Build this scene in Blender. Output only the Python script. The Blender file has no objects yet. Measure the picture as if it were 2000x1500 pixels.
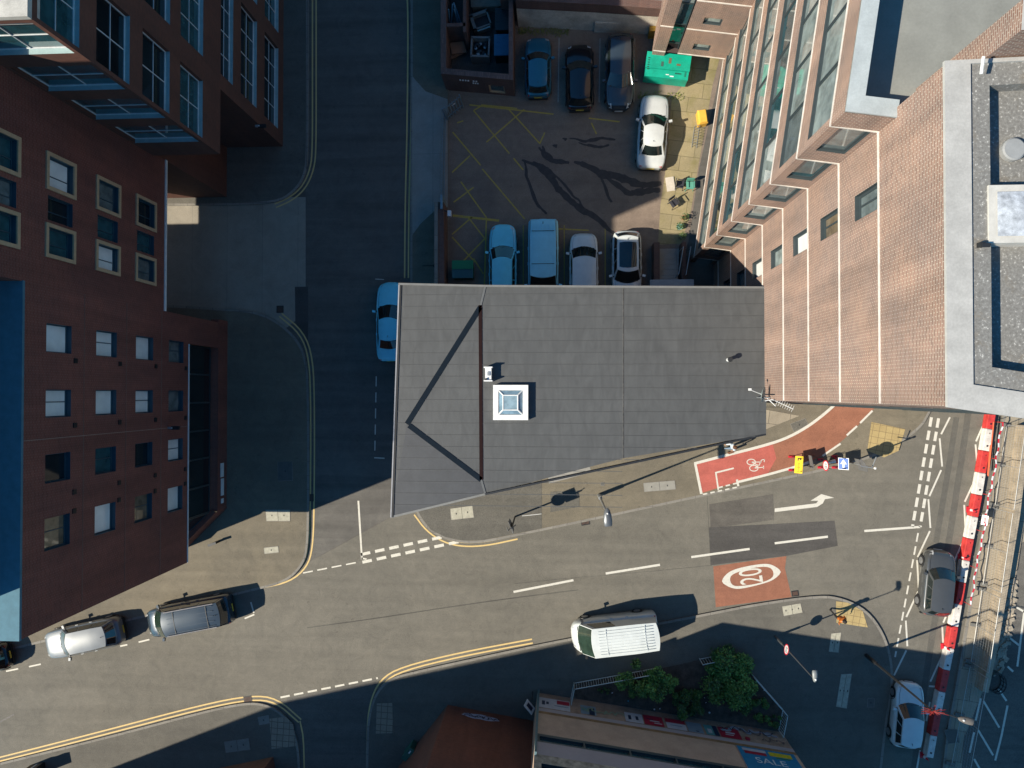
import bpy, math, random
from mathutils import Vector, Matrix
random.seed(7)
D = bpy.data
S = bpy.context.scene
COL = S.collection
# ------------------------------------------------------------------ camera
CAM_H = 44.0; FPX = 1333.0
_n = Vector(((1080-1000)/FPX, -(768-750)/FPX, -1.0)).normalized()
ROT = _n.rotation_difference(Vector((0, 0, -1))).to_matrix()
cam_d = D.cameras.new('camera'); cam = D.objects.new('camera', cam_d); COL.objects.link(cam)
cam_d.sensor_width = 36; cam_d.lens = FPX/2000*36; cam_d.clip_end = 2000; cam_d.clip_start = 0.5
cam.matrix_world = Matrix.Translation((0, 0, CAM_H)) @ ROT.to_4x4()
S.camera = cam
# ------------------------------------------------------------------ sky, sun, exposure
SUN_EL = math.radians(39.0); SUN_AZ = math.radians(22.0)      # shadows fall 22 deg north of east
w = D.worlds.new("World"); S.world = w; w.use_nodes = True
nt = w.node_tree; bg = nt.nodes['Background']
sky = nt.nodes.new('ShaderNodeTexSky'); sky.sky_type = 'NISHITA'; sky.sun_disc = False
sky.sun_elevation = SUN_EL; sky.air_density = 1.3; sky.dust_density = 0.4; sky.ozone_density = 2.5
to_sun = Vector((-math.cos(SUN_AZ)*math.cos(SUN_EL), -math.sin(SUN_AZ)*math.cos(SUN_EL), math.sin(SUN_EL)))
sky.sun_rotation = math.atan2(to_sun.x, to_sun.y)
tint = nt.nodes.new('ShaderNodeMix'); tint.data_type = 'RGBA'; tint.blend_type = 'MULTIPLY'; tint.inputs[0].default_value = 1.0
tint.inputs[7].default_value = (0.42, 1.10, 1.50, 1)      # clear deep blue afternoon sky
nt.links.new(sky.outputs[0], tint.inputs[6]); nt.links.new(tint.outputs[2], bg.inputs[0]); bg.inputs[1].default_value = 0.05
sd = D.lights.new('sun', 'SUN'); so = D.objects.new('sun', sd); COL.objects.link(so)
sd.energy = 4.6; sd.angle = math.radians(0.5); sd.color = (1.0, 0.91, 0.76)
so.rotation_euler = (-to_sun).to_track_quat('-Z', 'Y').to_euler(); so.location = (-60, -30, 60)
S.view_settings.view_transform = 'Standard'; S.view_settings.look = 'None'
S.view_settings.exposure = 0.75; S.view_settings.gamma = 1.0; S.view_settings.use_curve_mapping = False
S.render.resolution_x = 1024; S.render.resolution_y = 768

# ------------------------------------------------------------------ measuring helpers (photo pixel -> point on a plane of known height / facade)
def ray(px, py): return ROT @ Vector(((px-1000)/FPX, -(py-750)/FPX, -1.0))
def G(px, py, z=0.0):
    d = ray(px, py); t = (z-CAM_H)/d.z; return Vector((d.x*t, d.y*t, z))
def G2(px, py, z=0.0):
    p = G(px, py, z); return Vector((p.x, p.y))
def PTS(l, z=0.0): return [G2(a, b, z) for a, b in l]

# ------------------------------------------------------------------ materials
MATS = {}
def _nodes(name):
    m = D.materials.new(name); m.use_nodes = True; t = m.node_tree
    b = t.nodes['Principled BSDF']; return m, t, b
def col4(c): return (c[0], c[1], c[2], 1)
def _noise(t, scale, detail=4, rough=0.6, vec=None, dist=0.0):
    n = t.nodes.new('ShaderNodeTexNoise'); n.inputs['Scale'].default_value = scale; n.inputs['Detail'].default_value = detail
    n.inputs['Roughness'].default_value = rough; n.inputs['Distortion'].default_value = dist
    if vec: t.links.new(vec, n.inputs['Vector'])
    return n
def _ramp(t, src, stops):
    r = t.nodes.new('ShaderNodeValToRGB'); e = r.color_ramp.elements
    while len(e) < len(stops): e.new(0.5)
    for i, (p, c) in enumerate(stops): e[i].position = p; e[i].color = col4(c) if len(c) == 3 else c
    t.links.new(src, r.inputs[0]); return r
def _mix(t, a, b, fac, mode='MIX'):
    m = t.nodes.new('ShaderNodeMix'); m.data_type = 'RGBA'; m.blend_type = mode
    for i, v in ((6, a), (7, b)):
        if hasattr(v, 'links') or hasattr(v, 'is_linked'): t.links.new(v, m.inputs[i])
        else: m.inputs[i].default_value = col4(v)
    if hasattr(fac, 'is_linked'): t.links.new(fac, m.inputs[0])
    else: m.inputs[0].default_value = fac
    return m.outputs[2]
def _bump(t, b, src, s, d=0.01):
    n = t.nodes.new('ShaderNodeBump'); n.inputs['Strength'].default_value = s; n.inputs['Distance'].default_value = d
    t.links.new(src, n.inputs['Height']); t.links.new(n.outputs[0], b.inputs['Normal'])
def _pos(t): return t.nodes.new('ShaderNodeNewGeometry').outputs['Position']

def plain(name, c, rough=0.7, metal=0.0, var=0.12, scale=3.0, coat=0.0):
    if name in MATS: return MATS[name]
    m, t, b = _nodes(name); v = _pos(t)
    n = _noise(t, scale, 5, 0.65, v); n2 = _noise(t, scale*14, 2, 0.6, v)
    lo = [x*(1-var) for x in c]; hi = [min(1, x*(1+var)) for x in c]
    r = _ramp(t, n.outputs[0], [(0.3, lo), (0.7, hi)])
    c2 = _mix(t, r.outputs[0], [0.5+0.5*1.0]*3, 0.0)
    mm = _mix(t, r.outputs[0], _ramp(t, n2.outputs[0], [(0.3, (1-var,)*3), (0.7, (1.0,)*3)]).outputs[0], 0.8, 'MULTIPLY')
    t.links.new(mm, b.inputs['Base Color'])
    b.inputs['Roughness'].default_value = rough; b.inputs['Metallic'].default_value = metal
    if coat: b.inputs['Coat Weight'].default_value = coat; b.inputs['Coat Roughness'].default_value = 0.04
    MATS[name] = m; return m

def asphalt(name, c, c2=None, streak=0.3, speck=0.35, wheel=None, cracks=True):
    if name in MATS: return MATS[name]
    m, t, b = _nodes(name); v = _pos(t); c2 = c2 or [x*0.72 for x in c]
    big = _noise(t, 0.16, 6, 0.65, v, 0.6)
    base = _ramp(t, big.outputs[0], [(0.32, c2), (0.62, c)]).outputs[0]
    mid = _noise(t, 1.1, 6, 0.7, v, 1.2)
    base = _mix(t, base, _ramp(t, mid.outputs[0], [(0.3, (0.80, 0.80, 0.80)), (0.65, (1.06, 1.05, 1.03))]).outputs[0], 0.8, 'MULTIPLY')
    fine = _noise(t, 26, 2, 0.5, v)
    base = _mix(t, base, _ramp(t, fine.outputs[0], [(0.3, (1-speck,)*3), (0.7, (1+speck*0.55,)*3)]).outputs[0], 0.8, 'MULTIPLY')
    # stretched tyre / drainage streaks
    mp = t.nodes.new('ShaderNodeMapping'); t.links.new(v, mp.inputs[0])
    mp.inputs['Rotation'].default_value = (0, 0, math.radians(wheel if wheel is not None else 0)); mp.inputs['Scale'].default_value = (0.06, 1.3, 1)
    st = _noise(t, 1.0, 5, 0.6, mp.outputs[0], 0.3)
    base = _mix(t, base, _ramp(t, st.outputs[0], [(0.35, (1-streak,)*3), (0.6, (1.03,)*3)]).outputs[0], 0.7, 'MULTIPLY')
    if cracks:
        vo = t.nodes.new('ShaderNodeTexVoronoi'); vo.feature = 'DISTANCE_TO_EDGE'; vo.inputs['Scale'].default_value = 0.19
        wob = _noise(t, 1.4, 5, 0.7, v); ad = t.nodes.new('ShaderNodeVectorMath'); ad.operation = 'ADD'
        sc = t.nodes.new('ShaderNodeVectorMath'); sc.operation = 'SCALE'; sc.inputs['Scale'].default_value = 2.0
        t.links.new(wob.outputs['Color'], sc.inputs[0]); t.links.new(v, ad.inputs[0]); t.links.new(sc.outputs[0], ad.inputs[1]); t.links.new(ad.outputs[0], vo.inputs['Vector'])
        cr = _ramp(t, vo.outputs['Distance'], [(0.0, (0.80, 0.79, 0.77)), (0.006, (1, 1, 1))]).outputs[0]
        base = _mix(t, base, cr, 0.6, 'MULTIPLY')
    # small oil spots
    sp = _noise(t, 3.1, 2, 0.5, v); base = _mix(t, base, _ramp(t, sp.outputs[0], [(0.68, (1, 1, 1)), (0.76, (0.74, 0.73, 0.72))]).outputs[0], 0.7, 'MULTIPLY')
    t.links.new(base, b.inputs['Base Color']); b.inputs['Roughness'].default_value = 0.88
    b.inputs['Specular IOR Level'].default_value = 0.25
    _bump(t, b, fine.outputs[0], 0.35, 0.006)
    MATS[name] = m; return m

def brick(name, c1, c2, mortar, bw=0.225, bh=0.075, ms=0.011, stain=0.3, rough=0.85, soldier=False):
    if name in MATS: return MATS[name]
    m, t, b = _nodes(name); uv = t.nodes.new('ShaderNodeUVMap').outputs[0]; v = _pos(t)
    br = t.nodes.new('ShaderNodeTexBrick'); t.links.new(uv, br.inputs['Vector'])
    br.inputs['Scale'].default_value = 1.0; br.inputs['Brick Width'].default_value = bw; br.inputs['Row Height'].default_value = bh
    br.inputs['Mortar Size'].default_value = ms; br.inputs['Mortar Smooth'].default_value = 0.2
    br.inputs['Color1'].default_value = col4(c1); br.inputs['Color2'].default_value = col4(c2); br.inputs['Mortar'].default_value = col4(mortar)
    mp = t.nodes.new('ShaderNodeMapping'); t.links.new(uv, mp.inputs[0]); mp.inputs['Scale'].default_value = (0.9, 0.12, 1)
    st = _noise(t, 1.0, 6, 0.65, mp.outputs[0], 0.4)
    c = _mix(t, br.outputs[0], _ramp(t, st.outputs[0], [(0.3, (1-stain,)*3), (0.68, (1.12, 1.08, 1.05))]).outputs[0], 0.85, 'MULTIPLY')
    n2 = _noise(t, 0.5, 5, 0.6, v)
    c = _mix(t, c, _ramp(t, n2.outputs[0], [(0.35, (0.86, 0.88, 0.9)), (0.65, (1.1, 1.03, 0.96))]).outputs[0], 0.8, 'MULTIPLY')
    t.links.new(c, b.inputs['Base Color']); b.inputs['Roughness'].default_value = rough; b.inputs['Specular IOR Level'].default_value = 0.3
    _bump(t, b, br.outputs['Fac'], -0.3, 0.008)
    MATS[name] = m; return m

def slabs(name, c, c2, joint, w=0.6, h=0.6, ms=0.012, off=0.5, moss=None, rot=0.0):
    if name in MATS: return MATS[name]
    m, t, b = _nodes(name); v = _pos(t)
    mp = t.nodes.new('ShaderNodeMapping'); t.links.new(v, mp.inputs[0]); mp.inputs['Rotation'].default_value = (0, 0, math.radians(rot))
    br = t.nodes.new('ShaderNodeTexBrick'); t.links.new(mp.outputs[0], br.inputs['Vector']); br.offset = off
    br.inputs['Scale'].default_value = 1.0; br.inputs['Brick Width'].default_value = w; br.inputs['Row Height'].default_value = h
    br.inputs['Mortar Size'].default_value = ms; br.inputs['Color1'].default_value = col4(c); br.inputs['Color2'].default_value = col4(c2); br.inputs['Mortar'].default_value = col4(joint)
    n = _noise(t, 0.8, 6, 0.7, v, 0.5)
    cc = _mix(t, br.outputs[0], _ramp(t, n.outputs[0], [(0.3, (0.78,)*3), (0.68, (1.08,)*3)]).outputs[0], 0.9, 'MULTIPLY')
    f = _noise(t, 22, 2, 0.5, v)
    cc = _mix(t, cc, _ramp(t, f.outputs[0], [(0.3, (0.8,)*3), (0.7, (1.12,)*3)]).outputs[0], 0.7, 'MULTIPLY')
    if moss:
        ms_ = _noise(t, 0.6, 6, 0.7, v, 1.0)
        fac = _ramp(t, ms_.outputs[0], [(0.48, (0, 0, 0)), (0.7, (0.75,)*3)]).outputs[0]
        cc = _mix(t, cc, moss, fac)
    t.links.new(cc, b.inputs['Base Color']); b.inputs['Roughness'].default_value = 0.9
    _bump(t, b, br.outputs['Fac'], -0.3, 0.01)
    MATS[name] = m; return m

def paint_mark(name, c, wear=0.5):
    """road paint, worn through to the tarmac in places"""
    if name in MATS: return MATS[name]
    m, t, b = _nodes(name); v = _pos(t)
    n = _noise(t, 7.0, 6, 0.8, v, 0.3); n2 = _noise(t, 40, 2, 0.5, v)
    fac = _ramp(t, n.outputs[0], [(0.30, (wear,)*3), (0.48, (0.0,)*3)]).outputs[0]
    c0 = _mix(t, [x*0.8 for x in c], c, n2.outputs[0])
    cc = _mix(t, c0, (0.16, 0.155, 0.14), fac)
    t.links.new(cc, b.inputs['Base Color']); b.inputs['Roughness'].default_value = 0.75
    MATS[name] = m; return m

def carpaint(name, c, metal=0.0, rough=0.28):
    if name in MATS: return MATS[name]
    m, t, b = _nodes(name); v = _pos(t)
    n = _noise(t, 2.2, 5, 0.65, v)
    cc = _ramp(t, n.outputs[0], [(0.3, [x*0.88 for x in c]), (0.7, c)]).outputs[0]
    t.links.new(cc, b.inputs['Base Color']); b.inputs['Metallic'].default_value = metal
    b.inputs['Roughness'].default_value = rough; b.inputs['Coat Weight'].default_value = 0.85; b.inputs['Coat Roughness'].default_value = 0.05
    MATS[name] = m; return m

def glass(name, c, rough=0.05, spec=0.6, var=0.55):
    if name in MATS: return MATS[name]
    m, t, b = _nodes(name); v = _pos(t)
    n = _noise(t, 1.7, 3, 0.6, v)
    cc = _ramp(t, n.outputs[0], [(0.35, [x*var for x in c]), (0.65, c)]).outputs[0]
    t.links.new(cc, b.inputs['Base Color']); b.inputs['Roughness'].default_value = rough
    b.inputs['Specular IOR Level'].default_value = spec; b.inputs['Coat Weight'].default_value = 0.6; b.inputs['Coat Roughness'].default_value = 0.02
    MATS[name] = m; return m

# ------------------------------------------------------------------ objects
def tag(o, label=None, cat=None, group=None, kind=None):
    if label: o['label'] = label
    if cat: o['category'] = cat
    if group: o['group'] = group
    if kind: o['kind'] = kind
    return o
def empty(name, loc=(0, 0, 0), rz=0.0, label=None, cat=None, group=None, kind=None):
    o = D.objects.new(name, None); COL.objects.link(o); o.location = loc; o.rotation_euler = (0, 0, rz); o.empty_display_size = 0.3
    return tag(o, label, cat, group, kind)

class MB:
    def __init__(s): s.v = []; s.f = []; s.m = []; s.uv = []; s.mats = []; s.sm = []
    def mi(s, mat):
        if mat not in s.mats: s.mats.append(mat)
        return s.mats.index(mat)
    def face(s, pts, mat, uv=None, smooth=False):
        i = len(s.v); s.v += [tuple(p) for p in pts]; s.f.append(tuple(range(i, i+len(pts)))); s.m.append(s.mi(mat)); s.sm.append(smooth)
        s.uv += uv if uv else [(p[0], p[1]) for p in pts]
    def prism(s, poly, z0, z1, mat, side=None, bottom=False, top=True):
        n = len(poly); a = sum(poly[i][0]*poly[(i+1) % n][1]-poly[(i+1) % n][0]*poly[i][1] for i in range(n))
        if a < 0: poly = poly[::-1]
        if top: s.face([(p[0], p[1], z1) for p in poly], mat)
        if bottom: s.face([(p[0], p[1], z0) for p in poly[::-1]], mat)
        sd_ = side or mat; u = 0
        for i in range(n):
            p, q = poly[i], poly[(i+1) % n]; L = math.hypot(q[0]-p[0], q[1]-p[1])
            s.face([(p[0], p[1], z0), (q[0], q[1], z0), (q[0], q[1], z1), (p[0], p[1], z1)], sd_, [(u, z0), (u+L, z0), (u+L, z1), (u, z1)]); u += L
    def box(s, c, d, mat, rz=0.0, M=None):
        x, y, z = d[0]/2, d[1]/2, d[2]/2; cs, sn = math.cos(rz), math.sin(rz)
        P = []
        for dz in (-z, z):
            for dx, dy in ((-x, -y), (x, -y), (x, y), (-x, y)):
                P.append(Vector((c[0]+dx*cs-dy*sn, c[1]+dx*sn+dy*cs, c[2]+dz)))
        if M: P = [M @ p for p in P]
        for f in ((0, 3, 2, 1), (4, 5, 6, 7), (0, 1, 5, 4), (1, 2, 6, 5), (2, 3, 7, 6), (3, 0, 4, 7)):
            q = [P[i] for i in f]; L = (q[1]-q[0]).length; W_ = (q[2]-q[1]).length
            s.face(q, mat, [(0, 0), (L, 0), (L, W_), (0, W_)])
    def tube(s, a, b, r, mat, r2=None, n=8, cap=True):
        a = Vector(a); b = Vector(b); r2 = r if r2 is None else r2; d = (b-a).normalized()
        u = d.orthogonal().normalized(); w_ = d.cross(u)
        A = [a+(u*math.cos(k*2*math.pi/n)+w_*math.sin(k*2*math.pi/n))*r for k in range(n)]
        B = [b+(u*math.cos(k*2*math.pi/n)+w_*math.sin(k*2*math.pi/n))*r2 for k in range(n)]
        for k in range(n): s.face([A[k], A[(k+1) % n], B[(k+1) % n], B[k]], mat, smooth=True)
        if cap: s.face(A[::-1], mat); s.face(B, mat)
    def lathe(s, c, prof, mat, n=16):
        for i in range(len(prof)-1):
            (r0, z0), (r1, z1) = prof[i], prof[i+1]
            for k in range(n):
                a0, a1 = k*2*math.pi/n, (k+1)*2*math.pi/n
                q = [(c[0]+r0*math.cos(a0), c[1]+r0*math.sin(a0), c[2]+z0), (c[0]+r0*math.cos(a1), c[1]+r0*math.sin(a1), c[2]+z0),
                     (c[0]+r1*math.cos(a1), c[1]+r1*math.sin(a1), c[2]+z1), (c[0]+r1*math.cos(a0), c[1]+r1*math.sin(a0), c[2]+z1)]
                if r0 < 1e-5: q = q[1:]
                elif r1 < 1e-5: q = q[:3]
                s.face(q, mat, smooth=True)
    def grid(s, rows, mat, smooth=True):
        i = len(s.v); n = len(rows[0])
        for r in rows: s.v += [tuple(p) for p in r]
        for a in range(len(rows)-1):
            for b in range(n-1):
                f = (i+a*n+b, i+a*n+b+1, i+(a+1)*n+b+1, i+(a+1)*n+b); s.f.append(f); s.m.append(s.mi(mat)); s.sm.append(smooth)
                s.uv += [(s.v[k][0], s.v[k][1]) for k in f]
    def wall(s, A, B, z0, z1, mat, holes=(), depth=0.0, rev=None, sill=None):
        """vertical wall from A to B; outward side is on the right of A->B"""
        A = Vector(A[:2]); B = Vector(B[:2]); L = (B-A).length; d = (B-A)/L; nrm = Vector((d.y, -d.x))
        us = sorted({0.0, L} | {min(max(h[k], 0), L) for h in holes for k in (0, 1)})
        vs = sorted({z0, z1} | {min(max(h[k], z0), z1) for h in holes for k in (2, 3)})
        def pt(u, z, o=0.0): q = A+d*u-nrm*o; return (q.x, q.y, z)
        for a in range(len(us)-1):
            for b in range(len(vs)-1):
                u0, u1, v0, v1 = us[a], us[a+1], vs[b], vs[b+1]; cu, cv = (u0+u1)/2, (v0+v1)/2
                if u1-u0 < 1e-4 or v1-v0 < 1e-4: continue
                if any(h[0] < cu < h[1] and h[2] < cv < h[3] for h in holes): continue
                s.face([pt(u0, v0), pt(u1, v0), pt(u1, v1), pt(u0, v1)], mat, [(u0, v0), (u1, v0), (u1, v1), (u0, v1)])
        rv = rev or mat
        if depth:
            for h in holes:
                u0, u1, v0, v1 = h[:4]
                s.face([pt(u0, v0), pt(u0, v0, depth), pt(u1, v0, depth), pt(u1, v0)], sill or rv)
                s.face([pt(u0, v1), pt(u1, v1), pt(u1, v1, depth), pt(u0, v1, depth)], rv)
                s.face([pt(u0, v0), pt(u0, v1), pt(u0, v1, depth), pt(u0, v0, depth)], rv)
                s.face([pt(u1, v0), pt(u1, v0, depth), pt(u1, v1, depth), pt(u1, v1)], rv)
    def build(s, name, parent=None, smooth=False, merge=False, **kw):
        me = D.meshes.new(name); me.from_pydata(s.v, [], s.f)
        for m in s.mats: me.materials.append(m)
        me.polygons.foreach_set('material_index', s.m)
        me.polygons.foreach_set('use_smooth', [smooth or x for x in s.sm])
        ul = me.uv_layers.new(name='UVMap'); flat = [c for uv in s.uv for c in uv]
        ul.data.foreach_set('uv', flat); me.update()
        o = D.objects.new(name, me); COL.objects.link(o)
        if parent: o.parent = parent
        return tag(o, **kw)

def chaikin(p, n=2, closed=False):
    p = [Vector(q) for q in p]
    for _ in range(n):
        q = [p[0]] if not closed else []
        rng = range(len(p)-1) if not closed else range(len(p))
        for i in rng:
            a, b = p[i], p[(i+1) % len(p)]; q += [a*0.75+b*0.25, a*0.25+b*0.75]
        if not closed: q.append(p[-1])
        p = q
    return p
def offset(p, d):
    """polyline offset to the left (positive) of its direction"""
    o = []
    for i in range(len(p)):
        a = p[max(i-1, 0)]; b = p[min(i+1, len(p)-1)]; t = (b-a); t = t.normalized() if t.length > 1e-6 else Vector((1, 0))
        o.append(p[i]+Vector((-t.y, t.x))*d)
    return o
def ribbon(mb, p, wd, z, mat, off=0.0, h=0.0):
    a = offset(p, off+wd/2); b = offset(p, off-wd/2)
    for i in range(len(p)-1):
        mb.face([(b[i].x, b[i].y, z), (b[i+1].x, b[i+1].y, z), (a[i+1].x, a[i+1].y, z), (a[i].x, a[i].y, z)], mat)
        if h:
            for e in (a, b): mb.face([(e[i].x, e[i].y, z), (e[i+1].x, e[i+1].y, z), (e[i+1].x, e[i+1].y, z-h), (e[i].x, e[i].y, z-h)], mat)
def dashes(mb, A, B, n, fill, wd, z, mat, jit=0.0):
    A = Vector(A); B = Vector(B); d = (B-A)/n
    for k in range(n): ribbon(mb, [A+d*k, A+d*(k+fill)], wd, z, mat)
def textmesh(txt, size, mat, M, name, parent, depth=0.004, align='CENTER', **kw):
    cu = D.curves.new(name, 'FONT'); cu.body = txt; cu.size = size; cu.extrude = depth/2; cu.align_x = align; cu.align_y = 'CENTER'
    tmp = D.objects.new(name, cu); COL.objects.link(tmp); dg = bpy.context.evaluated_depsgraph_get(); me = D.meshes.new_from_object(tmp.evaluated_get(dg))
    D.objects.remove(tmp); me.transform(M); me.materials.clear(); me.materials.append(mat)
    o = D.objects.new(name, me); COL.objects.link(o)
    if parent: o.parent = parent
    return tag(o, **kw)
def copy_tree(o, parent=None):
    kids = [c for c in D.objects if c.parent == o]
    c = o.copy(); COL.objects.link(c); c.parent = parent
    for k in kids: copy_tree(k, c)
    return c

# ------------------------------------------------------------------ shared materials
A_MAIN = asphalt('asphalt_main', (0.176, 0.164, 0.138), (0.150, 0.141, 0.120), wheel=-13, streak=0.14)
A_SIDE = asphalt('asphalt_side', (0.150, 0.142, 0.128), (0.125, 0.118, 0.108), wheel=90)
A_PATCH = asphalt('asphalt_patch', (0.095, 0.09, 0.085), (0.085, 0.08, 0.075), wheel=-8, cracks=False)
A_PAVE = asphalt('footway_tarmac', (0.20, 0.175, 0.13), (0.155, 0.138, 0.108), wheel=-12, streak=0.15)
A_PAVE2 = asphalt('footway_tarmac_grey', (0.145, 0.137, 0.118), (0.12, 0.114, 0.10), wheel=-12, streak=0.15)
A_YARD = asphalt('yard_tarmac', (0.255, 0.20, 0.158), (0.195, 0.152, 0.125), wheel=40, streak=0.2)
A_GROUND = asphalt('ground_tarmac', (0.14, 0.13, 0.115), (0.11, 0.1, 0.09))
CONC = slabs('concrete_apron', (0.30, 0.27, 0.22), (0.27, 0.245, 0.20), (0.19, 0.175, 0.15), 2.4, 40, 0.012, 0)
CONC_L = slabs('concrete_drive', (0.30, 0.29, 0.26), (0.28, 0.27, 0.25), (0.2, 0.19, 0.18), 2.6, 5.2, 0.015, 0)
YELLOW_SLAB = slabs('mossy_paving', (0.32, 0.262, 0.145), (0.27, 0.225, 0.13), (0.13, 0.11, 0.06), 1.7, 0.95, 0.016, 0.5, moss=(0.17, 0.15, 0.045), rot=8)
SITE_SLAB = slabs('site_paving', (0.34, 0.29, 0.215), (0.29, 0.25, 0.19), (0.15, 0.13, 0.1), 1.3, 1.9, 0.02, 0.5, rot=8)
TACT = slabs('tactile_buff', (0.42, 0.32, 0.145), (0.38, 0.285, 0.13), (0.24, 0.18, 0.09), 0.4, 0.4, 0.018, 0, rot=10)
TACT2 = slabs('tactile_pale', (0.30, 0.25, 0.19), (0.27, 0.225, 0.17), (0.12, 0.1, 0.08), 0.4, 0.4, 0.02, 0, rot=3)
KERB = slabs('kerb_stone', (0.24, 0.225, 0.195), (0.21, 0.195, 0.17), (0.12, 0.11, 0.1), 0.9, 0.9, 0.014, 0)
REDLANE = asphalt('red_surfacing', (0.31, 0.135, 0.085), (0.27, 0.12, 0.08), streak=0.18, speck=0.25, cracks=False)
REDLANE2 = asphalt('red_surfacing_bright', (0.46, 0.125, 0.10), (0.42, 0.115, 0.09), streak=0.15, speck=0.2, cracks=False)
WHITE_M = paint_mark('white_road_paint', (0.66, 0.63, 0.54), 0.55)
WHITE_M2 = paint_mark('white_road_paint_fresh', (0.64, 0.615, 0.54), 0.4)
YEL_M = paint_mark('yellow_road_paint', (0.68, 0.49, 0.20), 0.35)
YEL_O = paint_mark('yellow_road_paint_old', (0.50, 0.36, 0.06), 1.0)
STEEL = plain('galvanised_steel', (0.36, 0.38, 0.39), 0.45, 0.6)
DARKM = plain('dark_metal', (0.025, 0.027, 0.03), 0.5, 0.2)
WHITEM = plain('white_metal', (0.72, 0.72, 0.70), 0.5)
BLACK = plain('black_rubber', (0.012, 0.012, 0.013), 0.6)
FRAME_BLUE = plain('window_frame_blue', (0.035, 0.075, 0.10), 0.45, 0.1, 0.08)
FRAME_GREY = plain('window_frame_grey', (0.045, 0.06, 0.065), 0.45, 0.1, 0.08)
FRAME_WHITE = plain('window_frame_white', (0.62, 0.64, 0.64), 0.5)
G_DARK = glass('glass_dark', (0.012, 0.018, 0.022)); G_TEAL = glass('glass_teal', (0.03, 0.10, 0.12))
G_BLIND = glass('glass_with_blind', (0.84, 0.87, 0.84), var=0.9); G_PALE = glass('glass_pale_interior', (0.34, 0.40, 0.38))
G_WARM = glass('glass_warm_interior', (0.22, 0.17, 0.11)); G_GREY = glass('glass_grey_interior', (0.17, 0.21, 0.21))
BR_DARK = brick('brick_dark_red', (0.205, 0.066, 0.050), (0.15, 0.05, 0.04), (0.24, 0.125, 0.10), stain=0.34)
BR_TOWER = brick('brick_buff_pink', (0.285, 0.168, 0.13), (0.19, 0.112, 0.09), (0.46, 0.40, 0.34), bw=0.215, ms=0.011, stain=0.36)
BR_RED = brick('brick_red', (0.235, 0.085, 0.055), (0.18, 0.066, 0.045), (0.16, 0.1, 0.08), stain=0.3)
BR_OLD = brick('brick_old_brown', (0.16, 0.085, 0.07), (0.12, 0.065, 0.055), (0.14, 0.12, 0.11), stain=0.4)
STRING = plain('white_string_course', (0.66, 0.62, 0.56), 0.7, 0, 0.2, 2)
# ================================================================== GROUND, ROADS, FOOTWAYS
def sheet(name, px, z, mat, parent=None, **kw):
    mb = MB(); mb.face([(p.x, p.y, z) for p in PTS(px)], mat)
    me = mb
    # keep faces pointing up
    n = len(mb.v); a = sum(mb.v[i][0]*mb.v[(i+1) % n][1]-mb.v[(i+1) % n][0]*mb.v[i][1] for i in range(n))
    if a < 0: mb.v = mb.v[::-1]; mb.uv = mb.uv[::-1]
    return mb.build(name, parent, **kw)
mb = MB(); mb.face([(-400, -400, 0), (400, -400, 0), (400, 400, 0), (-400, 400, 0)], A_GROUND)
ground = mb.build('ground', kind='structure')
main_road = sheet('main_road', [(-300, 1330), (0, 1260), (500, 1140), (600, 1100), (800, 990), (1470, 940), (1760, 860), (1840, 700), (1960, 300), (2100, 300), (2060, 700), (1960, 830), (1830, 1540), (1700, 1620),
    (1700, 1400), (1690, 1260), (1600, 1200), (1400, 1240), (1100, 1270), (720, 1350), (480, 1385), (0, 1505), (-300, 1580)], 0.004, A_MAIN, kind='structure')
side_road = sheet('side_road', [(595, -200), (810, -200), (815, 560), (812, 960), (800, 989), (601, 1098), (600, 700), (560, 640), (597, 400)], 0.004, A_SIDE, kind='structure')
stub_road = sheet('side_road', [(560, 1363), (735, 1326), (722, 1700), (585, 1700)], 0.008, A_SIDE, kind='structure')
passage = sheet('passage_yard', [(100, 385), (597, 385), (597, 610), (560, 640), (100, 640)], 0.006, CONC, kind='structure')
car_park = sheet('car_park', [(872, -60), (1460, -60), (1405, 150), (1365, 330), (1345, 470), (1300, 600), (872, 600)], 0.006, A_YARD, kind='structure')
yard_pave = sheet('yard_paving', [(1312, 192), (1340, 160), (1345, 60), (1420, 60), (1392, 165), (1363, 330), (1348, 420), (1330, 476), (1285, 478), (1290, 400), (1300, 330)], 0.012, YELLOW_SLAB, kind='structure')
site_road = sheet('site_road', [(1992, 1060), (1960, 1250), (1925, 1330), (1880, 1440), (1868, 1640), (2300, 1640), (2300, 900)], 0.13, A_SIDE, kind='structure')

def pavement(name, kerb, rest, mat, nk=2, kerb_w=0.15):
    k = chaikin(PTS(kerb), nk); poly = k+PTS(rest); mb = MB()
    mb.prism(poly, -0.05, 0.12, mat, KERB)
    o = mb.build(name, kind='structure')
    kb = MB(); a = sum(poly[i][0]*poly[(i+1) % len(poly)][1]-poly[(i+1) % len(poly)][0]*poly[i][1] for i in range(len(poly)))
    sgn = 1 if a > 0 else -1
    ribbon(kb, k, kerb_w, 0.126, KERB, off=sgn*kerb_w*0.42)
    # thin outer face of the kerb, proud of the slab
    e = offset(k, sgn*kerb_w*0.42-sgn*kerb_w*0.5)
    for i in range(len(e)-1): kb.face([(e[i].x, e[i].y, 0), (e[i+1].x, e[i+1].y, 0), (e[i+1].x, e[i+1].y, 0.126), (e[i].x, e[i].y, 0.126)], KERB)
    kb.build('kerb', o)
    return o
pv_nw = pavement('pavement', [(603, -200), (603, 150), (603, 300), (598, 345), (575, 378), (540, 398), (440, 402), (200, 402)], [(200, 100), (500, -200)], A_PAVE2)
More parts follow.
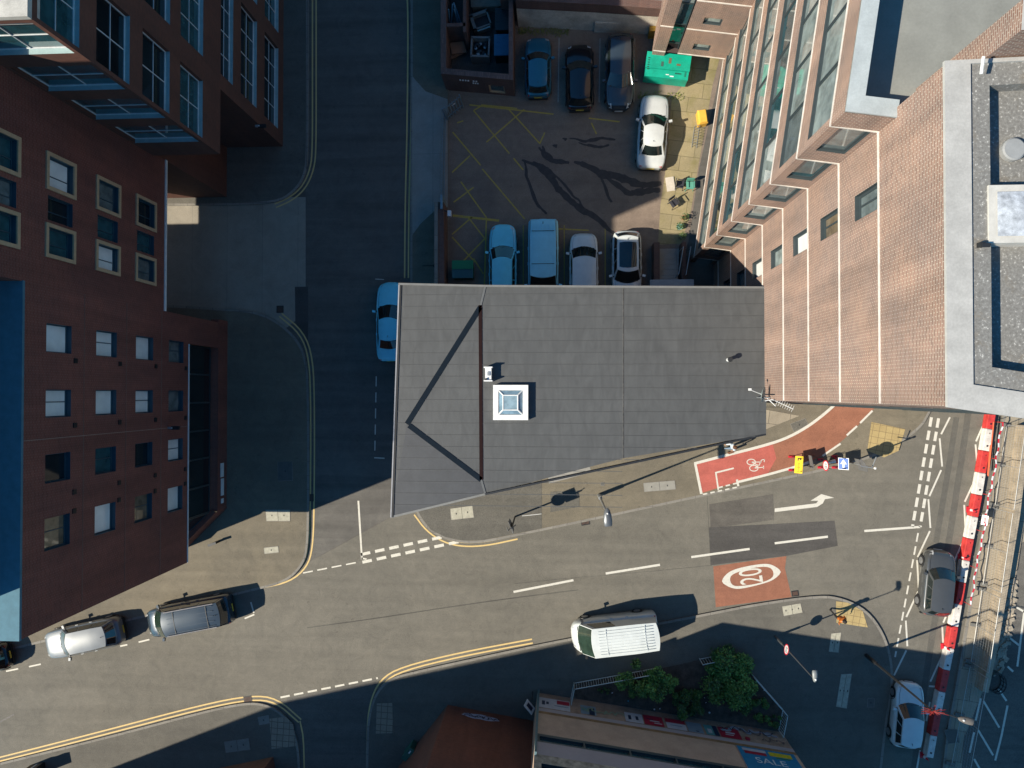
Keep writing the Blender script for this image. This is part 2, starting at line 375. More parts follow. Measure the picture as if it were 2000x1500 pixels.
pv_sw = pavement('pavement', [(200, 596), (330, 596), (450, 604), (500, 608), (545, 628), (585, 665), (602, 710), (605, 800), (605, 980), (603, 1075), (590, 1108), (560, 1136), (500, 1152), (300, 1200), (100, 1250), (-200, 1322)], [(-200, 596)], A_PAVE)
pv_e = pavement('pavement', [(803, -200), (803, 100), (803, 300), (802, 560), (804, 900), (808, 990), (832, 1032), (868, 1052), (905, 1060), (945, 1059), (1010, 1046), (1200, 1006), (1470, 948), (1650, 910), (1720, 886), (1785, 847), (1815, 812), (1900, 600), (1950, 300)], [(1400, 470), (1400, 560), (876, 560), (876, -200)], A_PAVE)
pv_s = pavement('pavement', [(716, 1700), (716, 1440), (722, 1385), (738, 1345), (765, 1322), (810, 1310), (900, 1290), (1040, 1260), (1110, 1246), (1250, 1222), (1375, 1198), (1480, 1177), (1600, 1161), (1645, 1167), (1692, 1190), (1725, 1235), (1742, 1290), (1742, 1350), (1728, 1420), (1700, 1700)], [], A_PAVE2)
pv_sw2 = pavement('pavement', [(-200, 1538), (0, 1489), (200, 1440), (400, 1387), (480, 1370), (520, 1373), (555, 1392), (578, 1430), (588, 1480), (590, 1700)], [(-200, 1700)], A_PAVE2)
pv_r = pavement('pavement', [(1830, 1700), (1838, 1480), (1870, 1310), (1905, 1100), (1925, 1000), (1958, 820), (1985, 600)], [(2300, 600), (2300, 1700)], SITE_SLAB)
# darker and paler surfaces laid in the footways
def patch(px, mat, parent, z=0.131, name='surface_patch', round_=0): 
    return sheet(name, px, z, mat, parent)
patch([(818, 1000), (842, 1034), (870, 1048), (905, 1055), (945, 1054), (1058, 1031), (1058, 930), (900, 900), (818, 940)], A_PAVE2, pv_e)
patch([(1075, 1000), (1132, 989), (1130, 957), (1075, 960)], A_PAVE2, pv_e, 0.134)
patch([(1070, 925), (1150, 905), (1155, 922), (1072, 944)], CONC_L, pv_e)
patch([(806, 150), (812, 158), (832, 180), (868, 193), (875, 195), (875, 405), (850, 412), (822, 438), (806, 460)], CONC_L, pv_e, name='crossover')
patch([(1495, 800), (1560, 812), (1495, 838)], SITE_SLAB, pv_e)
patch([(1700, 824), (1766, 838), (1753, 880), (1725, 893), (1692, 880)], TACT, pv_e, name='tactile_paving')
patch([(1631, 1173), (1655, 1176), (1683, 1192), (1693, 1224), (1632, 1215)], TACT, pv_s, name='tactile_paving')
patch([(737, 1372), (767, 1371), (769, 1430), (735, 1431)], TACT2, pv_s, name='tactile_paving')
patch([(528, 1402), (560, 1398), (574, 1412), (581, 1455), (532, 1461)], TACT2, pv_sw2, name='tactile_paving')
COVER = plain('pale_cover_slab', (0.40, 0.38, 0.30), 0.85, 0, 0.2, 5); COVER_D = plain('dark_cover', (0.11, 0.105, 0.095), 0.8)
RIM = plain('cover_keyhole', (0.03, 0.03, 0.03), 0.8)
def cover(px, mat, parent, keys=2):
    p = PTS(px); mb = MB(); mb.face([(q.x, q.y, 0.1345) for q in (p if (p[1]-p[0]).cross(p[2]-p[1]) > 0 else p[::-1])], mat)
    a = (p[0]+p[3])/2; b = (p[1]+p[2])/2
    for k in range(keys):
        c = a.lerp(b, (k+0.5)/keys); mb.box((c.x, c.y, 0.136), (0.06, 0.10, 0.006), RIM)
    for i in range(4): ribbon(mb, [p[i], p[(i+1) % 4]], 0.025, 0.1375, KERB)
    if keys > 1: c = a.lerp(b, 0.5); d = (p[3]-p[0])/2; ribbon(mb, [c-d*0.98, c+d*0.98], 0.02, 0.1375, RIM)
    return mb.build('inspection_cover', parent)
cover([(880, 993), (923, 987), (926, 1010), (882, 1015)], COVER, pv_e); cover([(520, 995), (568, 995), (568, 1017), (522, 1017)], COVER, pv_sw)
cover([(517, 1069), (545, 1066), (546, 1078), (518, 1081)], COVER, pv_sw, 1); cover([(1256, 943), (1317, 938), (1319, 955), (1258, 960)], plain('cover_grey', (0.27, 0.26, 0.23), 0.85), pv_e)
cover([(1526, 1183), (1562, 1177), (1566, 1195), (1529, 1202)], COVER, pv_s, 3); cover([(1622, 1236), (1641, 1234), (1636, 1273), (1617, 1271)], COVER, pv_s)
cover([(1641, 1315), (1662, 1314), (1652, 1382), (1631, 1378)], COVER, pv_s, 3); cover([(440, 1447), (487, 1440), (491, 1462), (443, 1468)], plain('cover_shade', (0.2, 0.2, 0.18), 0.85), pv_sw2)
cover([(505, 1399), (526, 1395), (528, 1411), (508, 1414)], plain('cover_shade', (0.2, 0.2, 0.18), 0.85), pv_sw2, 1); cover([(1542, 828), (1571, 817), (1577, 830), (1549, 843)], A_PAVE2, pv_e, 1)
cover([(544, 902), (572, 901), (573, 938), (545, 939)], COVER_D, pv_sw, 1); cover([(1693, 1362), (1706, 1362), (1705, 1379), (1692, 1379)], COVER_D, pv_s, 1)
cover([(1173, 352+590), (1180, 942), (1180, 948), (1173, 948)], COVER_D, pv_e, 0)
cover([(1842, 1424), (1866, 1422), (1872, 1448), (1850, 1450)], COVER_D, pv_r, 0)
# resurfaced panels on the road
sheet('tarmac_patch', [(1385, 1030), (1630, 1017), (1636, 1066), (1540, 1085), (1388, 1104)], 0.009, A_PATCH, main_road)
sheet('tarmac_patch', [(576, 560), (602, 560), (602, 690), (590, 650), (577, 635)], 0.009, A_PATCH, passage)
sheet('tarmac_patch', [(1385, 985), (1510, 965), (1512, 1015), (1388, 1032)], 0.008, A_GROUND, main_road)
sheet('red_panel', [(1393, 1106), (1536, 1086), (1533, 1110), (1546, 1166), (1398, 1186)], 0.010, REDLANE, main_road)
# ---- double yellow lines
def dyl(px, parent, z=0.012, single=False, mat=YEL_M, wd=0.095, gap=0.125, nk=2):
    mb = MB(); k = chaikin(PTS(px), nk)
    for o in ((0,) if single else (gap, -gap)): ribbon(mb, k, wd, z, mat, off=o)
    return mb.build('yellow_lines', parent)
dyl([(614, -200), (614, 150), (614, 290), (610, 330), (595, 365), (570, 388), (538, 402)], side_road)
dyl([(795, -200), (797, -20), (801, 20), (799, 250), (795, 400), (794, 543)], side_road)
dyl([(548, 615), (590, 650), (608, 700), (611, 800), (610, 1000), (607, 1070), (597, 1105), (565, 1133), (508, 1145)], side_road)
dyl([(812, 1003), (835, 1034), (868, 1056), (905, 1064), (950, 1062), (1010, 1049)], main_road)
dyl([(-200, 1532), (0, 1483), (200, 1432), (400, 1379), (490, 1362), (540, 1367), (586, 1408)], main_road)
dyl([(586, 1408), (595, 1450), (594, 1700)], stub_road, 0.014, True)
dyl([(719, 1700), (720, 1430), (726, 1372), (745, 1330), (785, 1306), (900, 1278), (1040, 1252)], main_road, 0.014)
# ---- white markings
mb = MB(); Z = 0.013
def ln(a, b, wd=0.11, m=WHITE_M, z=Z): ribbon(mb, [G2(*a), G2(*b)], wd, z, m)
for a, b in (((1003, 1156), (1120, 1133)), ((1183, 1120), (1289, 1103)), ((1350, 1088), (1464, 1072)), ((1513, 1061), (1617, 1048))): ln(a, b, 0.14, WHITE_M2)
mb.build('centre_line', main_road)
mb = MB(); ln((1688, 1037), (1797, 1029), 0.14, WHITE_M2); ln((700, 978), (707, 1092), 0.12); ln((706, 1090), (716, 1092), 0.1)
mb.build('edge_line', main_road)
mb = MB(); dashes(mb, G2(705, 1083), G2(872, 1047), 6, 0.66, 0.19, Z, WHITE_M); dashes(mb, G2(708, 1098), G2(905, 1056), 7, 0.66, 0.19, Z, WHITE_M)
dashes(mb, G2(592, 1119), G2(704, 1097), 4, 0.68, 0.085, Z, WHITE_M); mb.build('give_way_line', main_road)
mb2 = None

def dash_n(mbx, a, b, per, fill, wd, z, mat):
    A = G2(*a); B = G2(*b); L = (B-A).length; n = int(L/per); d = (B-A)/L
    for k in range(n+1):
        s0 = k*per; s1 = min(s0+per*fill, L)
        if s1 > s0: ribbon(mbx, [A+d*s0, A+d*s1], wd, z, mat)
mb = MB(); dash_n(mb, (1819, 815), (1782, 1029), 0.845, 0.70, 0.18, Z, WHITE_M2); dash_n(mb, (1833, 817), (1797, 1029), 0.845, 0.70, 0.18, Z, WHITE_M2); mb.build('crossing_dashes', main_road)
mb = MB(); dash_n(mb, (1793, 1041), (1748, 1283), 0.83, 0.66, 0.10, Z, WHITE_M2)
dash_n(mb, (548, 1362), (738, 1324), 0.93, 0.68, 0.12, Z+.003, WHITE_M); mb.build('lane_dashes', main_road)
mb = MB()
for a, b in (((1855, 815), (1838, 848)), ((1835, 856), (1840, 911)), ((1838, 918), (1815, 969)), ((1813, 975), (1817, 1031)), ((1816, 1037), (1792, 1088)), ((1791, 1094), (1794, 1148)), ((1793, 1155), (1770, 1205)), ((1769, 1212), (1772, 1262)), ((1770, 1270), (1746, 1319)),
             ((1926, 817), (1906, 862)), ((1905, 868), (1910, 926)), ((1907, 931), (1884, 980)), ((1883, 986), (1886, 1045)), ((1884, 1050), (1862, 1099)), ((1862, 1170), (1842, 1216)), ((1840, 1222), (1842, 1262)), ((1840, 1280), (1817, 1331)), ((1814, 1340), (1829, 1341)), ((1816, 1371), (1809, 1408)), ((1797, 1465), (1789, 1510))):
    ln(a, b, 0.105, WHITE_M2)
mb.build('zigzag_lines', main_road)
mb = MB()
for a, b in (((12, 1311), (36, 1306)), ((57, 1302), (80, 1297)), ((235, 1262), (249, 1259)), ((271, 1254), (292, 1249)), ((478, 1208), (497, 1200)), ((490, 1176), (496, 1197)), ((-60, 1329), (-20, 1319))): ln(a, b, 0.10)
ln((0, 1410), (28, 1395), 0.1, asphalt('faint_old_line', (0.21, 0.2, 0.18), (0.17, 0.16, 0.15)))
mb.build('parking_bay_line', main_road)
mb = MB(); dash_n(mb, (735, 735), (732, 892), 1.05, 0.62, 0.07, Z, WHITE_M); ln((731, 894), (751, 895), 0.07); ln((733, 545), (750, 546), 0.05); mb.build('parking_bay_line', side_road)
mb = MB(); mb.face([(p.x, p.y, Z) for p in PTS([(1513, 1000), (1596, 990), (1607, 983), (1611, 975), (1629, 972), (1604, 965), (1583, 978), (1598, 978), (1594, 983), (1513, 993)])], WHITE_M2); mb.build('turn_arrow', main_road)
# 20 roundel, stretched for drivers, read from the west
out = [(1408, 1136), (1416, 1123), (1430, 1113), (1461, 1105), (1497, 1100), (1513, 1105), (1527, 1116), (1520, 1125), (1506, 1135), (1479, 1143), (1443, 1151), (1427, 1148), (1416, 1142)]
inn = [(1425, 1134), (1427, 1124), (1438, 1118), (1465, 1110), (1492, 1106), (1506, 1109), (1511, 1118), (1510, 1127), (1499, 1134), (1474, 1141), (1443, 1145), (1431, 1144)]
def resample(pl, n, c):
    p = chaikin(PTS(pl), 2, True); r = []
    for k in range(n):
        a = k*2*math.pi/n; d = Vector((math.cos(a), math.sin(a))); best = None
        for i in range(len(p)):
            A, B = p[i]-c, p[(i+1) % len(p)]-c; e = B-A; den = d.x*e.y-d.y*e.x
            if abs(den) < 1e-9: continue
            t = (A.x*e.y-A.y*e.x)/den; u = (A.x*d.y-A.y*d.x)/den
            if t > 0 and -1e-6 <= u <= 1+1e-6: best = t
        r.append(c+d*(best or 1))
    return r
cc = G2(1468, 1126); O_ = resample(out, 72, cc); I_ = resample(inn, 72, cc); mb = MB()
for k in range(72):
    j = (k+1) % 72; mb.face([(I_[k].x, I_[k].y, 0.016), (O_[k].x, O_[k].y, 0.016), (O_[j].x, O_[j].y, 0.016), (I_[j].x, I_[j].y, 0.016)], WHITE_M2)
mb.build('roundel_ring', main_road)
c = G(1469, 1125)
M = Matrix.Translation((c.x, c.y, 0.017)) @ Matrix.Rotation(math.radians(90+9), 4, 'Z') @ Matrix.Shear('XY', 4, (0.0, 0.0)) @ Matrix.Diagonal((1.0, 2.0, 1, 1))
textmesh('20', 1.02, WHITE_M2, M, 'speed_figures', main_road)
# red cycle lane with white edges and a bicycle
up = [(1355, 905), (1420, 888), (1480, 873), (1530, 858), (1572, 836), (1607, 810), (1640, 780), (1700, 720)]
lo = [(1370, 963), (1440, 941), (1500, 926), (1550, 912), (1600, 893), (1635, 868), (1665, 840), (1702, 802), (1760, 740)]
lane = MB(); U = chaikin(PTS(up), 2); L_ = chaikin(PTS(lo), 2)
lane.face([(p.x, p.y, 0.132) for p in L_+U[::-1]], REDLANE); lane_o = lane.build('cycle_lane', pv_e)
mb = MB(); mb.face([(p.x, p.y, 0.135) for p in PTS([(1371, 961), (1440, 940), (1498, 925), (1515, 895), (1508, 868), (1480, 874), (1420, 889), (1357, 907)])], REDLANE2); mb.build('cycle_lane_panel', pv_e)
mb = MB(); ribbon(mb, U, 0.17, 0.139, WHITE_M2); ribbon(mb, chaikin(PTS([(1440, 941), (1500, 926), (1550, 912), (1585, 900)]), 1), 0.15, 0.139, WHITE_M2)
for a, b in (((1605, 890), (1640, 866)), ((1652, 850), (1672, 832)), ((1678, 826), (1702, 802))): ln(a, b, 0.12, WHITE_M2, 0.139)
ln((1357, 905), (1369, 964), 0.16, WHITE_M2, 0.1395); ln((1432, 914), (1396, 923), 0.1, WHITE_M2, 0.139); ln((1397, 922), (1402, 956), 0.1, WHITE_M2, 0.1392); ln((1438, 936), (1441, 949), 0.14, WHITE_M2, 0.1392)
dash_n(mb, (1372, 965), (1438, 951), 0.47, 0.6, 0.09, 0.139, WHITE_M2); dash_n(mb, (1402, 952), (1438, 943), 0.47, 0.6, 0.09, 0.139, WHITE_M2)
mb.build('cycle_lane_edge', pv_e)
mb = MB()
for cx, cy in ((1466, 902), (1471, 914)):
    c = G2(cx, cy); ring = [c+Vector((math.cos(a)*0.26, math.sin(a)*0.18)) for a in [k*2*math.pi/20 for k in range(21)]]; ribbon(mb, ring, 0.055, 0.1385, WHITE_M2)
for a, b in (((1466, 902), (1481, 909)), ((1481, 909), (1471, 914)), ((1471, 914), (1490, 912)), ((1481, 909), (1486, 898)), ((1466, 902), (1486, 902)), ((1486, 898), (1492, 897)), ((1492, 897), (1491, 902)), ((1490, 909), (1490, 915))): ln(a, b, 0.05, WHITE_M2, 0.1388)
mb.build('bicycle_symbol', pv_e)
# hatch markings on the site road
mb = MB()
for a, b in (((1913, 1362), (1903, 1405)), ((1900, 1428), (1891, 1468)), ((1918, 1367), (1949, 1419)), ((1908, 1424), (1937, 1473)), ((1965, 1376), (1953, 1436)), ((1953, 1436), (1941, 1483)), ((1948, 1345), (1963, 1367)), ((1900, 1480), (1914, 1505)), ((1998, 1190), (1984, 1300)), ((1983, 1185), (2000, 1195)), ((1965, 1300), (1976, 1310)), ((1970, 1245), (1988, 1259))): ln(a, b, 0.12, WHITE_M, 0.136)
mb.build('hatch_lines', site_road)
# yard markings and wet streaks
mb = MB()
def yl(a, b, wd=0.09): ribbon(mb, [G2(*a), G2(*b)], wd, 0.011+0.0004*(len(mb.f) % 7), YEL_O)
for a, b in (((917, 205), (1081, 223)), ((925, 216), (995, 300)), ((993, 213), (1054, 280)), ((1064, 259), (1054, 281)), ((1024, 214), (950, 278)), ((884, 258), (939, 323)), ((883, 337), (918, 304)), ((1003, 309), (1022, 332)),
             ((950, 425), (946, 560)), ((883, 458), (922, 424)), ((915, 425), (947, 466)), ((883, 463), (928, 512)), ((947, 466), (903, 512)), ((925, 505), (944, 535)), ((942, 330), (1025, 428)), ((900, 355), (950, 425)),
             ((893, 240), (905, 236)), ((886, 395), (925, 366)), ((925, 216), (940, 207)), ((1150, 231), (1210, 238)), ((1155, 240), (1165, 262)), ((1050, 445), (1150, 450)), ((940, 205), (1010, 212))): yl(a, b, 0.085)
yl((884, 421), (975, 431), 0.15); mb.build('yellow_hatching', car_park)
mb = MB()
OLDW = paint_mark('old_bay_paint', (0.36, 0.34, 0.30), 1.0)
for x in (1092, 1172, 1240): ribbon(mb, [G2(x, 75), G2(x-2, 200)], 0.06, 0.011, OLDW)
for x in (1022, 1102, 1182): ribbon(mb, [G2(x, 440), G2(x, 600)], 0.06, 0.011, YEL_O)
mb.build('bay_line', car_park)
WET = plain('wet_tarmac', (0.045, 0.036, 0.032), 0.6, 0, 0.3)
mb = MB()
for i, (pl, wd) in enumerate((([(1020, 311), (1048, 322), (1075, 345), (1098, 378), (1130, 405), (1165, 425), (1200, 456)], 0.42), ([(1050, 289), (1068, 300), (1080, 312), (1112, 318)], 0.32), ([(1122, 316), (1140, 320), (1170, 338), (1215, 348), (1255, 360), (1292, 358)], 0.55), ([(1024, 312), (1030, 355), (1045, 390), (1068, 418)], 0.22), ([(1073, 330), (1105, 365), (1130, 392), (1148, 421)], 0.16),
                ([(1168, 338), (1185, 375), (1195, 395)], 0.2), ([(1185, 345), (1225, 378), (1290, 372)], 0.45), ([(1110, 270), (1140, 276), (1175, 270), (1202, 273)], 0.22), ([(1130, 280), (1165, 288), (1190, 283)], 0.18), ([(1060, 285), (1062, 302), (1090, 318)], 0.35), ([(1040, 316), (1060, 325), (1085, 348)], 0.3), ([(1100, 268), (1106, 274)], 0.2), ([(1080, 283), (1088, 286)], 0.22))):
    p0 = PTS(pl); p1 = []
    for k in range(len(p0)-1):
        m_ = max(2, int((p0[k+1]-p0[k]).length/0.35))
        for j in range(m_): p1.append(p0[k].lerp(p0[k+1], j/m_)+Vector((random.uniform(-.07, .07), random.uniform(-.07, .07))))
    p = chaikin(p1+[p0[-1]], 1); q = list(p); n = len(p); pw = wd*0.2
    for k in range(n-1):
        w0 = wd*(0.35+0.65*math.sin(math.pi*(k+0.6)/(n+0.2)))*random.uniform(0.75, 1.2)
        d = (q[k+1]-q[k]).normalized(); nn = Vector((-d.y, d.x)); pn = nn if k == 0 else pn0; pn0 = nn; zz = 0.0125+0.0004*i
        mb.face([(q[k]-pn*pw/2).to_3d()+Vector((0, 0, zz)), (q[k+1]-nn*w0/2).to_3d()+Vector((0, 0, zz)), (q[k+1]+nn*w0/2).to_3d()+Vector((0, 0, zz)), (q[k]+pn*pw/2).to_3d()+Vector((0, 0, zz))], WET); pw = w0
mb.build('wet_streaks', car_park)
# gully gratings
def drain(px, py, rz, label, L=0.5, W_=0.38, z=0.014):
    c = G(px, py, z); t = empty('drain_grate', c, rz, label, 'drain', 'gully gratings along the kerbs'); f = MB(); g = MB()
    for s in (-1, 1): f.box((s*L/2, 0, 0.004), (0.05, W_, 0.012), DARKM); f.box((0, s*W_/2, 0.005), (L+0.05, 0.05, 0.012), DARKM)
    f.face([(-L/2, -W_/2, 0.001), (L/2, -W_/2, 0.001), (L/2, W_/2, 0.001), (-L/2, W_/2, 0.001)], BLACK)
    for k in range(6): g.box((-L/2+(k+0.5)*L/6, 0, 0.006), (0.04, W_-0.06, 0.008), plain('rusty_iron', (0.12, 0.07, 0.05), 0.8))
    f.build('frame', t); g.build('grate', t)
drain(1143, 1019, math.radians(11), 'rusty gully grating by the kerb near the tall lamp post')
drain(484, 1366, math.radians(10), 'rusty gully grating set across the double yellow lines')
drain(1553, 1159, math.radians(8), 'small dark gully grating beside the red 20 panel', 0.38, 0.3)
drain(547, 604, 0.0, 'black gully grating at the mouth of the shaded passage', 0.42, 0.42, 0.02)
drain(606, 972, 0.0, 'black gully grating on yellow lines at the edge of the shadow', 0.42, 0.42, 0.016)

TRK_D = asphalt('polished_track', (0.125, 0.12, 0.105), (0.115, 0.11, 0.097), wheel=80, streak=0.1, cracks=False)
def track(pl, wd, parent, z=0.0065, name='wheel_track'):
    mb = MB(); ribbon(mb, chaikin(PTS(pl), 2), wd, z, TRK_D); return mb.build(name, parent)
track([(1905, 700), (1888, 830), (1870, 950), (1848, 1090), (1815, 1270), (1785, 1500)], 0.38, main_road)
track([(1868, 815), (1850, 930), (1828, 1060)], 0.35, main_road)
DARKL = asphalt('tyre_mark', (0.135, 0.13, 0.112), (0.10, 0.095, 0.085), wheel=-10, streak=0.5, cracks=False)
mb = MB(); ribbon(mb, chaikin(PTS([(600, 1226), (740, 1207), (860, 1188), (1000, 1168), (1130, 1152)]), 2), 0.07, 0.0068, DARKL)
mb.build('tyre_mark', main_road)
mb = MB(); ribbon(mb, chaikin(PTS([(1390, 1104), (1250, 1118), (1100, 1130), (1005, 1140)]), 1), 0.03, 0.0068, DARKL); ribbon(mb, [G2(1380, 950), G2(1388, 1104)], 0.03, 0.0095, DARKL); mb.build('trench_joint', main_road)
# ================================================================== BUILDINGS
def glazed(parent, A, B, u0, u1, v0, v1, inset, fm, pm, fw=0.06, mull=(), bars=(), name='window', sur=None, label=None):
    """framed window in the wall A->B (outward on the right): frame object with a pane child"""
    A = Vector(A[:2]); B = Vector(B[:2]); d = (B-A).normalized(); n = Vector((d.y, -d.x)); ang = math.atan2(d.y, d.x)
    o0 = A+d*u0-n*inset; W_ = u1-u0; H_ = v1-v0
    f = MB(); t = 0.05
    def bar(ua, ub, va, vb, dep=t):
        f.box(((ua+ub)/2, -dep/2+0.01, (va+vb)/2), (ub-ua, dep, vb-va), fm)
    bar(0, W_, 0, fw); bar(0, W_, H_-fw, H_); bar(0, fw, fw, H_-fw); bar(W_-fw, W_, fw, H_-fw)
    for m in mull: bar(m*W_-fw*0.35, m*W_+fw*0.35, fw, H_-fw, 0.045)
    for m in bars: bar(fw, W_-fw, m*H_-fw*0.3, m*H_+fw*0.3, 0.04)
    fo = f.build(name, parent); fo.location = (o0.x, o0.y, v0); fo.rotation_euler = (0, 0, ang)
    p = MB(); p.face([(fw*.5, 0.0, fw*.5), (W_-fw*.5, 0, fw*.5), (W_-fw*.5, 0, H_-fw*.5), (fw*.5, 0, H_-fw*.5)], pm); p.build('pane', fo)
    if label: fo['label'] = label
    if sur:
        s = MB(); sw = 0.16; q = 0.07
        for (ua, ub, va, vb) in ((-sw, W_+sw, -sw, 0), (-sw, W_+sw, H_, H_+sw), (-sw, 0, 0, H_), (W_, W_+sw, 0, H_)):
            s.box(((ua+ub)/2, -inset-q/2+0.001, (va+vb)/2), (ub-ua, q, vb-va), sur)
            s.box(((ua+ub)/2, -inset/2-0.01, (va+vb)/2) if False else ((ua+ub)/2, -inset-q/2+0.003, (va+vb)/2), (0.001, 0.001, 0.001), sur)
        s.build('surround', fo)
    return fo
def flatroof(name, poly, z, mat, parent, t=0.25):
    mb = MB(); mb.prism(poly, z-t, z, mat); return mb.build(name, parent)
ROOF_GREY = plain('roof_felt_grey', (0.20, 0.20, 0.19), 0.9, 0, 0.15, 1.2)
TAN = plain('tan_stone_surround', (0.50, 0.34, 0.20), 0.85)
ZINC = plain('zinc_coping', (0.07, 0.17, 0.22), 0.85, 0.0)
# ---------------------------------------------------------------- apartment block on the left
XL = -21.5; YS = -9.98; YM = 4.55; YN = 12.95
ap = empty('apartment_block', (XL-5, 0, 0), 0, 'dark red brick apartment block with square windows standing beside the street', 'building')
def W(x, y): return Vector((x-(XL-5), y))     # into the block's own frame
rows = [5.46, 8.48, 11.55, 14.73]; wins = [(-6.72, -5.35), (-3.85, -2.62), (-1.05, 0.15), (1.75, 2.98)]
holes = []
for z in rows:
    for a, b in wins: holes.append((a-YS, b-YS, z, z+1.52))
mb = MB(); A = W(XL, YS); B = W(XL, YM)
mb.wall(A, B, 4.85, 17.5, BR_DARK, holes, 0.30, FRAME_BLUE)
mb.wall(W(XL-18, YS), A, 4.85, 17.5, BR_DARK); mb.face([(W(XL-18, YS).x, YS, 4.85), (W(XL-18, YM).x, YM, 4.85), (W(XL, YM).x, YM, 4.85), (W(XL, YS).x, YS, 4.85)], BR_DARK)
mb.build('wall', ap)
kinds = [[G_PALE, G_BLIND, G_GREY, G_BLIND], [G_WARM, G_DARK, G_BLIND, G_BLIND], [G_BLIND, G_BLIND, G_BLIND, G_BLIND], [G_WARM, G_DARK, G_BLIND, G_BLIND]]
for i, z in enumerate(rows):
    for j, (a, b) in enumerate(wins):
        pm = [[G_BLIND, G_BLIND, G_GREY, G_GREY], [G_WARM, G_DARK, G_BLIND, G_BLIND], [G_BLIND, G_TEAL, G_BLIND, G_BLIND], [G_WARM, G_DARK, G_BLIND, G_BLIND]][i][j]
        glazed(ap, A, B, a-YS, b-YS, z, z+1.52, 0.26, FRAME_BLUE, pm, 0.05, (0.55,) if (i+j) % 2 else ())
# ground floor set back under the overhang, glazed, with a brick plinth and a splayed corner
mb = MB(); P1 = W(XL+0.02, YM+0.2); P2 = W(XL+0.02, -7.6); P3 = W(XL-2.6, -10.6+0.4)
GX = XL-0.45
mb.wall(W(XL-18, -9.7), P3, 0.1, 1.5, BR_RED); mb.wall(P3, P2, 0.1, 1.5, BR_DARK); mb.wall(P2, P1, 0.1, 1.35, BR_DARK)
mb.face([(P3.x, P3.y, 1.5), (P2.x, P2.y, 1.5), (P2.x-.5, P2.y+.1, 1.5), (P3.x-.5, P3.y+.3, 1.5)], BR_DARK); mb.face([(P2.x, P2.y, 1.35), (P1.x, P1.y, 1.35), (P1.x-.5, P1.y, 1.35), (P2.x-.5, P2.y, 1.35)], BR_DARK)
mb.wall(W(XL, 2.9), W(XL, YM), 1.35, 4.85, BR_DARK); mb.build('plinth', ap)
for k in range(6):
    a = -7.6+k*1.75; glazed(ap, W(GX, -7.6), W(GX, 3.0), k*1.75, k*1.75+1.75, 1.5, 4.84, 0, FRAME_GREY, G_DARK, 0.05, name='shop_window')
glazed(ap, W(XL-3.1, -10.1), W(GX, -7.6), 0, 3.6, 1.5, 4.84, 0, FRAME_GREY, G_DARK, 0.05, (0.5,), name='shop_window')
mb = MB(); mb.box((W(XL+0.045, 0).x, -6.1, 0.75), (0.04, 1.1, 0.35), WHITEM); mb.box((W(XL+0.045, 0).x, -7.0, 0.75), (0.04, 0.3, 0.3), WHITEM); mb.box((W(XL+0.045, 0).x, -5.0, 0.8), (0.04, 0.9, 0.4), WHITEM); mb.build('fascia_sign', ap)
mb = MB(); mb.box((W(XL+0.02, 0).x, (YS+2.9)/2, 4.90), (0.06, 2.9-YS, 0.07), WHITEM); mb.build('edge_trim', ap)
# roof level: zinc-clad parapet and set-back top storey
mb = MB()
mb.box((W(XL-0.45, 0).x, (YS+YM)/2, 17.56), (0.98, YM-YS+0.04, 0.12), ZINC); mb.build('coping', ap)
mb = MB(); mb.prism([W(XL-17.9, 0.5), W(XL-1.27, 0.5), W(XL-1.27, 9.5), W(XL-17.9, 9.5)], 17.25, 26.0, BR_DARK, ROOF_GREY); mb.build('shadow_block', ap)  # unseen roof block, sized to throw the shadow edge across the yard
mb = MB(); mb.prism([W(XL-18, YM-0.3), W(XL-10.6, YM-0.3), W(XL-10.6, 6.9), W(XL-18, 6.9)], 0.1, 9.5, BR_DARK); mb.build('sun_blocker', ap)  # unseen block, added to cut down the sun patch in the passage
mb = MB(); mb.prism([W(XL-17.9, YS+1.6), W(XL-1.25, YS+1.6), W(XL-1.25, YM), W(XL-17.9, YM)], 17.3, 23.3, plain('top_storey_cladding', (0.02, 0.06, 0.085), 0.5, 0.1), ROOF_GREY); mb.build('top_storey', ap)
CONCP = plain('pale_roof_paving', (0.26, 0.25, 0.22), 0.85, 0, 0.2, 2)
mb = MB(); mb.prism([W(XL-17.9, YS+0.1), W(XL-0.9, YS+0.1), W(XL-0.9, YM), W(XL-17.9, YM)], 17.1, 17.3, CONCP); 
for k in range(4): mb.box((W(XL-1.6, 0).x, YS+0.35+k*0.33, 17.34), (1.5, 0.2, 0.08), CONCP)
mb.build('roof', ap)
# joints and small vents
mb = MB()
for z in (8.3, 11.4, 14.5): mb.box((W(XL+0.008, 0).x, (YS+YM)/2, z-0.6), (0.012, YM-YS, 0.03), plain('brick_joint', (0.2, 0.12, 0.09), 0.8))
mb.box((W(XL+0.012, 0).x, -1.95, 11.2), (0.02, 0.03, 12.5), plain('pale_joint', (0.3, 0.2, 0.16), 0.8)); mb.build('movement_joint', ap)
for z in rows:
    for y in (-7.35+2.1, -4.4, -1.9+0.5, 1.45):
        for dz in (0.2,):
            v = MB(); v.box((W(XL+0.02, 0).x, y-0.05 if y < 0 else y, z-0.25), (0.05, 0.22, 0.22), BLACK); v.build('vent', ap)
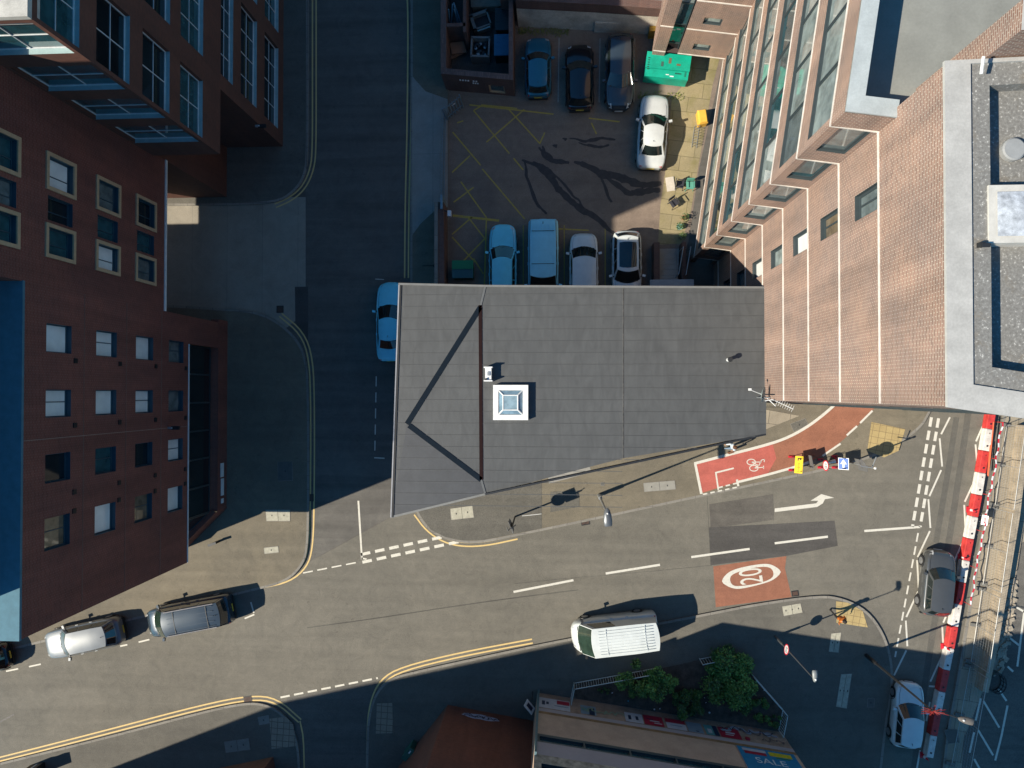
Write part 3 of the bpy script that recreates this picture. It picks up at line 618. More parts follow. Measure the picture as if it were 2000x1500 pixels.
# wing over the passage
holes = []; sets = []
for z in rows[1:]+[17.95]:
    for a, b, s in ((5.95, 7.1, 1), (7.4, 8.45, 0), (8.85, 10.15, 1)): holes.append((a-YM, b-YM, z, z+1.5)); sets.append((a, b, z, s))
A = W(XL, YM); B = W(XL, YN); mb = MB()
mb.wall(A, B, 7.35, 21.0, BR_DARK, holes, 0.28, FRAME_BLUE); mb.wall(B, W(XL-10.5, YN), 7.35, 21, BR_DARK); mb.wall(W(XL-10.5, YM), A, 17.5, 21, BR_DARK)
mb.face([(A.x-10.5, A.y, 7.35), (B.x-10.5, B.y, 7.35), (B.x, B.y, 7.35), (A.x, A.y, 7.35)], plain('white_soffit', (0.45, 0.44, 0.42), 0.8))
mb.wall(W(XL-10.5, YN), W(XL-10.5, YM), 7.35, 21, BR_DARK); mb.wall(W(XL, YM), W(XL-10.5, YM), 0, 7.35, BR_DARK)
mb.face([(A.x-10.5, A.y, 21), (A.x, A.y, 21), (B.x, B.y, 21), (B.x-10.5, B.y, 21)], ROOF_GREY); mb.build('wing_wall', ap)
for i, (a, b, z, s) in enumerate(sets):
    glazed(ap, A, B, a-YM, b-YM, z, z+1.5, 0.24, FRAME_BLUE, [G_TEAL, G_DARK, G_GREY, G_BLIND, G_TEAL][(i*7+2) % 5], 0.05, (0.4,), sur=TAN if s else None)
mb = MB(); mb.box((W(XL+0.01, 0).x, (YM+YN)/2, 7.42), (0.1, YN-YM, 0.16), WHITEM); mb.build('edge_trim', ap)
# ---------------------------------------------------------------- corner block, top left
XU = -17.8; Y0 = 12.8
BR_BROWN = brick('brick_dark_brown', (0.15, 0.062, 0.045), (0.115, 0.05, 0.038), (0.11, 0.065, 0.05), stain=0.25)
cb = empty('corner_apartment_block', (XU, Y0, 0), 0, 'tall dark brick apartment block with pale corner windows and white roof edge', 'building')
def U2(x, y): return Vector((x-XU, y-Y0))
bots = [10.45, 13.45, 16.45, 19.5]; low = [0.95, 4.15, 7.2]
mb = MB(); holes = []; wl = []
for z in bots:
    holes.append((0.18, 3.1, z, z+2.1)); wl.append((0.18, 3.1, z, z+2.1))
for z in low[2:]+bots[:]:
    holes += [(4.35, 9.6, z, z+2.1)]; wl.append((4.35, 9.6, z, z+2.1)); holes += [(10.6, 15.8, z, z+2.1)]; wl.append((10.6, 15.8, z, z+2.1))
SILLB = plain('pale_blue_sill', (0.32, 0.44, 0.44), 0.5, 0.0)
A = U2(XU, Y0); B = U2(XU, Y0+30)
mb.wall(A, B, 8.6, 21.9, BR_BROWN, [h for h in holes if h[2] > 8.6], 0.28, BR_BROWN, SILLB)
hs = [h for h in holes if h[2] < 8.6]+[(a, b, z, z+2.1) for z in low[:2] for a, b in ((4.35, 9.6), (10.6, 15.8))]
mb.wall(U2(XU, 16.3), B, 0.1, 8.6, BR_BROWN, [(h[0]-3.5, h[1]-3.5, h[2], min(h[3], 8.6)) for h in hs], 0.28, BR_BROWN, SILLB)
wl += [(a, b, z, z+2.1) for z in low[:2] for a, b in ((4.35, 9.6), (10.6, 15.8))]
sh = [(0.35, 3.55, z, z+2.1) for z in bots]
S0 = U2(XU-3.75, Y0); 
mb.wall(U2(XU-20, Y0), A, 8.6, 21.9, BR_BROWN, [(20-3.75+0.2, 20-0.18, z, z+2.1) for z in bots]+[(20-8.6, 20-4.6, z, z+2.1) for z in bots[2:]], 0.28, BR_BROWN, SILLB)
mb.face([(-20, 0, 8.6), (-20, 30, 8.6), (0, 30, 8.6), (0, 0, 8.6)], plain('dark_soffit', (0.07, 0.045, 0.04), 0.8))
# lower storeys step back at the corner
mb.wall(U2(XL-0.1, 16.3), U2(XU, 16.3), 0.1, 8.6, BR_BROWN); mb.wall(U2(XL-0.1, 13.0), U2(XL-0.1, 16.3), 0.1, 8.6, BR_BROWN); mb.wall(U2(XU-20, 13.0), U2(XL-0.1, 13.0), 0.1, 8.6, BR_BROWN)
mb.build('wall', cb)
for k, (a, b, z0, z1) in enumerate(wl):
    n = 1 if b-a < 3.5 else 3; glazed(cb, A, B, a, b, z0, min(z1, 8.58) if z0 < 8.6 else z1, 0.24, FRAME_WHITE, G_TEAL if k % 3 == 0 else G_DARK, 0.045, [(i+1)/(n+1) for i in range(n)], (0.45,))
for z in bots: glazed(cb, U2(XU-20, Y0), A, 20-3.55, 20-0.18, z, z+2.1, 0.24, FRAME_WHITE, G_TEAL, 0.045, (0.5,), (0.45,))
for z in bots[2:]: glazed(cb, U2(XU-20, Y0), A, 20-8.6, 20-4.6, z, z+2.1, 0.24, FRAME_WHITE, G_DARK, 0.045, (0.5,), (0.45,))
mb = MB(); cp = plain('white_roof_coping', (0.48, 0.46, 0.41), 0.85, 0, 0.2, 2)
mb.prism([U2(XU-20, Y0-0.05), U2(XU+0.05, Y0-0.05), U2(XU+0.05, Y0+30), U2(XU-0.9, Y0+30), U2(XU-0.9, Y0+0.95), U2(XU-20, Y0+0.95)], 21.9, 22.1, cp); mb.build('coping', cb)
flatroof('roof', [U2(XU-19.9, Y0+0.1), U2(XU-0.1, Y0+0.1), U2(XU-0.1, Y0+29.9), U2(XU-19.9, Y0+29.9)], 21.6, cp, cb)
def cctv(x, y, z, label):
    t = empty('security_lamp', (x, y, z), 0, label, 'lamp', 'black security lamps fixed to the brick walls'); a = MB(); a.box((0.1, 0, 0), (0.2, 0.12, 0.12), STEEL); a.build('bracket', t)
    b = MB(); b.box((0.42, 0, -0.02), (0.46, 0.2, 0.14), BLACK); b.tube((0.22, 0, 0.0), (0.27, 0, 0.0), 0.07, WHITEM); b.build('lamp_housing', t)
cctv(XL, -1.95, 7.0, 'black security lamp on the joint between square windows of the brick block')
cctv(XU, 16.0, 4.3, 'black security lamp low on the dark corner block below its windows')
# ---------------------------------------------------------------- centre building with the grey seamed roof
RZ = 10.3
m, t, b = _nodes('grey_membrane_roof'); v = _pos(t)
br = t.nodes.new('ShaderNodeTexBrick'); t.links.new(v, br.inputs['Vector']); br.offset = 0
br.inputs['Scale'].default_value = 1; br.inputs['Brick Width'].default_value = 200; br.inputs['Row Height'].default_value = 40; br.inputs['Mortar Size'].default_value = 0.0; br.inputs['Mortar Smooth'].default_value = 0.3
br.inputs['Color1'].default_value = (0.068, 0.071, 0.072, 1); br.inputs['Color2'].default_value = (0.063, 0.066, 0.067, 1); br.inputs['Mortar'].default_value = (0.045, 0.047, 0.048, 1)
mp = t.nodes.new('ShaderNodeMapping'); t.links.new(v, mp.inputs[0]); mp.inputs['Scale'].default_value = (2.9, 0.8, 1); mp.inputs['Rotation'].default_value = (0, 0, 0.12)
n1 = _noise(t, 1.0, 4, 0.55, mp.outputs[0], 0.8); n2 = _noise(t, 0.35, 6, 0.7, v, 1.0)
c = _mix(t, br.outputs[0], _ramp(t, n1.outputs[0], [(0.32, (0.84,)*3), (0.66, (1.16,)*3)]).outputs[0], 0.8, 'MULTIPLY')
c = _mix(t, c, _ramp(t, n2.outputs[0], [(0.3, (0.88, 0.88, 0.88)), (0.7, (1.1, 1.09, 1.07))]).outputs[0], 0.9, 'MULTIPLY')
n3 = _noise(t, 9, 5, 0.7, v); c = _mix(t, c, (0.26, 0.24, 0.19), _ramp(t, n3.outputs[0], [(0.70, (0, 0, 0)), (0.80, (0.5,)*3)]).outputs[0])
t.links.new(c, b.inputs['Base Color']); b.inputs['Roughness'].default_value = 0.62; _bump(t, b, n1.outputs[0], 0.25, 0.02)
ROOFM = m
sb = empty('shop_building', (0, 0, 0), 0, 'low building with a broad grey seamed roof and V-shaped gutters', 'building')
NW = G2(779, 555, RZ); NE = G2(1497, 562, RZ); SE = G2(1495, 848, RZ); SM = G2(948, 965, RZ); SW = G2(763, 1010, RZ)
NM = G2(948, 559, RZ); g1 = G2(938, 600, RZ); g2 = G2(795, 828, RZ); g3 = G2(940, 937, RZ)
def zz(p, z): return (p.x, p.y, z)
mb = MB()
zl = RZ
gv = [(1217, RZ+0.05)]
E1 = G2(1217, 560, RZ); E2 = G2(1217, 895, RZ)
mb.face([zz(g1, zl), zz(g3, zl), zz(SM, RZ), zz(E2, RZ), zz(E1, RZ), zz(NM, RZ)], ROOFM)
mb.face([zz(E1, RZ), zz(E2, RZ), zz(SE, RZ+.1), zz(NE, RZ+.1)], ROOFM)
mb.face([zz(g1, zl), zz(g2, zl), zz(g3, zl)], ROOFM)
mb.face([zz(NW, RZ), zz(g2, zl), zz(g1, zl), zz(NM, RZ)], ROOFM); mb.face([zz(NW, RZ), zz(SW, RZ), zz(g2, zl)], ROOFM)
mb.face([zz(SW, RZ), zz(SM, RZ), zz(g3, zl), zz(g2, zl)], plain('grey_membrane_slope_shade', (0.054, 0.057, 0.062), 0.6, 0, 0.14, 1.5))  # facet lies flat; its slope shading is put into a darker colour
mb.build('roof', sb)
def lerp2(a, b, t): return a.lerp(b, t)
# raised seams
SEAM = plain('roof_seam', (0.07, 0.073, 0.075), 0.6)
mb = MB()
def clipx(y):
    xs = []; poly = [NW, SW, SM, SE, NE]
    for i in range(5):
        p, q = poly[i], poly[(i+1) % 5]
        if (p.y-y)*(q.y-y) < 0: xs.append(p.x+(q.x-p.x)*(y-p.y)/(q.y-p.y))
    return sorted(xs)
y = NW.y-0.55
while y > SW.y:
    xs = clipx(y)
    if len(xs) >= 2 and xs[-1]-xs[0] > 0.6:
        y_ = y
        mb.box(((xs[0]+E1.x)/2, y, RZ+0.006), (E1.x-xs[0]-0.1, 0.024, 0.022), SEAM)
        if xs[-1] > E1.x+0.3:
            L_ = xs[-1]-E1.x-0.1; sl = math.atan2(0.1, NE.x-E1.x); M = Matrix.Translation((E1.x+0.05, y, RZ+0.008)) @ Matrix.Rotation(-sl, 4, 'Y'); mb.box((L_/2, 0, 0), (L_, 0.024, 0.022), SEAM, 0, M)
    y -= 0.582
mb.build('roof_seams', sb)
mb = MB(); ribbon(mb, [E1, E2], 0.022, RZ+.03, plain('pale_seam', (0.15, 0.14, 0.125), 0.7, 0, .5, 6), h=0.05); mb.build('cross_joint', sb)
GUT = plain('gutter_shade_blue', (0.008, 0.014, 0.022), 0.6); GUTR = plain('gutter_shade_brown', (0.02, 0.010, 0.010), 0.6);  # flat strips; the shade inside the gutter channels is put into the colour
for q_ in (GUT, GUTR): q_.node_tree.nodes['Principled BSDF'].inputs['Specular IOR Level'].default_value = 0.05
LIP = plain('gutter_lip', (0.10, 0.105, 0.107), 0.6)
def gutter(p, q, wd, mat):
    mb = MB(); ribbon(mb, [p, q], wd, zl+0.03, mat); return mb.build('gutter', sb)
gutter(g1+Vector((0, 0.1)), g3, 0.17, GUTR); gutter(g1, g2, 0.25, GUT); gutter(g2+(g3-g2).normalized()*0.12, g3, 0.25, GUT)
mb = MB(); ribbon(mb, [NW, SW], 0.06, RZ+0.05, plain('verge_cap_white', (0.3, 0.3, 0.31), 0.5), off=0.02, h=0.3); ribbon(mb, [NW, SW], 0.09, RZ+0.04, BLACK, off=0.10)
ribbon(mb, [SW, SM], 0.1, RZ+0.02, ROOF_GREY, off=0.0, h=0.3); ribbon(mb, [SM, SE], 0.09, RZ+0.10, DARKM, h=0.35); ribbon(mb, [NW, NM, NE], 0.1, RZ+0.10, plain('north_edge', (0.16, 0.16, 0.155), 0.6), h=0.4)
ribbon(mb, [NM, g1], 0.10, RZ+0.03, LIP); ribbon(mb, [SM, g3], 0.10, RZ+0.03, LIP)
mb.build('roof_edge', sb)
def ins(p, d): c = Vector(((NW.x+SE.x)/2, (NW.y+SE.y)/2)); return p+(c-p).normalized()*d
wp = [ins(q, 0.45) for q in (NW, SW, SM, SE, NE)]
mb = MB(); mb.prism(wp, 0.0, RZ-0.3, BR_OLD, top=False); mb.build('wall', sb)
for (pa, pb, n_) in ((wp[0], wp[1], 4), (wp[1], wp[2], 2), (wp[2], wp[3], 6)):
    L_ = (pb-pa).length
    for k in range(n_):
        u = L_*(k+0.5)/n_
        glazed(sb, pa, pb, u-1.0, u+1.0, 0.6, 2.9, -0.04, FRAME_GREY, G_DARK, 0.08, (0.5,), name='shop_window')
        for z in (4.4, 7.4): glazed(sb, pa, pb, u-0.55, u+0.55, z, z+1.5, -0.04, FRAME_WHITE, [G_DARK, G_GREY, G_BLIND][(k+int(z)) % 3], 0.07, (), (0.5,))
# skylight: upstand, frame, glass pyramid
sk = empty('skylight', G(998, 786, RZ), 0); sk.parent = sb; mb = MB(); s = 0.86
mb.box((0, 0, 0.13), (2*s, 2*s, 0.26), WHITEM)
for a in range(4):
    R_ = Matrix.Rotation(a*math.pi/2, 4, 'Z')
    mb.box((0.13, -s+0.13, 0.29+0.0), (2*s-0.26, 0.26, 0.07), WHITEM, 0, R_)
    for k in range(6): mb.box((-s+0.16+k*0.27, -s-0.012, 0.2), (0.035, 0.03, 0.035), DARKM, 0, R_)
mb.build('upstand', sk)
mb = MB(); q = s-0.27; h = 0.5; c0 = [(-q, -q, 0.28), (q, -q, 0.28), (q, q, 0.28), (-q, q, 0.28)]; r = 0.36; h = 0.40; c1 = [(-r, -r, h), (r, -r, h), (r, r, h), (-r, r, h)]
gl = glass('skylight_glass', (0.24, 0.36, 0.44), 0.08, 0.8)
for i in range(4): mb.face([c0[i], c0[(i+1) % 4], c1[(i+1) % 4], c1[i]], gl)
mb.face(c1, glass('skylight_glass_top', (0.30, 0.42, 0.48), 0.12, 0.8)); mb.build('glazing', sk)
mb = MB()
for i in range(4): mb.tube(c0[i], c1[i], 0.035, WHITEM); mb.tube(c1[i], c1[(i+1) % 4], 0.03, WHITEM)
mb.build('glazing_bars', sk)
vb = empty('roof_vent', G(955, 731, RZ), 0); vb.parent = sb; mb = MB(); mb.box((0, 0, 0.2), (0.3, 0.62, 0.4), WHITEM)
for sx in (-1, 1): mb.box((0, sx*0.33, 0.25), (0.42, 0.06, 0.5), WHITEM)
mb.box((0.02, 0.02, 0.42), (0.12, 0.2, 0.05), STEEL); mb.tube((-.1, -.25, .4), (-.1, -.25, .5), .05, DARKM); mb.build('vent_box', vb)
vp = MB(); c = G(1421, 703, RZ); vp.tube((c.x, c.y, RZ), (c.x, c.y, RZ+0.5), 0.09, WHITEM); vp.tube((c.x, c.y, RZ+0.5), (c.x, c.y, RZ+0.58), 0.13, DARKM, 0.11); vp.build('soil_pipe', sb)
# ---------------------------------------------------------------- student tower and its angled wing, right
XT = 10.2
tw = empty('student_tower', (XT, 0, 0), 0, 'tall pinkish brick tower with white string courses and a long angled window wing', 'building')
def T(x, y): return Vector((x-XT, y))
LINES = [22.05-2.97*k for k in range(8)]
e1 = Vector((0.148, 0.989)); e2 = Vector((0.989, -0.148))
C = Vector((8.72, 8.42)); TS = Vector((XT, -0.33)); TN = Vector((XT, 8.15)); TOPZ = 25.65
mb = MB(); wy = (5.80, 6.66); A = T(XT, 8.5); B = T(XT, -0.33); L = (B-A).length
wh = [(8.5-wy[1], 8.5-wy[0], z-1.72, z-0.04) for z in LINES]
mb.wall(A, B, 0.0, TOPZ, BR_TOWER, wh, 0.22, FRAME_GREY)
SEp = TS+e2*16; SEw = TS+Vector((0.9985, -0.055))*16; mb.wall(B, T(SEw.x, SEw.y), 0.0, TOPZ-0.3, BR_TOWER); mb.face([(0, B.y, TOPZ-0.3), (T(SEw.x, 0).x, SEw.y, TOPZ-0.3), (T(SEp.x, 0).x, SEp.y, TOPZ-0.3)], BR_TOWER); mb.wall(B, T(SEp.x, SEp.y), TOPZ-0.3, TOPZ, BR_TOWER); NEp = Vector((26, 8.9))
mb.wall(T(26, 8.9), T(XT, 8.5), 20.0, TOPZ, BR_TOWER); mb.wall(T(SEw.x, SEw.y), T(26, 8.9), 0, TOPZ, BR_TOWER); mb.build('wall', tw)
for z in LINES:
    for u in (2.5, 7.0, 11.5): glazed(tw, B, T(SEw.x, SEw.y), u, u+1.3, z-1.7, z-0.1, -0.04, FRAME_GREY, G_GREY, 0.08)
for k, h in enumerate(wh): glazed(tw, A, B, h[0], h[1], h[2], h[3], 0.18, FRAME_GREY, [G_GREY, G_WARM, G_BLIND, G_PALE, G_BLIND, G_GREY, G_DARK, G_DARK][k], 0.09, (0.45,) if k < 2 else ())
for z in LINES:
    mb = MB(); mb.box((-0.012, (8.3-0.33)/2, z), (0.05, 8.6, 0.06), STRING); mb.build('string_course', tw)
# coping, parapet gravel strip and sunk roof
COPE = plain('silver_coping', (0.42, 0.41, 0.385), 0.8, 0.0, 0.16, 1.4); GRAV = plain('gravel_felt', (0.17, 0.165, 0.15), 0.9, 0, 0.35, 6)
m, t, b = _nodes('speckled_roof'); v = _pos(t); n = _noise(t, 14, 4, 0.7, v); n2 = _noise(t, 0.9, 6, 0.7, v, 0.8)
c = _ramp(t, n.outputs[0], [(0.3, (0.13, 0.125, 0.115)), (0.6, (0.22, 0.215, 0.20)), (0.68, (0.55, 0.54, 0.5))]).outputs[0]
c = _mix(t, c, (0.16, 0.11, 0.05), _ramp(t, n2.outputs[0], [(0.55, (0, 0, 0)), (0.72, (0.6,)*3)]).outputs[0]); t.links.new(c, b.inputs['Base Color']); b.inputs['Roughness'].default_value = 0.9
SPECK = m
def ring(mb, outer, inner, z0, z1, mat):
    n = len(outer)
    for i in range(n):
        o0, o1, i0, i1 = outer[i], outer[(i+1) % n], inner[i], inner[(i+1) % n]
        mb.face([(o0.x, o0.y, z1), (o1.x, o1.y, z1), (i1.x, i1.y, z1), (i0.x, i0.y, z1)], mat)
        mb.face([(o0.x, o0.y, z0), (o1.x, o1.y, z0), (o1.x, o1.y, z1), (o0.x, o0.y, z1)], mat); mb.face([(i1.x, i1.y, z0), (i0.x, i0.y, z0), (i0.x, i0.y, z1), (i1.x, i1.y, z1)], mat)
def q4(d, dn=None):
    dn = d if dn is None else dn
    a = Vector((XT+d, 8.62-dn)); b_ = TS+Vector((d, 0))+Vector((0, d*0.9)); c_ = SEp+Vector((-d, d)); d_ = Vector((26-d, 9.0-dn))
    return [T(p.x, p.y) for p in (a, b_, c_, d_)]
mb = MB(); ring(mb, q4(-0.03), q4(0.62, 0.06), TOPZ-0.02, TOPZ+0.08, COPE); mb.build('coping', tw)
mb = MB(); ring(mb, q4(0.62, 0.06), q4(1.12, 0.62), TOPZ-0.5, TOPZ+0.02, SPECK); mb.build('parapet', tw)
mb = MB(); mb.face([(p.x, p.y, TOPZ-0.42) for p in q4(1.1, 0.6)], SPECK); mb.build('roof', tw)
c = G(1975, 294, TOPZ-0.4); mb = MB(); mb.lathe((c.x-XT, c.y, TOPZ-0.42), [(0.30, 0), (0.30, 0.14), (0.26, 0.17), (0, 0.17)], plain('grey_vent_disc', (0.28, 0.29, 0.29), 0.7), 24); mb.build('roof_vent', tw)
c = G(1985, 415, TOPZ+0.2); rl = empty('rooflight', (c.x-XT+0.35, c.y, TOPZ-0.42)); rl.parent = tw; mb = MB(); mb.box((0, 0, 0.25), (1.9, 1.5, 0.5), plain('rooflight_kerb', (0.55, 0.53, 0.48), 0.7)); mb.build('upstand', rl)
mb = MB(); mb.grid([[(-0.75+i*0.25, -0.58+j*0.23, 0.52+0.14*(1-(abs(-0.75+i*0.25)/0.75)**2)*(1-(abs(-0.58+j*0.23)/0.58)**2)) for i in range(7)] for j in range(6)], plain('frosted_dome', (0.46, 0.49, 0.53), 0.35, 0, 0.4, 5)); mb.build('dome', rl)
mb = MB(); c = G(1911, 480, TOPZ); mb.box((c.x-XT, c.y, TOPZ+0.1), (0.12, 0.12, 0.2), DARKM); mb.box((c.x-XT+.06, c.y-.03, TOPZ+0.2), (0.2, 0.1, 0.06), DARKM); mb.build('roof_bracket', tw)
mb = MB(); c = G(1926, 122, 26.2); mb.tube((c.x-XT, c.y-0.2, 26.0), (c.x-XT, c.y+0.2, 26.1), 0.04, WHITEM); mb.build('flue', tw)
# annex wall rising behind the wing roof
mb = MB(); an = [T(11.25, 8.74), T(26, 8.95), T(26, 10.3), T(11.3, 9.5)]
mb.prism(an, 20.0, 27.0, COPE, BR_TOWER); mb.build('annex', tw)
# wing
CN = C+e1*20; CE = C+e2*1.5; WTOP = 23.15
hz_ = [(LINES[k+1]+1.22 if k < 7 else None, LINES[k]-0.04) for k in range(7)]
bands = [(LINES[k+1]+0.92, LINES[k]-0.03) for k in range(7)]+[(LINES[7]-2.9+0.95, LINES[7]-0.03)]
mb = MB(); A = T(CN.x, CN.y); B = T(C.x, C.y)
holes = [(0.0, 19.7, a, b_) for a, b_ in bands]
mb.wall(A, B, -3.0, WTOP, BR_TOWER, holes, 0.14, FRAME_GREY)
holes = [(0.32, 1.3, a, b_) for a, b_ in bands]
mb.wall(B, T(CE.x, CE.y), -3.0, WTOP, BR_TOWER, holes, 0.16, FRAME_GREY); mb.build('wing_wall', tw)
pk = [G_GREY, G_PALE, G_PALE, G_TEAL, G_PALE, G_PALE, G_GREY, G_PALE, G_GREY, G_PALE, G_DARK]
random.seed(5)
for k, (a, b_) in enumerate(bands):
    if k > 6: continue
    for j in range(9):
        u0 = 19.68-(j+1)*1.9
        if u0 < 2: continue
        glazed(tw, A, B, u0, u0+1.88, a, b_, 0.12, FRAME_GREY, pk[random.randrange(len(pk))], 0.06, ())
    glazed(tw, B, T(CE.x, CE.y), 0.32, 1.3, a, b_, 0.13, FRAME_GREY, pk[(k*3) % 11], 0.07, (), name='window')
for z in LINES:
    mb = MB(); ribbon(mb, [A, B+(B-A).normalized()*0.02, T(CE.x, CE.y)], 0.05, z+0.04, STRING, off=-0.005, h=0.06); mb.build('string_course', tw)
BLUEC = plain('pale_blue_coping', (0.40, 0.44, 0.445), 0.75, 0.0, 0.14, 1.5)
mb = MB(); Ai, Bi, Ci = CN+e2*0.50, C+e2*0.50+e1*0.52, CE+e1*0.52
def wq(p): return T(p.x, p.y)
for (a0, a1, b0, b1) in ((CN, C, Bi, Ai), (C, CE, Ci, Bi)):
    mb.face([(wq(p).x, wq(p).y, WTOP+0.06) for p in (a0, a1, b0, b1)], BLUEC)
mb.wall(A, B, WTOP-.05, WTOP+.06, BLUEC); mb.wall(B, wq(CE), WTOP-.05, WTOP+.06, BLUEC)
mb.wall(wq(Bi), wq(Ai), 22.2-.2, WTOP+.06, COPE); mb.wall(wq(Ci), wq(Bi), 21.9, WTOP+.06, COPE); mb.build('wing_coping', tw)
mb = MB(); mb.face([(wq(p).x, wq(p).y, 22.15) for p in (C+e1*.4+e2*.4, CE+e1*.4+e2*3, CN+e2*14, CN+e2*.4)], plain('wing_roof_felt', (0.235, 0.24, 0.22), 0.85, 0, 0.12, 0.9)); mb.build('wing_roof', tw)
# projecting north block with a glazed slot
N0 = C+e1*12.2; NW0 = N0-e2*2.9; NS = NW0-e2*0.75; NG = NS-e2*0.75
mb = MB(); nh = [(0.75, 1.75, 1.35+2.83*k+1.1, 1.35+2.83*k+1.75) for k in range(6)]
mb.wall(wq(NW0), wq(N0+e2*0.1), 1.75, 20.0, BR_TOWER, nh, 0.18, FRAME_GREY); mb.wall(wq(NG), wq(NS), 1.0, 20, BR_TOWER); mb.wall(wq(NG+e1*7), wq(NG), 1.0, 20, BR_TOWER)
mb.face([(wq(p).x, wq(p).y, 1.75) for p in (NG, NG+e1*7, N0+e1*7, N0)], plain('dark_soffit', (0.07, 0.045, 0.04), 0.8)); mb.wall(wq(NW0+e1*1.5), wq(N0+e1*1.5), 0, 1.75, BR_OLD); mb.wall(wq(NS+e1*0.4), wq(NW0+e1*0.4), 0, 20, FRAME_GREY)
mb.build('north_block_wall', tw)
for h in nh: glazed(tw, wq(NW0), wq(N0), h[0], h[1], h[2], h[3], 0.15, FRAME_GREY, G_PALE, 0.08)
for k in range(9): glazed(tw, wq(NS+e1*.3), wq(NW0+e1*.3), 0, 0.75, 0.3+2.1*k, 0.3+2.1*k+2.1, 0, FRAME_GREY, [G_DARK, G_DARK, G_TEAL, G_PALE, G_GREY][k % 5], 0.05, name='slot_window')
for k in range(7):
    z = 1.75+2.83*k; mb = MB(); ribbon(mb, [wq(NW0), wq(N0)], 0.05, z+0.07, STRING, off=-0.01, h=0.07); mb.build('string_course', tw); mb = MB(); ribbon(mb, [wq(NG), wq(NS)], 0.05, z+0.07, STRING, off=-0.01, h=0.07); mb.build('string_course', tw)
# ---------------------------------------------------------------- hoarding building, bottom
LA = Vector((-1.0, -19.12)); LB = Vector((14.25, -21.17)); ldir = (LB-LA).normalized(); ln_ = Vector((-ldir.y, ldir.x))   # outward = north
lb = empty('corner_shop', (LA.x, LA.y, 0), 0, 'cream rendered corner building with posters, ribbon windows and a blue sale banner', 'building')
def Q(p): return Vector((p.x-LA.x, p.y-LA.y))
CREAM = plain('cream_render', (0.52, 0.37, 0.27), 0.85, 0, 0.14, 0.8); GREYF = plain('grey_fascia', (0.40, 0.35, 0.36), 0.7, 0, 0.06, 0.6); MOSSY = plain('mossy_render', (0.50, 0.43, 0.33), 0.9, 0, 0.5, 3); SOOT = plain('ochre_band', (0.30, 0.18, 0.085), 0.85, 0, 0.3, 2)
back = 14.0; LBk = LB-ln_*2.0+ldir*1.2; LC = LB-ln_*back+ldir*1.2; LD = LA-ln_*back
HT = 10.3; Ln = (LB-LA).length
mb = MB(); a, b_ = Q(LB), Q(LA)
mb.wall(a, b_, 0.05, 2.15, plain('dirty_pink_render', (0.38, 0.26, 0.19), 0.85, 0, 0.3, 1.5)); mb.wall(a, b_, 2.15, 2.55, GREYF); mb.wall(a, b_, 2.55, 2.85, SOOT)
wh = [(0.25+i*2.55, 2.7+i*2.55, 5.55, 6.05) for i in range(6)]
mb.wall(a, b_, 2.85, 5.3, CREAM); mb.wall(a, b_, 5.3, 6.2, plain('dark_green_band', (0.06, 0.085, 0.09), 0.5), [(Ln-h[1], Ln-h[0], h[2], h[3]) for h in wh], 0.2, FRAME_GREY); mb.wall(a, b_, 6.2, 7.5, GREYF); mb.wall(a, b_, 7.5, 8.2, MOSSY)
wh2 = [(0.4+i*2.6, 2.6+i*2.6, 8.35, 9.3) for i in range(5)]
mb.wall(a, b_, 8.2, HT, MOSSY, [(Ln-h[1], Ln-h[0], h[2], h[3]) for h in wh2], 0.2, FRAME_GREY)
mb.wall(b_, Q(LD), 0.05, HT, CREAM); mb.wall(Q(LBk), a, 0.05, HT, plain('pink_render', (0.34, 0.25, 0.2), 0.85, 0, 0.2)); mb.wall(Q(LC), Q(LBk), 0.05, HT, CREAM); mb.wall(Q(LD), Q(LC), 0.05, HT, CREAM); mb.build('wall', lb)
for h in wh: glazed(lb, a, b_, Ln-h[1], Ln-h[0], h[2], h[3], 0.15, FRAME_GREY, G_TEAL, 0.05, ())
for h in wh2: glazed(lb, a, b_, Ln-h[1], Ln-h[0], h[2], h[3], 0.15, FRAME_GREY, G_DARK, 0.05, (0.5,), name='upper_window')
flatroof('roof', [Q(LA), Q(LB), Q(LBk), Q(LC), Q(LD)], HT, ROOF_GREY, lb)
mb = MB()
for u in (0.0,):
    p = Q(LA+ldir*0.06+ln_*0.1); mb.box((p.x, p.y, 3.9), (0.12, 0.22, 7.6), plain('teal_downpipe', (0.10, 0.18, 0.2), 0.5), math.atan2(ldir.y, ldir.x))
mb.build('corner_pilaster', lb)
# upper block behind (casts the long shadow to the east)
ot = MB(); o1 = [Vector((6.2, -23.2)), Vector((13.9, -23.0)), Vector((13.9, -34)), Vector((6.2, -34))]; ot.prism([p for p in o1], 10.25, 18.5, CREAM, None); 
oo = ot.build('upper_block', lb); oo.location = (-LA.x, -LA.y, 0)
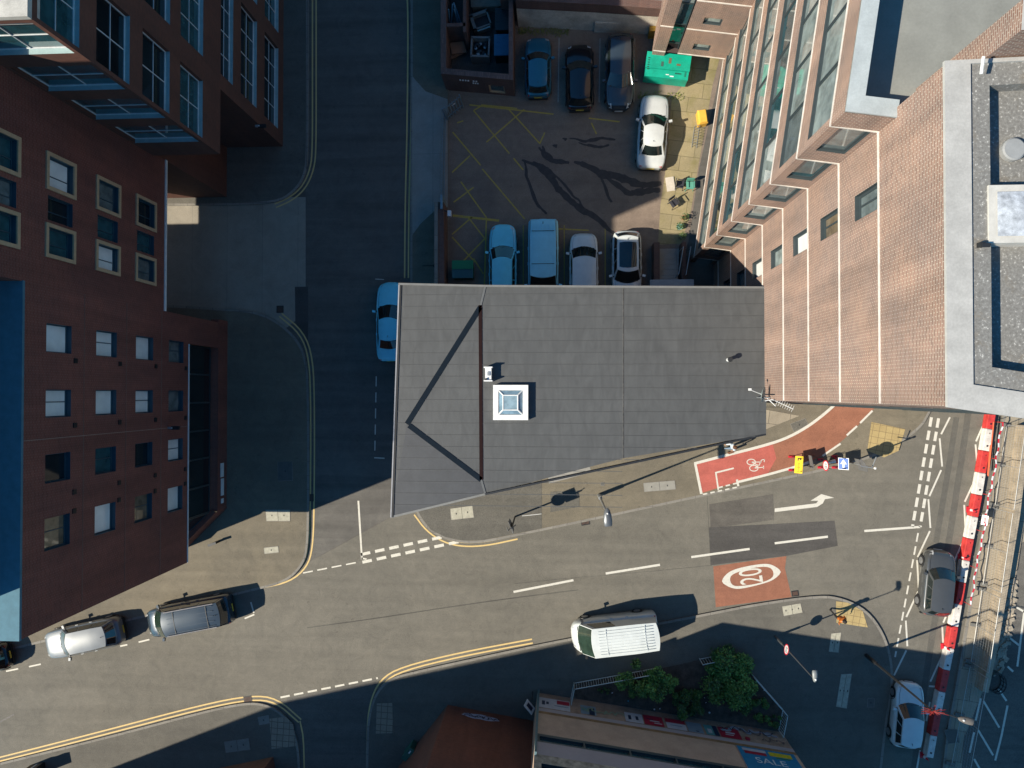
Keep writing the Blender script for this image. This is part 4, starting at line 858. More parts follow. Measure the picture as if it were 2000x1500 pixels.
# posters and banner on the facade: u from the east end (LB) reading left to right seen from the north
def onfac(u0, u1, v0, v1, off, mb, mat):
    mb.face([tuple(Q(LB-ldir*u+ln_*off))+(v,) for u, v in ((u0, v0), (u1, v0), (u1, v1), (u0, v1))], mat)
def fx(px, py):   # pixel -> (u from east end, height) on the facade
    d = ray(px, py); A3 = LA; nrm = ln_; tt = (nrm.dot(A3))/(nrm.x*d.x+nrm.y*d.y); P = d*tt; return (LB-Vector((P.x, P.y))).dot(ldir), P.z+CAM_H
PST = {'r': plain('poster_crimson', (0.38, 0.02, 0.045), 0.5), 'w': plain('poster_white', (0.52, 0.50, 0.53), 0.5), 'b': plain('poster_blue_grey', (0.20, 0.27, 0.33), 0.5), 'k': plain('poster_navy', (0.015, 0.03, 0.07), 0.5), 'y': plain('poster_yellow', (0.6, 0.5, 0.02), 0.5), 'c': plain('banner_blue', (0.015, 0.22, 0.42), 0.5), 'g': plain('poster_teal', (0.1, 0.3, 0.3), 0.5)}
def poster(px0, px1, v0, v1, base, label, deco):
    u0, _ = fx(px1, 1375); u1, _ = fx(px0, 1375); t = empty('poster', (LA.x, LA.y, 0), 0, label, 'poster', 'posters pasted on the cream corner building')
    mb = MB(); onfac(u0, u1, v0, v1, 0.02, mb, PST[base]); mb.build('sheet', t); W_, H_ = u1-u0, v1-v0
    mb = MB()
    for (a, b__, c_, d_, m_) in deco: onfac(u0+a*W_, u0+b__*W_, v0+c_*H_, v0+d_*H_, 0.026, mb, PST[m_])
    if mb.f: mb.build('print', t)
poster(1052, 1113, 0.75, 2.1, 'w', 'wide white poster with a red block at the west end of the cream wall', [(0.02, 0.42, 0.08, 0.45, 'r'), (0.8, 0.9, 0.3, 0.7, 'k'), (0.68, 0.76, 0.35, 0.6, 'k'), (0.05, 0.5, 0.6, 0.68, 'b')])
poster(1215, 1247, 0.9, 2.1, 'w', 'pale poster with two blue figures left of a crimson one', [(0.65, 0.82, 0.3, 0.75, 'k'), (0.25, 0.4, 0.3, 0.7, 'k')])
poster(1249, 1283, 0.85, 2.1, 'r', 'crimson poster with white slashes between two pale posters', [(0.2, 0.7, 0.5, 0.6, 'w'), (0.1, 0.5, 0.7, 0.78, 'w'), (0.5, 0.85, 0.35, 0.42, 'k')])
poster(1288, 1322, 0.85, 2.1, 'w', 'white poster with a crimson strip along its bottom', [(0.0, 1.0, 0.0, 0.4, 'r'), (0.2, 0.8, 0.6, 0.68, 'b')])
poster(1324, 1350, 0.85, 2.1, 'b', 'plain blue grey poster beside the white and crimson one', [(0.3, 0.5, 0.8, 0.9, 'k')])
poster(1354, 1376, 0.85, 2.1, 'g', 'teal poster with a dark edge touching the large crimson poster', [(0.0, 0.35, 0, 1, 'k'), (0.5, 0.8, 0.4, 0.8, 'w')])
poster(1378, 1412, 0.85, 2.1, 'r', 'crimson poster with white slashes, easternmost of the row', [(0.25, 0.7, 0.42, 0.56, 'w'), (0.35, 0.75, 0.65, 0.72, 'w')])
poster(1133, 1162, 0.9, 2.05, 'b', 'torn navy and grey poster near the west railing', [(0.1, 0.45, 0.2, 1, 'k'), (0.6, 0.9, 0.3, 0.6, 'g')])
def squiggle(parent, cx, cz, w_, h_, mat, n, seed, off=0.02, wd=0.05, plane=None, name='graffiti'):
    random.seed(seed); mb = MB(); pts = []
    for k in range(n):
        t_ = k/(n-1); pts.append(Vector((cx-w_/2+w_*t_+random.uniform(-1, 1)*w_*0.06, cz+random.uniform(-1, 1)*h_/2)))
    pts = chaikin(pts, 3); a_ = offset(pts, wd/2); c_ = offset(pts, -wd/2)
    for i in range(len(pts)-1): mb.face([plane(p.x, p.y, off+0.0002*i) for p in (a_[i], a_[i+1], c_[i+1], c_[i])], mat)
    return mb.build(name, parent)
def planeL(u, v, o): p = Q(LB-ldir*u+ln_*o); return (p.x, p.y, v)
INK = plain('graffiti_navy', (0.02, 0.025, 0.06), 0.6); SPRAYW = plain('graffiti_white', (0.42, 0.47, 0.62), 0.6)
u_, _ = fx(1460, 1430); squiggle(lb, u_, 0.85, 3.4, 0.9, plain('graffiti_pale', (0.34, 0.36, 0.42), 0.6), 18, 3, 0.012, 0.22, planeL); squiggle(lb, u_, 0.85, 3.4, 0.9, INK, 22, 4, 0.03, 0.05, planeL)
u_, _ = fx(1180, 1390); squiggle(lb, u_, 1.4, 2.6, 0.8, plain('graffiti_green', (0.25, 0.32, 0.22), 0.6), 22, 8, 0.012, 0.1, planeL)
u_, _ = fx(1540, 1460); squiggle(lb, 1.0, 1.6, 1.3, 0.7, INK, 14, 9, 0.03, 0.035, planeL)
mb = MB(); u_ = 2.6; c_ = planeL(u_, 1.9, 0.06); mb.box(c_, (0.24, 0.1, 0.24), PST['r'], math.atan2(ldir.y, ldir.x)); mb.build('alarm_box', lb)
ban = empty('sale_banner', (LA.x, LA.y, 0), 0, 'large blue sale banner with red and yellow strips on the cream wall', 'banner')
mb = MB(); onfac(0.25, 3.55, 2.95, 6.3, 0.05, mb, PST['c']); onfac(0.25, 3.55, 2.95, 2.95, 0.05, mb, PST['c']); mb.build('sheet', ban)
mb = MB(); onfac(0.22, 3.58, 2.92, 6.33, 0.03, mb, PST['w']); mb.build('border', ban)
mb = MB(); onfac(1.95, 3.30, 3.10, 3.38, 0.055, mb, PST['w']); onfac(2.0, 3.25, 3.42, 3.72, 0.06, mb, PST['r']); onfac(0.5, 1.8, 3.15, 3.60, 0.055, mb, PST['y']); onfac(0.7, 1.5, 3.66, 3.8, 0.055, mb, plain('poster_green', (0.02, 0.2, 0.08), 0.5)); mb.build('strips', ban)
# lettering hangs upside down on the wall, as in the photograph it reads upright from above
p = Q(LB-ldir*1.95+ln_*0.062); ux = ldir; M = Matrix(((ldir.x, 0, -ln_.x*-1, p.x), (ldir.y, 0, ln_.y, p.y), (0, -1, 0, 4.35), (0, 0, 0, 1)))
textmesh('SALE', 0.85, plain('banner_lettering', (0.62, 0.72, 0.75), 0.5), M, 'lettering', ban)
p = Q(LB-ldir*1.15+ln_*0.062); M2 = Matrix(((ldir.x, 0, ln_.x, p.x), (ldir.y, 0, ln_.y, p.y), (0, -1, 0, 3.36), (0, 0, 0, 1)))
# ---------------------------------------------------------------- red brick building left of it
ra = Vector((-6.77, -20.06)); rb = Vector((-10.9, -25.3)); rc = Vector((-1.05, -20.95))
rbk = empty('red_brick_building', (ra.x, ra.y, 0), 0, 'red brick building with pale graffiti low on its street wall', 'building')
def R2(p): return Vector((p.x-ra.x, p.y-ra.y))
mb = MB(); mb.wall(R2(rc), R2(ra), 0.05, 7.6, BR_RED); mb.wall(R2(rc)+Vector((0, -0.12)), R2(ra)+Vector((0.1, -0.12)), 7.6, 9.4, plain('red_brown_cladding', (0.19, 0.09, 0.065), 0.7)); mb.wall(R2(ra), R2(rb), 0.05, 9.4, BR_RED); mb.wall(R2(rb), R2(rb)+Vector((3, -14)), 0.05, 9.4, BR_RED); mb.wall(R2(rc)+Vector((0, -14)), R2(rc), 0.05, 9.4, BR_RED); mb.build('wall', rbk)
flatroof('roof', [R2(ra), R2(rb), R2(rb)+Vector((3, -14)), R2(rc)+Vector((0, -14)), R2(rc)], 9.4, ROOF_GREY, rbk)
rd = (ra-rc).normalized(); rn = Vector((rd.y, -rd.x)); RL = (ra-rc).length
def planeR(u, v, o): p = R2(rc+rd*u+rn*o); return (p.x, p.y, v)
for cu, cv, w_, h_ in ((3.55, 0.95, 2.35, 0.62),):
    mb = MB(); n = 40; pts = [planeR(cu+math.cos(a)*w_/2*(1+0.06*math.sin(9*a)), cv+math.sin(a)*h_/2*(1+0.12*math.sin(7*a)), 0.010) for a in [k*2*math.pi/n for k in range(n)]]; mb.face(pts, SPRAYW); mb.build('graffiti_ground', rbk)
    squiggle(rbk, cu, cv, w_*0.9, h_*0.9, INK, 26, 31, 0.014, 0.05, planeR)
squiggle(rbk, 3.6, 0.95, 2.0, 0.5, INK, 22, 77, 0.02, 0.035, planeR)
# buildings just below the frame, whose walls and shadows reach in
a0 = Vector((-18.25, -23.75)); a1 = Vector((-37.8, -28.3))
bb = empty('corner_brick_block', (a0.x, a0.y, 0), 0, 'orange red brick block at the bottom edge left of the side street', 'building')
mb = MB(); dn = (a1-a0).normalized(); nn = Vector((dn.y, -dn.x)); k = [Vector((0, 0)), a1-a0, a1-a0-nn*14, -nn*14]
mb.wall(k[0], k[1], 0.05, 17.3, brick('brick_orange', (0.38, 0.12, 0.05), (0.3, 0.09, 0.04), (0.3, 0.18, 0.12))); mb.wall(k[3], k[0], 0.05, 17.3, BR_RED); mb.wall(k[1], k[2], 0.05, 17.3, BR_RED); mb.wall(k[2], k[3], 0.05, 17.3, BR_RED); mb.build('wall', bb)
flatroof('roof', k, 17.3, ROOF_GREY, bb)
# ---------------------------------------------------------------- yard enclosure and retaining wall, top
CONCW = slabs('concrete_wall', (0.34, 0.33, 0.30), (0.31, 0.30, 0.27), (0.2, 0.19, 0.18), 1.2, 0.6, 0.01, 0)
cw = empty('retaining_wall', G(1150, 60), 0, 'pale concrete retaining wall with a dark brick top behind the parked cars', 'wall'); o = cw.location
mb = MB(); p = [G2(1012, 52), G2(1160, 60), G2(1330, 72)]; p = [Vector((q.x-o.x, q.y-o.y)) for q in p]
CW = plain('concrete_wall_face', (0.52, 0.48, 0.40), 0.85, 0, 0.3, 1.0)
for i in (0, 1): mb.wall(p[i], p[i+1], 0, 2.1, CW)
mb.wall(p[1]+Vector((0, -0.12)), p[1]+Vector((2.9, -0.2)), 0, 1.1, CW); mb.face([(p[1].x, p[1].y-.12, 1.1), (p[1].x+2.9, p[1].y-.2, 1.1), (p[1].x+2.9, p[1].y+.1, 1.1), (p[1].x, p[1].y+.1, 1.1)], CW)
mb.build('concrete_face', cw); mb = MB()
for i in (0, 1):
    a_, b_ = p[i], p[i+1]; off = Vector((0, 0.02)); mb.wall(a_+off, b_+off, 2.1, 3.0, BR_OLD); mb.face([(a_.x, a_.y, 3.0), (b_.x, b_.y, 3.0), (b_.x, b_.y+0.5, 3.0), (a_.x, a_.y+0.5, 3.0)], BR_OLD)
mb.build('brick_top', cw); mb = MB(); mb.prism([Vector((p[0].x-1, p[0].y+0.5)), Vector((p[2].x, p[2].y+0.5)), Vector((p[2].x, p[2].y+14)), Vector((p[0].x-1, p[0].y+14))], 0, 2.8, ROOF_GREY, BR_OLD); mb.build('flat_roof', cw)
bs = empty('bin_store', G(938, 100), 0, 'open brick enclosure full of bins, poles and junk beside the yard', 'enclosure'); o = bs.location
def B2(px, py, z=0): q = G(px, py, z); return Vector((q.x-o.x, q.y-o.y))
mb = MB(); zt = 2.3
oc = [B2(872, -120), B2(872, 176), B2(1006, 188), B2(1006, -120)]; ic = [B2(882, -118), B2(882, 166), B2(998, 177), B2(998, -118)]
for i in range(3):
    mb.wall(oc[i], oc[i+1], 0, zt, BR_OLD, [(2.9, 3.9, 0.3, 1.3)] if i == 1 else (), 0.12, TAN); mb.wall(ic[i+1], ic[i], 0, zt, BR_OLD)
    mb.face([(oc[i].x, oc[i].y, zt), (oc[i+1].x, oc[i+1].y, zt), (ic[i+1].x, ic[i+1].y, zt), (ic[i].x, ic[i].y, zt)], brick('brick_coping', (0.17, 0.12, 0.11), (0.12, 0.085, 0.08), (0.09, 0.08, 0.08), 0.11, 0.3))
a_, b_ = B2(880, 82), B2(918, 85); mb.box(((a_.x+b_.x)/2, (a_.y+b_.y)/2, 1.1), (1.25, 0.22, 2.2), BR_OLD); a_ = B2(916, 0); mb.box((a_.x, B2(916, 30).y, 1.1), (0.2, 4.5, 2.2), BR_OLD)
mb.build('wall', bs); mb = MB(); mb.face([(q.x, q.y, 0.02) for q in ic], A_PATCH); mb.build('floor', bs)
s_d = (oc[2]-oc[1]).normalized(); s_n = Vector((s_d.y, -s_d.x))
ws = MB()
for k in range(7):
    if k == 4: continue
    q = oc[1]+s_d*(1.15+k*0.17)+s_n*0.02; ws.box((q.x, q.y, 1.7), (0.1, 0.02, 0.16), WHITEM)
for k in range(3): q = oc[1]+s_d*(1.95+k*0.14)+s_n*0.02; ws.box((q.x, q.y, 1.42), (0.09, 0.02, 0.14), WHITEM)
ws.build('painted_lettering', bs)
q = oc[1]+s_d*3.4; glazed(bs, oc[1], oc[2], 2.9, 3.9, 0.3, 1.3, 0.1, TAN, G_TEAL, 0.08)
# steps down to the lower entrance beside the wing
st = empty('entrance_steps', G(1300, 520), 0, 'shaded concrete steps between dark parapets beside the glazed wing', 'steps'); o = st.location
mb = MB()
for k in range(6): a_ = G(1303-k*1.2, 492+k*11); mb.box((a_.x-o.x, a_.y-o.y, 0.10+k*0.06), (1.45, 0.33, 0.2+k*0.12), CONC_L)
mb.build('treads', st); 
for x, w_ in ((1278, 0.35), (1330, 0.25)): mb = MB(); a_ = G(x, 520); mb.box((a_.x-o.x, a_.y-o.y, 0.55), (w_, 2.6, 1.1), BR_OLD); mb.build('parapet', st)
mb = MB()
for x in (1320, 1334):
    a_ = G(x+6, 492); b_ = G(x-4, 545); mb.tube((a_.x-o.x, a_.y-o.y, 1.5), (b_.x-o.x, b_.y-o.y, 1.7), 0.03, STEEL); mb.tube((a_.x-o.x, a_.y-o.y, 0), (a_.x-o.x, a_.y-o.y, 1.5), 0.03, STEEL); mb.tube((b_.x-o.x, b_.y-o.y, 0), (b_.x-o.x, b_.y-o.y, 1.7), 0.03, STEEL)
mb.build('handrail', st)
a_ = G(1312, 551, 2.4); mb = MB(); mb.box((a_.x, a_.y-0.1, 2.4), (2.6, 0.5, 0.12), plain('canopy_grey', (0.28, 0.33, 0.36), 0.6)); mb.box((a_.x, a_.y-0.1, 2.31), (2.5, 0.4, 0.06), DARKM); cn = mb.build('door_canopy'); tag(cn, 'flat grey door canopy at the foot of the shaded steps', 'canopy')
# ================================================================== VEHICLES
TYRE = plain('tyre', (0.015, 0.015, 0.016), 0.8); RIMM = plain('alloy_rim', (0.4, 0.41, 0.42), 0.35, 0.7)
LAMPW = glass('headlamp_lens', (0.6, 0.62, 0.62), 0.05); LAMPR = plain('tail_lamp_red', (0.45, 0.01, 0.02), 0.15, 0, 0.1, 3, 0.6); PLATEY = plain('plate_yellow', (0.6, 0.45, 0.06), 0.5); PLATEW = plain('plate_white', (0.6, 0.6, 0.58), 0.5)
WG = glass('car_glass', (0.014, 0.022, 0.022), 0.04, 0.7); WGG = glass('car_glass_green', (0.03, 0.055, 0.04), 0.05, 0.7); TRIM = plain('car_black_trim', (0.015, 0.016, 0.017), 0.5)
def interp(tab, x):
    if x <= tab[0][0]: return tab[0][1]
    for (a, va), (b, vb) in zip(tab, tab[1:]):
        if x <= b: t = (x-a)/(b-a); t = t*t*(3-2*t) if False else t; return va+(vb-va)*t
    return tab[-1][1]
# profiles in fractions of length, front = +x: bonnet/belt height line, greenhouse stations
CT = {
 'hatch': dict(L=4.1, W=1.78, H=1.47, belt=0.90, bon=0.80, noz=0.66, tailz=0.86, ws=(0.66, 0.50), rw=(0.10, 0.035), roofw=0.70),
 'sedan': dict(L=4.75, W=1.84, H=1.45, belt=0.90, bon=0.80, noz=0.64, tailz=0.86, ws=(0.665, 0.50), rw=(0.23, 0.115), roofw=0.66),
 'suv': dict(L=4.8, W=1.92, H=1.70, belt=1.05, bon=0.98, noz=0.80, tailz=0.98, ws=(0.70, 0.57), rw=(0.11, 0.035), roofw=0.71),
 'mpv': dict(L=5.05, W=1.95, H=1.92, belt=1.12, bon=1.02, noz=0.82, tailz=1.08, ws=(0.82, 0.68), rw=(0.05, 0.02), roofw=0.82),
 'smallvan': dict(L=4.4, W=1.82, H=1.82, belt=1.08, bon=0.98, noz=0.78, tailz=1.04, ws=(0.755, 0.615), rw=(0.035, 0.015), roofw=0.80),
 'van': dict(L=5.6, W=2.05, H=2.45, belt=1.35, bon=1.12, noz=0.9, tailz=1.3, ws=(0.90, 0.755), rw=(0.03, 0.008), roofw=0.86),
}
def make_car(name, kind, paint, loc, ang, label, cat='car', group='cars parked in the yard', L=None, roof_mat=None, glass_m=WG, ribs=0, rails=False, sunroof=None, rear_shelf=None, aerial=True, wide=None, H=None):
    c = CT[kind]; L = L or c['L']; Wd = (wide or c['W']); hw = Wd/2; Ht = H or c['H']
    t = empty(name, (loc[0], loc[1], 0.012), ang, label, cat, group)
    X = lambda f: (f-0.5)*L
    # ---- lower body as a loft
    st = [0.0, 0.012, 0.035, 0.08, 0.15, 0.25, 0.40, 0.55, 0.68, 0.78, 0.86, 0.92, 0.96, 0.985, 1.0]
    boxy = kind in ('van', 'mpv', 'smallvan')
    wt = [(0, 0.62 if not boxy else 0.86), (0.012, 0.76 if not boxy else 0.93), (0.035, 0.87 if not boxy else .97), (0.08, 0.955 if not boxy else .99), (0.18, 1.0), (0.72, 1.0), (0.82, 0.985), (0.88, 0.95), (0.92, 0.90), (0.96, 0.79), (0.985, 0.62), (1.0, 0.42)]
    ws0, ws1 = c['ws']; rw0, rw1 = c['rw'] if kind != 'sedan' else c['rw']
    if kind == 'sedan': zt = [(0, 0.72), (0.02, 0.82), (0.05, c['tailz']), (0.24, c['tailz']+0.04), (ws0, c['belt']), (0.80, c['bon']+0.04), (0.92, c['bon']-0.05), (0.97, c['noz']+0.02), (1.0, 0.48)]
    else: zt = [(0, c['tailz']-0.1), (0.02, c['tailz']), (0.1, c['belt']), (ws0, c['belt']), (0.5*(ws0+1)-0.02, c['bon']), (0.94, c['bon']-0.09), (0.975, c['noz']), (1.0, 0.5)]
    rows = []
    for f in st:
        k = interp(wt, f)*hw; z = interp(zt, f); zb = 0.20 if 0.03 < f < 0.97 else 0.30
        x = X(f); arch = 0
        prof = [(k*0.90, zb), (k*0.985, zb+0.10), (k*1.0, 0.30+(z-0.3)*0.45), (k*0.985, 0.30+(z-0.3)*0.80), (k*0.945, z-0.03), (k*0.86, z+0.005), (k*0.45, z+0.035), (0, z+0.045)]
        r = [(x, -a, b) for a, b in prof]+[(x, a, b) for a, b in prof[-2::-1]]
        rows.append(r)
    mb = MB(); mb.grid(rows, paint); mb.face(rows[0][::-1] if False else rows[0], paint); mb.face(rows[-1][::-1], TRIM)
    body = mb.build('body', t)
    # bonnet shut lines
    mb = MB(); fb = ws0+0.012
    for sgn in (-1, 1):
        pr = [];
        for f in (fb, 0.5*(fb+0.95), 0.95): pr.append(Vector((X(f), sgn*interp(wt, f)*hw*0.80)))
        for i in range(2):
            za = interp(zt, (pr[i].x/L+0.5))+0.022; zb_ = interp(zt, (pr[i+1].x/L+0.5))+0.022
            mb.tube((pr[i].x, pr[i].y, za), (pr[i+1].x, pr[i+1].y, zb_), 0.007, TRIM, n=4, cap=False)
    mb.box((X(fb+0.008), 0, interp(zt, fb)+0.045), (0.05, hw*1.45, 0.02), TRIM); mb.build('bonnet_trim', t)
    # ---- greenhouse
    zb = c['belt']+0.02; wb = hw*0.90; wr = hw*c['roofw']
    fa, f1, f2, fd = ws0, ws1, (rw0 if kind != 'sedan' else c['rw'][0]+0.02), (rw1 if kind != 'sedan' else c['rw'][1])
    if kind == 'sedan': f2, fd = 0.27, 0.145
    bul = 0.27 if kind != 'van' else 0.2
    def base_front(v): return Vector((X(fa)+bul*(1-v*v)-0.02, v*wb, zb-0.02))
    def roof_front(v): return Vector((X(f1)+bul*0.6*(1-v*v), v*wr, Ht-0.05+0.035*(1-v*v)))
    def base_rear(v): return Vector((X(fd)+0.07-0.13*(1-v*v), v*wb*0.93, zb-0.02))
    def roof_rear(v): return Vector((X(f2)+0.05-0.12*(1-v*v), v*wr*0.93, Ht-0.09+0.03*(1-v*v)))
    vs = [-1, -0.75, -0.5, -0.25, 0, 0.25, 0.5, 0.75, 1]
    rm = roof_mat or paint
    sh = MB()
    def sweep(mbx, fA, fB, v0, v1, s0, s1, mat, off=0.0, n=8, m=3, flip=False):
        rows_ = []
        for j in range(m+1):
            s_ = s0+(s1-s0)*j/m; row = []
            for i in range(n+1):
                v_ = v0+(v1-v0)*i/n; p = fA(v_).lerp(fB(v_), s_); row.append(p)
            rows_.append(row)
        if off:
            e = (fA(0).lerp(fB(0), 0.9)-fA(0)); s = (fA(0.3)-fA(0)).cross(e).normalized(); s = s if s.z > 0 else -s
            rows_ = [[p+s*off for p in r] for r in rows_]
        mbx.grid(rows_, mat)
    sweep(sh, base_front, roof_front, -1, 1, 0, 1, paint); sweep(sh, base_rear, roof_rear, -1, 1, 0, 1, paint)
    def sb_(sgn): return lambda q: Vector((X(fd)+(X(fa)-0.02-X(fd))*q, sgn*(wb*0.95+(wb*0.05)*min(1, q*3)), zb-0.02))
    def sr_(sgn): return lambda q: Vector((X(f2)+(X(f1)-X(f2))*q, sgn*(wr*0.95+wr*0.05*min(1, q*3)), Ht-0.09+0.04*min(1, q*3)))
    for sgn in (-1, 1): sweep(sh, sb_(sgn), sr_(sgn), 0, 1, 0, 1, paint, n=8)
    # roof skin
    rr = []
    for j in range(11):
        q = j/10; row = []
        for v in vs:
            a = roof_rear(v); b = roof_front(v); p = a.lerp(b, q); ww = sr_(1)(q).y; p.y = v*ww
            crown = 0.05*(1-v*v)*math.sin(math.pi*min(1, max(0, q)))**0.5; p.z = a.z+(b.z-a.z)*min(1, q*3)+crown*0.8; row.append(p)
        rr.append(row)
    sh.build('cabin_frame', t)
    rf = MB(); rf.grid(rr, rm); rfo = rf.build('roof', t)
    if ribs:
        rb = MB(); y0 = -wr*0.78
        for i in range(ribs):
            y = y0+2*wr*0.78*i/(ribs-1); rb.box(((X(f1)+X(f2))/2, y, Ht+(0.020 if kind == 'van' else 0.008)-0.028*(abs(y)/wr)**2), ((X(f1)-X(f2))*0.84, 0.03, 0.022), rm)
        for q in (0.2, 0.8) if kind == 'mpv' or kind == 'van' else ():
            rb.box((X(f2)+(X(f1)-X(f2))*q, 0, Ht+0.018), (0.03, wr*1.75, 0.02), TRIM if kind == 'mpv' else rm)
        rb.build('roof_ribs', rfo)
    if rails:
        rb = MB()
        for s_ in (-1, 1): rb.tube((X(f2)+0.2, s_*wr*0.93, Ht+0.01), (X(f1)-0.15, s_*wr*0.95, Ht+0.03), 0.025, plain('roof_rail', (0.6, 0.6, 0.62), 0.25, 0.6))
        rb.build('roof_rails', t)
    if sunroof:
        s0, s1 = sunroof; mg = MB(); rws = []
        for j in range(5):
            q = s0+(s1-s0)*j/4; row = []
            for v in (-0.8, -0.4, 0, 0.4, 0.8):
                a = rr[int(q*10)][vs.index(0)]; p = roof_rear(v).lerp(roof_front(v), q); i0 = int(q*10); fr = q*10-i0; i1 = min(10, i0+1)
                z = rr[i0][4].z*(1-fr)+rr[i1][4].z*fr; row.append(Vector((p.x, v*sr_(1)(q).y, z+0.012-0.04*v*v)))
            rws.append(row)
        mg.grid(rws, WG); mg.build('glass_roof', t)
    # glass panels a few mm proud of the shell
    wsM = MB(); sweep(wsM, base_front, roof_front, -0.95, 0.95, 0.03, 0.97, glass_m, off=0.014); wsM.build('windscreen', t)
    rwM = MB()
    if kind != 'van': sweep(rwM, base_rear, roof_rear, -0.86, 0.86, 0.14, 0.90, WG, off=0.014); rwM.build('rear_window', t)
    if rear_shelf:
        pass
    segs = [(0.08, 0.34), (0.37, 0.66), (0.69, 0.93)] if not boxy else ([(0.62, 0.93)] if kind in ('van', 'smallvan') else [(0.05, 0.32), (0.35, 0.64), (0.67, 0.94)])
    for sgn in (-1, 1):
        for (qa, qb) in segs:
            g = MB(); rws = []
            for s_ in (0.16, 0.88):
                row = []
                for i in range(4):
                    q = qa+(qb-qa)*i/3; p = sb_(sgn)(q).lerp(sr_(sgn)(q), s_); row.append(p+Vector((0, sgn*0.013, 0.006)))
                rws.append(row)
            g.grid(rws, WG); g.build('side_window', t)
    # wheels
    for wx in (0.175, 0.80) if kind != 'van' else (0.2, 0.82):
        for sgn in (-1, 1):
            w_ = MB(); r = 0.33; x = X(wx); y = sgn*(hw-0.10)
            w_.tube((x, y-0.105, r), (x, y+0.105, r), r, TYRE, n=20); wo = w_.build('wheel', t)
            w_ = MB(); w_.tube((x, y+sgn*0.10, r), (x, y+sgn*0.118, r), 0.21, RIMM, n=16); w_.build('rim', wo)
            ar = MB(); n = 10; pts0 = []
            for k in range(n+1):
                a = math.pi*k/n; pts0.append(Vector((x+0.40*math.cos(a), sgn*(hw*1.0+0.004), 0.33+0.37*math.sin(a))))
            for k in range(n): ar.tube(pts0[k], pts0[k+1], 0.018, TRIM, n=4, cap=False)
            ar.build('wheel_arch', t)
    # lamps, mirrors, plates, bumpers
    for sgn in (-1, 1):
        hl = MB(); yy = sgn*interp(wt, 0.95)*hw*0.80; zz_ = interp(zt, 0.955)-0.02
        hl.grid([[(X(0.915), yy+sgn*0.14, zz_+0.075), (X(0.93), yy-sgn*0.07, zz_+0.075)], [(X(0.945), yy+sgn*0.10, zz_+0.02), (X(0.965), yy-sgn*0.10, zz_+0.03)], [(X(0.975), yy+sgn*0.03, zz_-0.14), (X(0.992), yy-sgn*0.14, zz_-0.12)]], LAMPW); hl.build('headlight', t)
        tl = MB(); yt = sgn*interp(wt, 0.012)*hw*0.93; zt_ = c['tailz']
        tl.box((X(0.02), yt*0.93, zt_-0.16), (0.08, 0.16, 0.22 if kind != 'van' else 0.5), LAMPR); tl.build('tail_light', t)
        mi = MB(); mi.box((X(fa)-0.22, sgn*(hw+0.10), c['belt']+0.06), (0.14, 0.20, 0.15), paint if kind != 'van' else TRIM, sgn*-0.25); mi.box((X(fa)-0.20, sgn*(hw*0.95), c['belt']), (0.06, 0.14, 0.05), TRIM); mi.build('wing_mirror', t)
        dh = MB()
        for q in (0.52, 0.34): dh.box((X(q), sgn*(hw*0.99+0.004), c['belt']-0.14), (0.18, 0.03, 0.035), paint)
        dh.build('door_handle', t)
    pl = MB(); pl.box((X(0)-0.022, 0, 0.55 if kind != 'sedan' else 0.6), (0.02, 0.5, 0.11), PLATEY); pl.build('rear_plate', t)
    pl = MB(); pl.box((X(1)+0.012, 0, 0.42), (0.02, 0.5, 0.11), PLATEW); pl.build('front_plate', t)
    bp = MB(); bp.box((X(0)-0.01, 0, 0.36), (0.08, hw*1.5, 0.16), TRIM); bp.build('bumper', t)
    wi = MB()
    for y in (-0.45, 0.15): wi.tube(base_front(y/wb)+Vector((0.0, 0, 0.03)), base_front(min(0.9, (y+0.5)/wb)).lerp(roof_front(min(.9, (y+0.5)/wb)), 0.15)+Vector((0, 0, 0.035)), 0.01, TRIM, n=4)
    wi.build('wiper', t)
    if aerial and kind not in ('van',): ae = MB(); ae.tube((X(f2)+0.22, 0, Ht-0.03), (X(f2)+0.10, 0, Ht+0.10), 0.022, TRIM, 0.008, n=6); ae.build('aerial', t)
    return t
WHT = carpaint('paint_white', (0.62, 0.66, 0.65)); WHT2 = carpaint('paint_off_white', (0.58, 0.60, 0.59)); SILV = carpaint('paint_silver_blue', (0.18, 0.72, 0.88), 0.0, 0.25)
GREYP = carpaint('paint_graphite', (0.035, 0.05, 0.065), 0.2, 0.25); BLKP = carpaint('paint_black', (0.010, 0.011, 0.014), 0.1, 0.18); TEALP = carpaint('paint_dark_teal', (0.015, 0.13, 0.20), 0.1); SLV = carpaint('paint_pale_silver', (0.15, 0.165, 0.175), 0.1, 0.42)
BRNZ = carpaint('paint_grey_bronze', (0.075, 0.08, 0.083), 0.2, 0.3); LBLUE = carpaint('paint_pale_van', (0.30, 0.70, 0.84), 0.0)
def put(px, py, z=0.7): p = G(px, py, z); return (p.x, p.y)
R = math.radians
make_car('parked_car', 'suv', SLV, put(161, 1247, .8), R(193), 'silver car with shining bonnet parked by the kerb just left of the dark grey van', 'car', 'vehicles parked along the main road', L=5.35, glass_m=WGG, roof_mat=SLV)
make_car('parked_van', 'mpv', GREYP, put(366, 1205, .9), R(191.5), 'dark grey ribbed passenger van with bright roof rails parked behind the silver car', 'van', 'vehicles parked along the main road', L=5.75, glass_m=WGG, ribs=5, rails=True)
make_car('parked_car', 'hatch', BLKP, put(-40, 1292, .7), R(193), 'dark car only partly in view with its tail at the left edge of the road', 'car', 'vehicles parked along the main road')
make_car('parked_van', 'van', WHT, put(1201, 1239, 1.2), R(187.5), 'large white panel van with a ribbed roof straddling the shaded kerb', 'van', L=5.35, glass_m=WGG, ribs=9, group='vehicles parked along the main road')
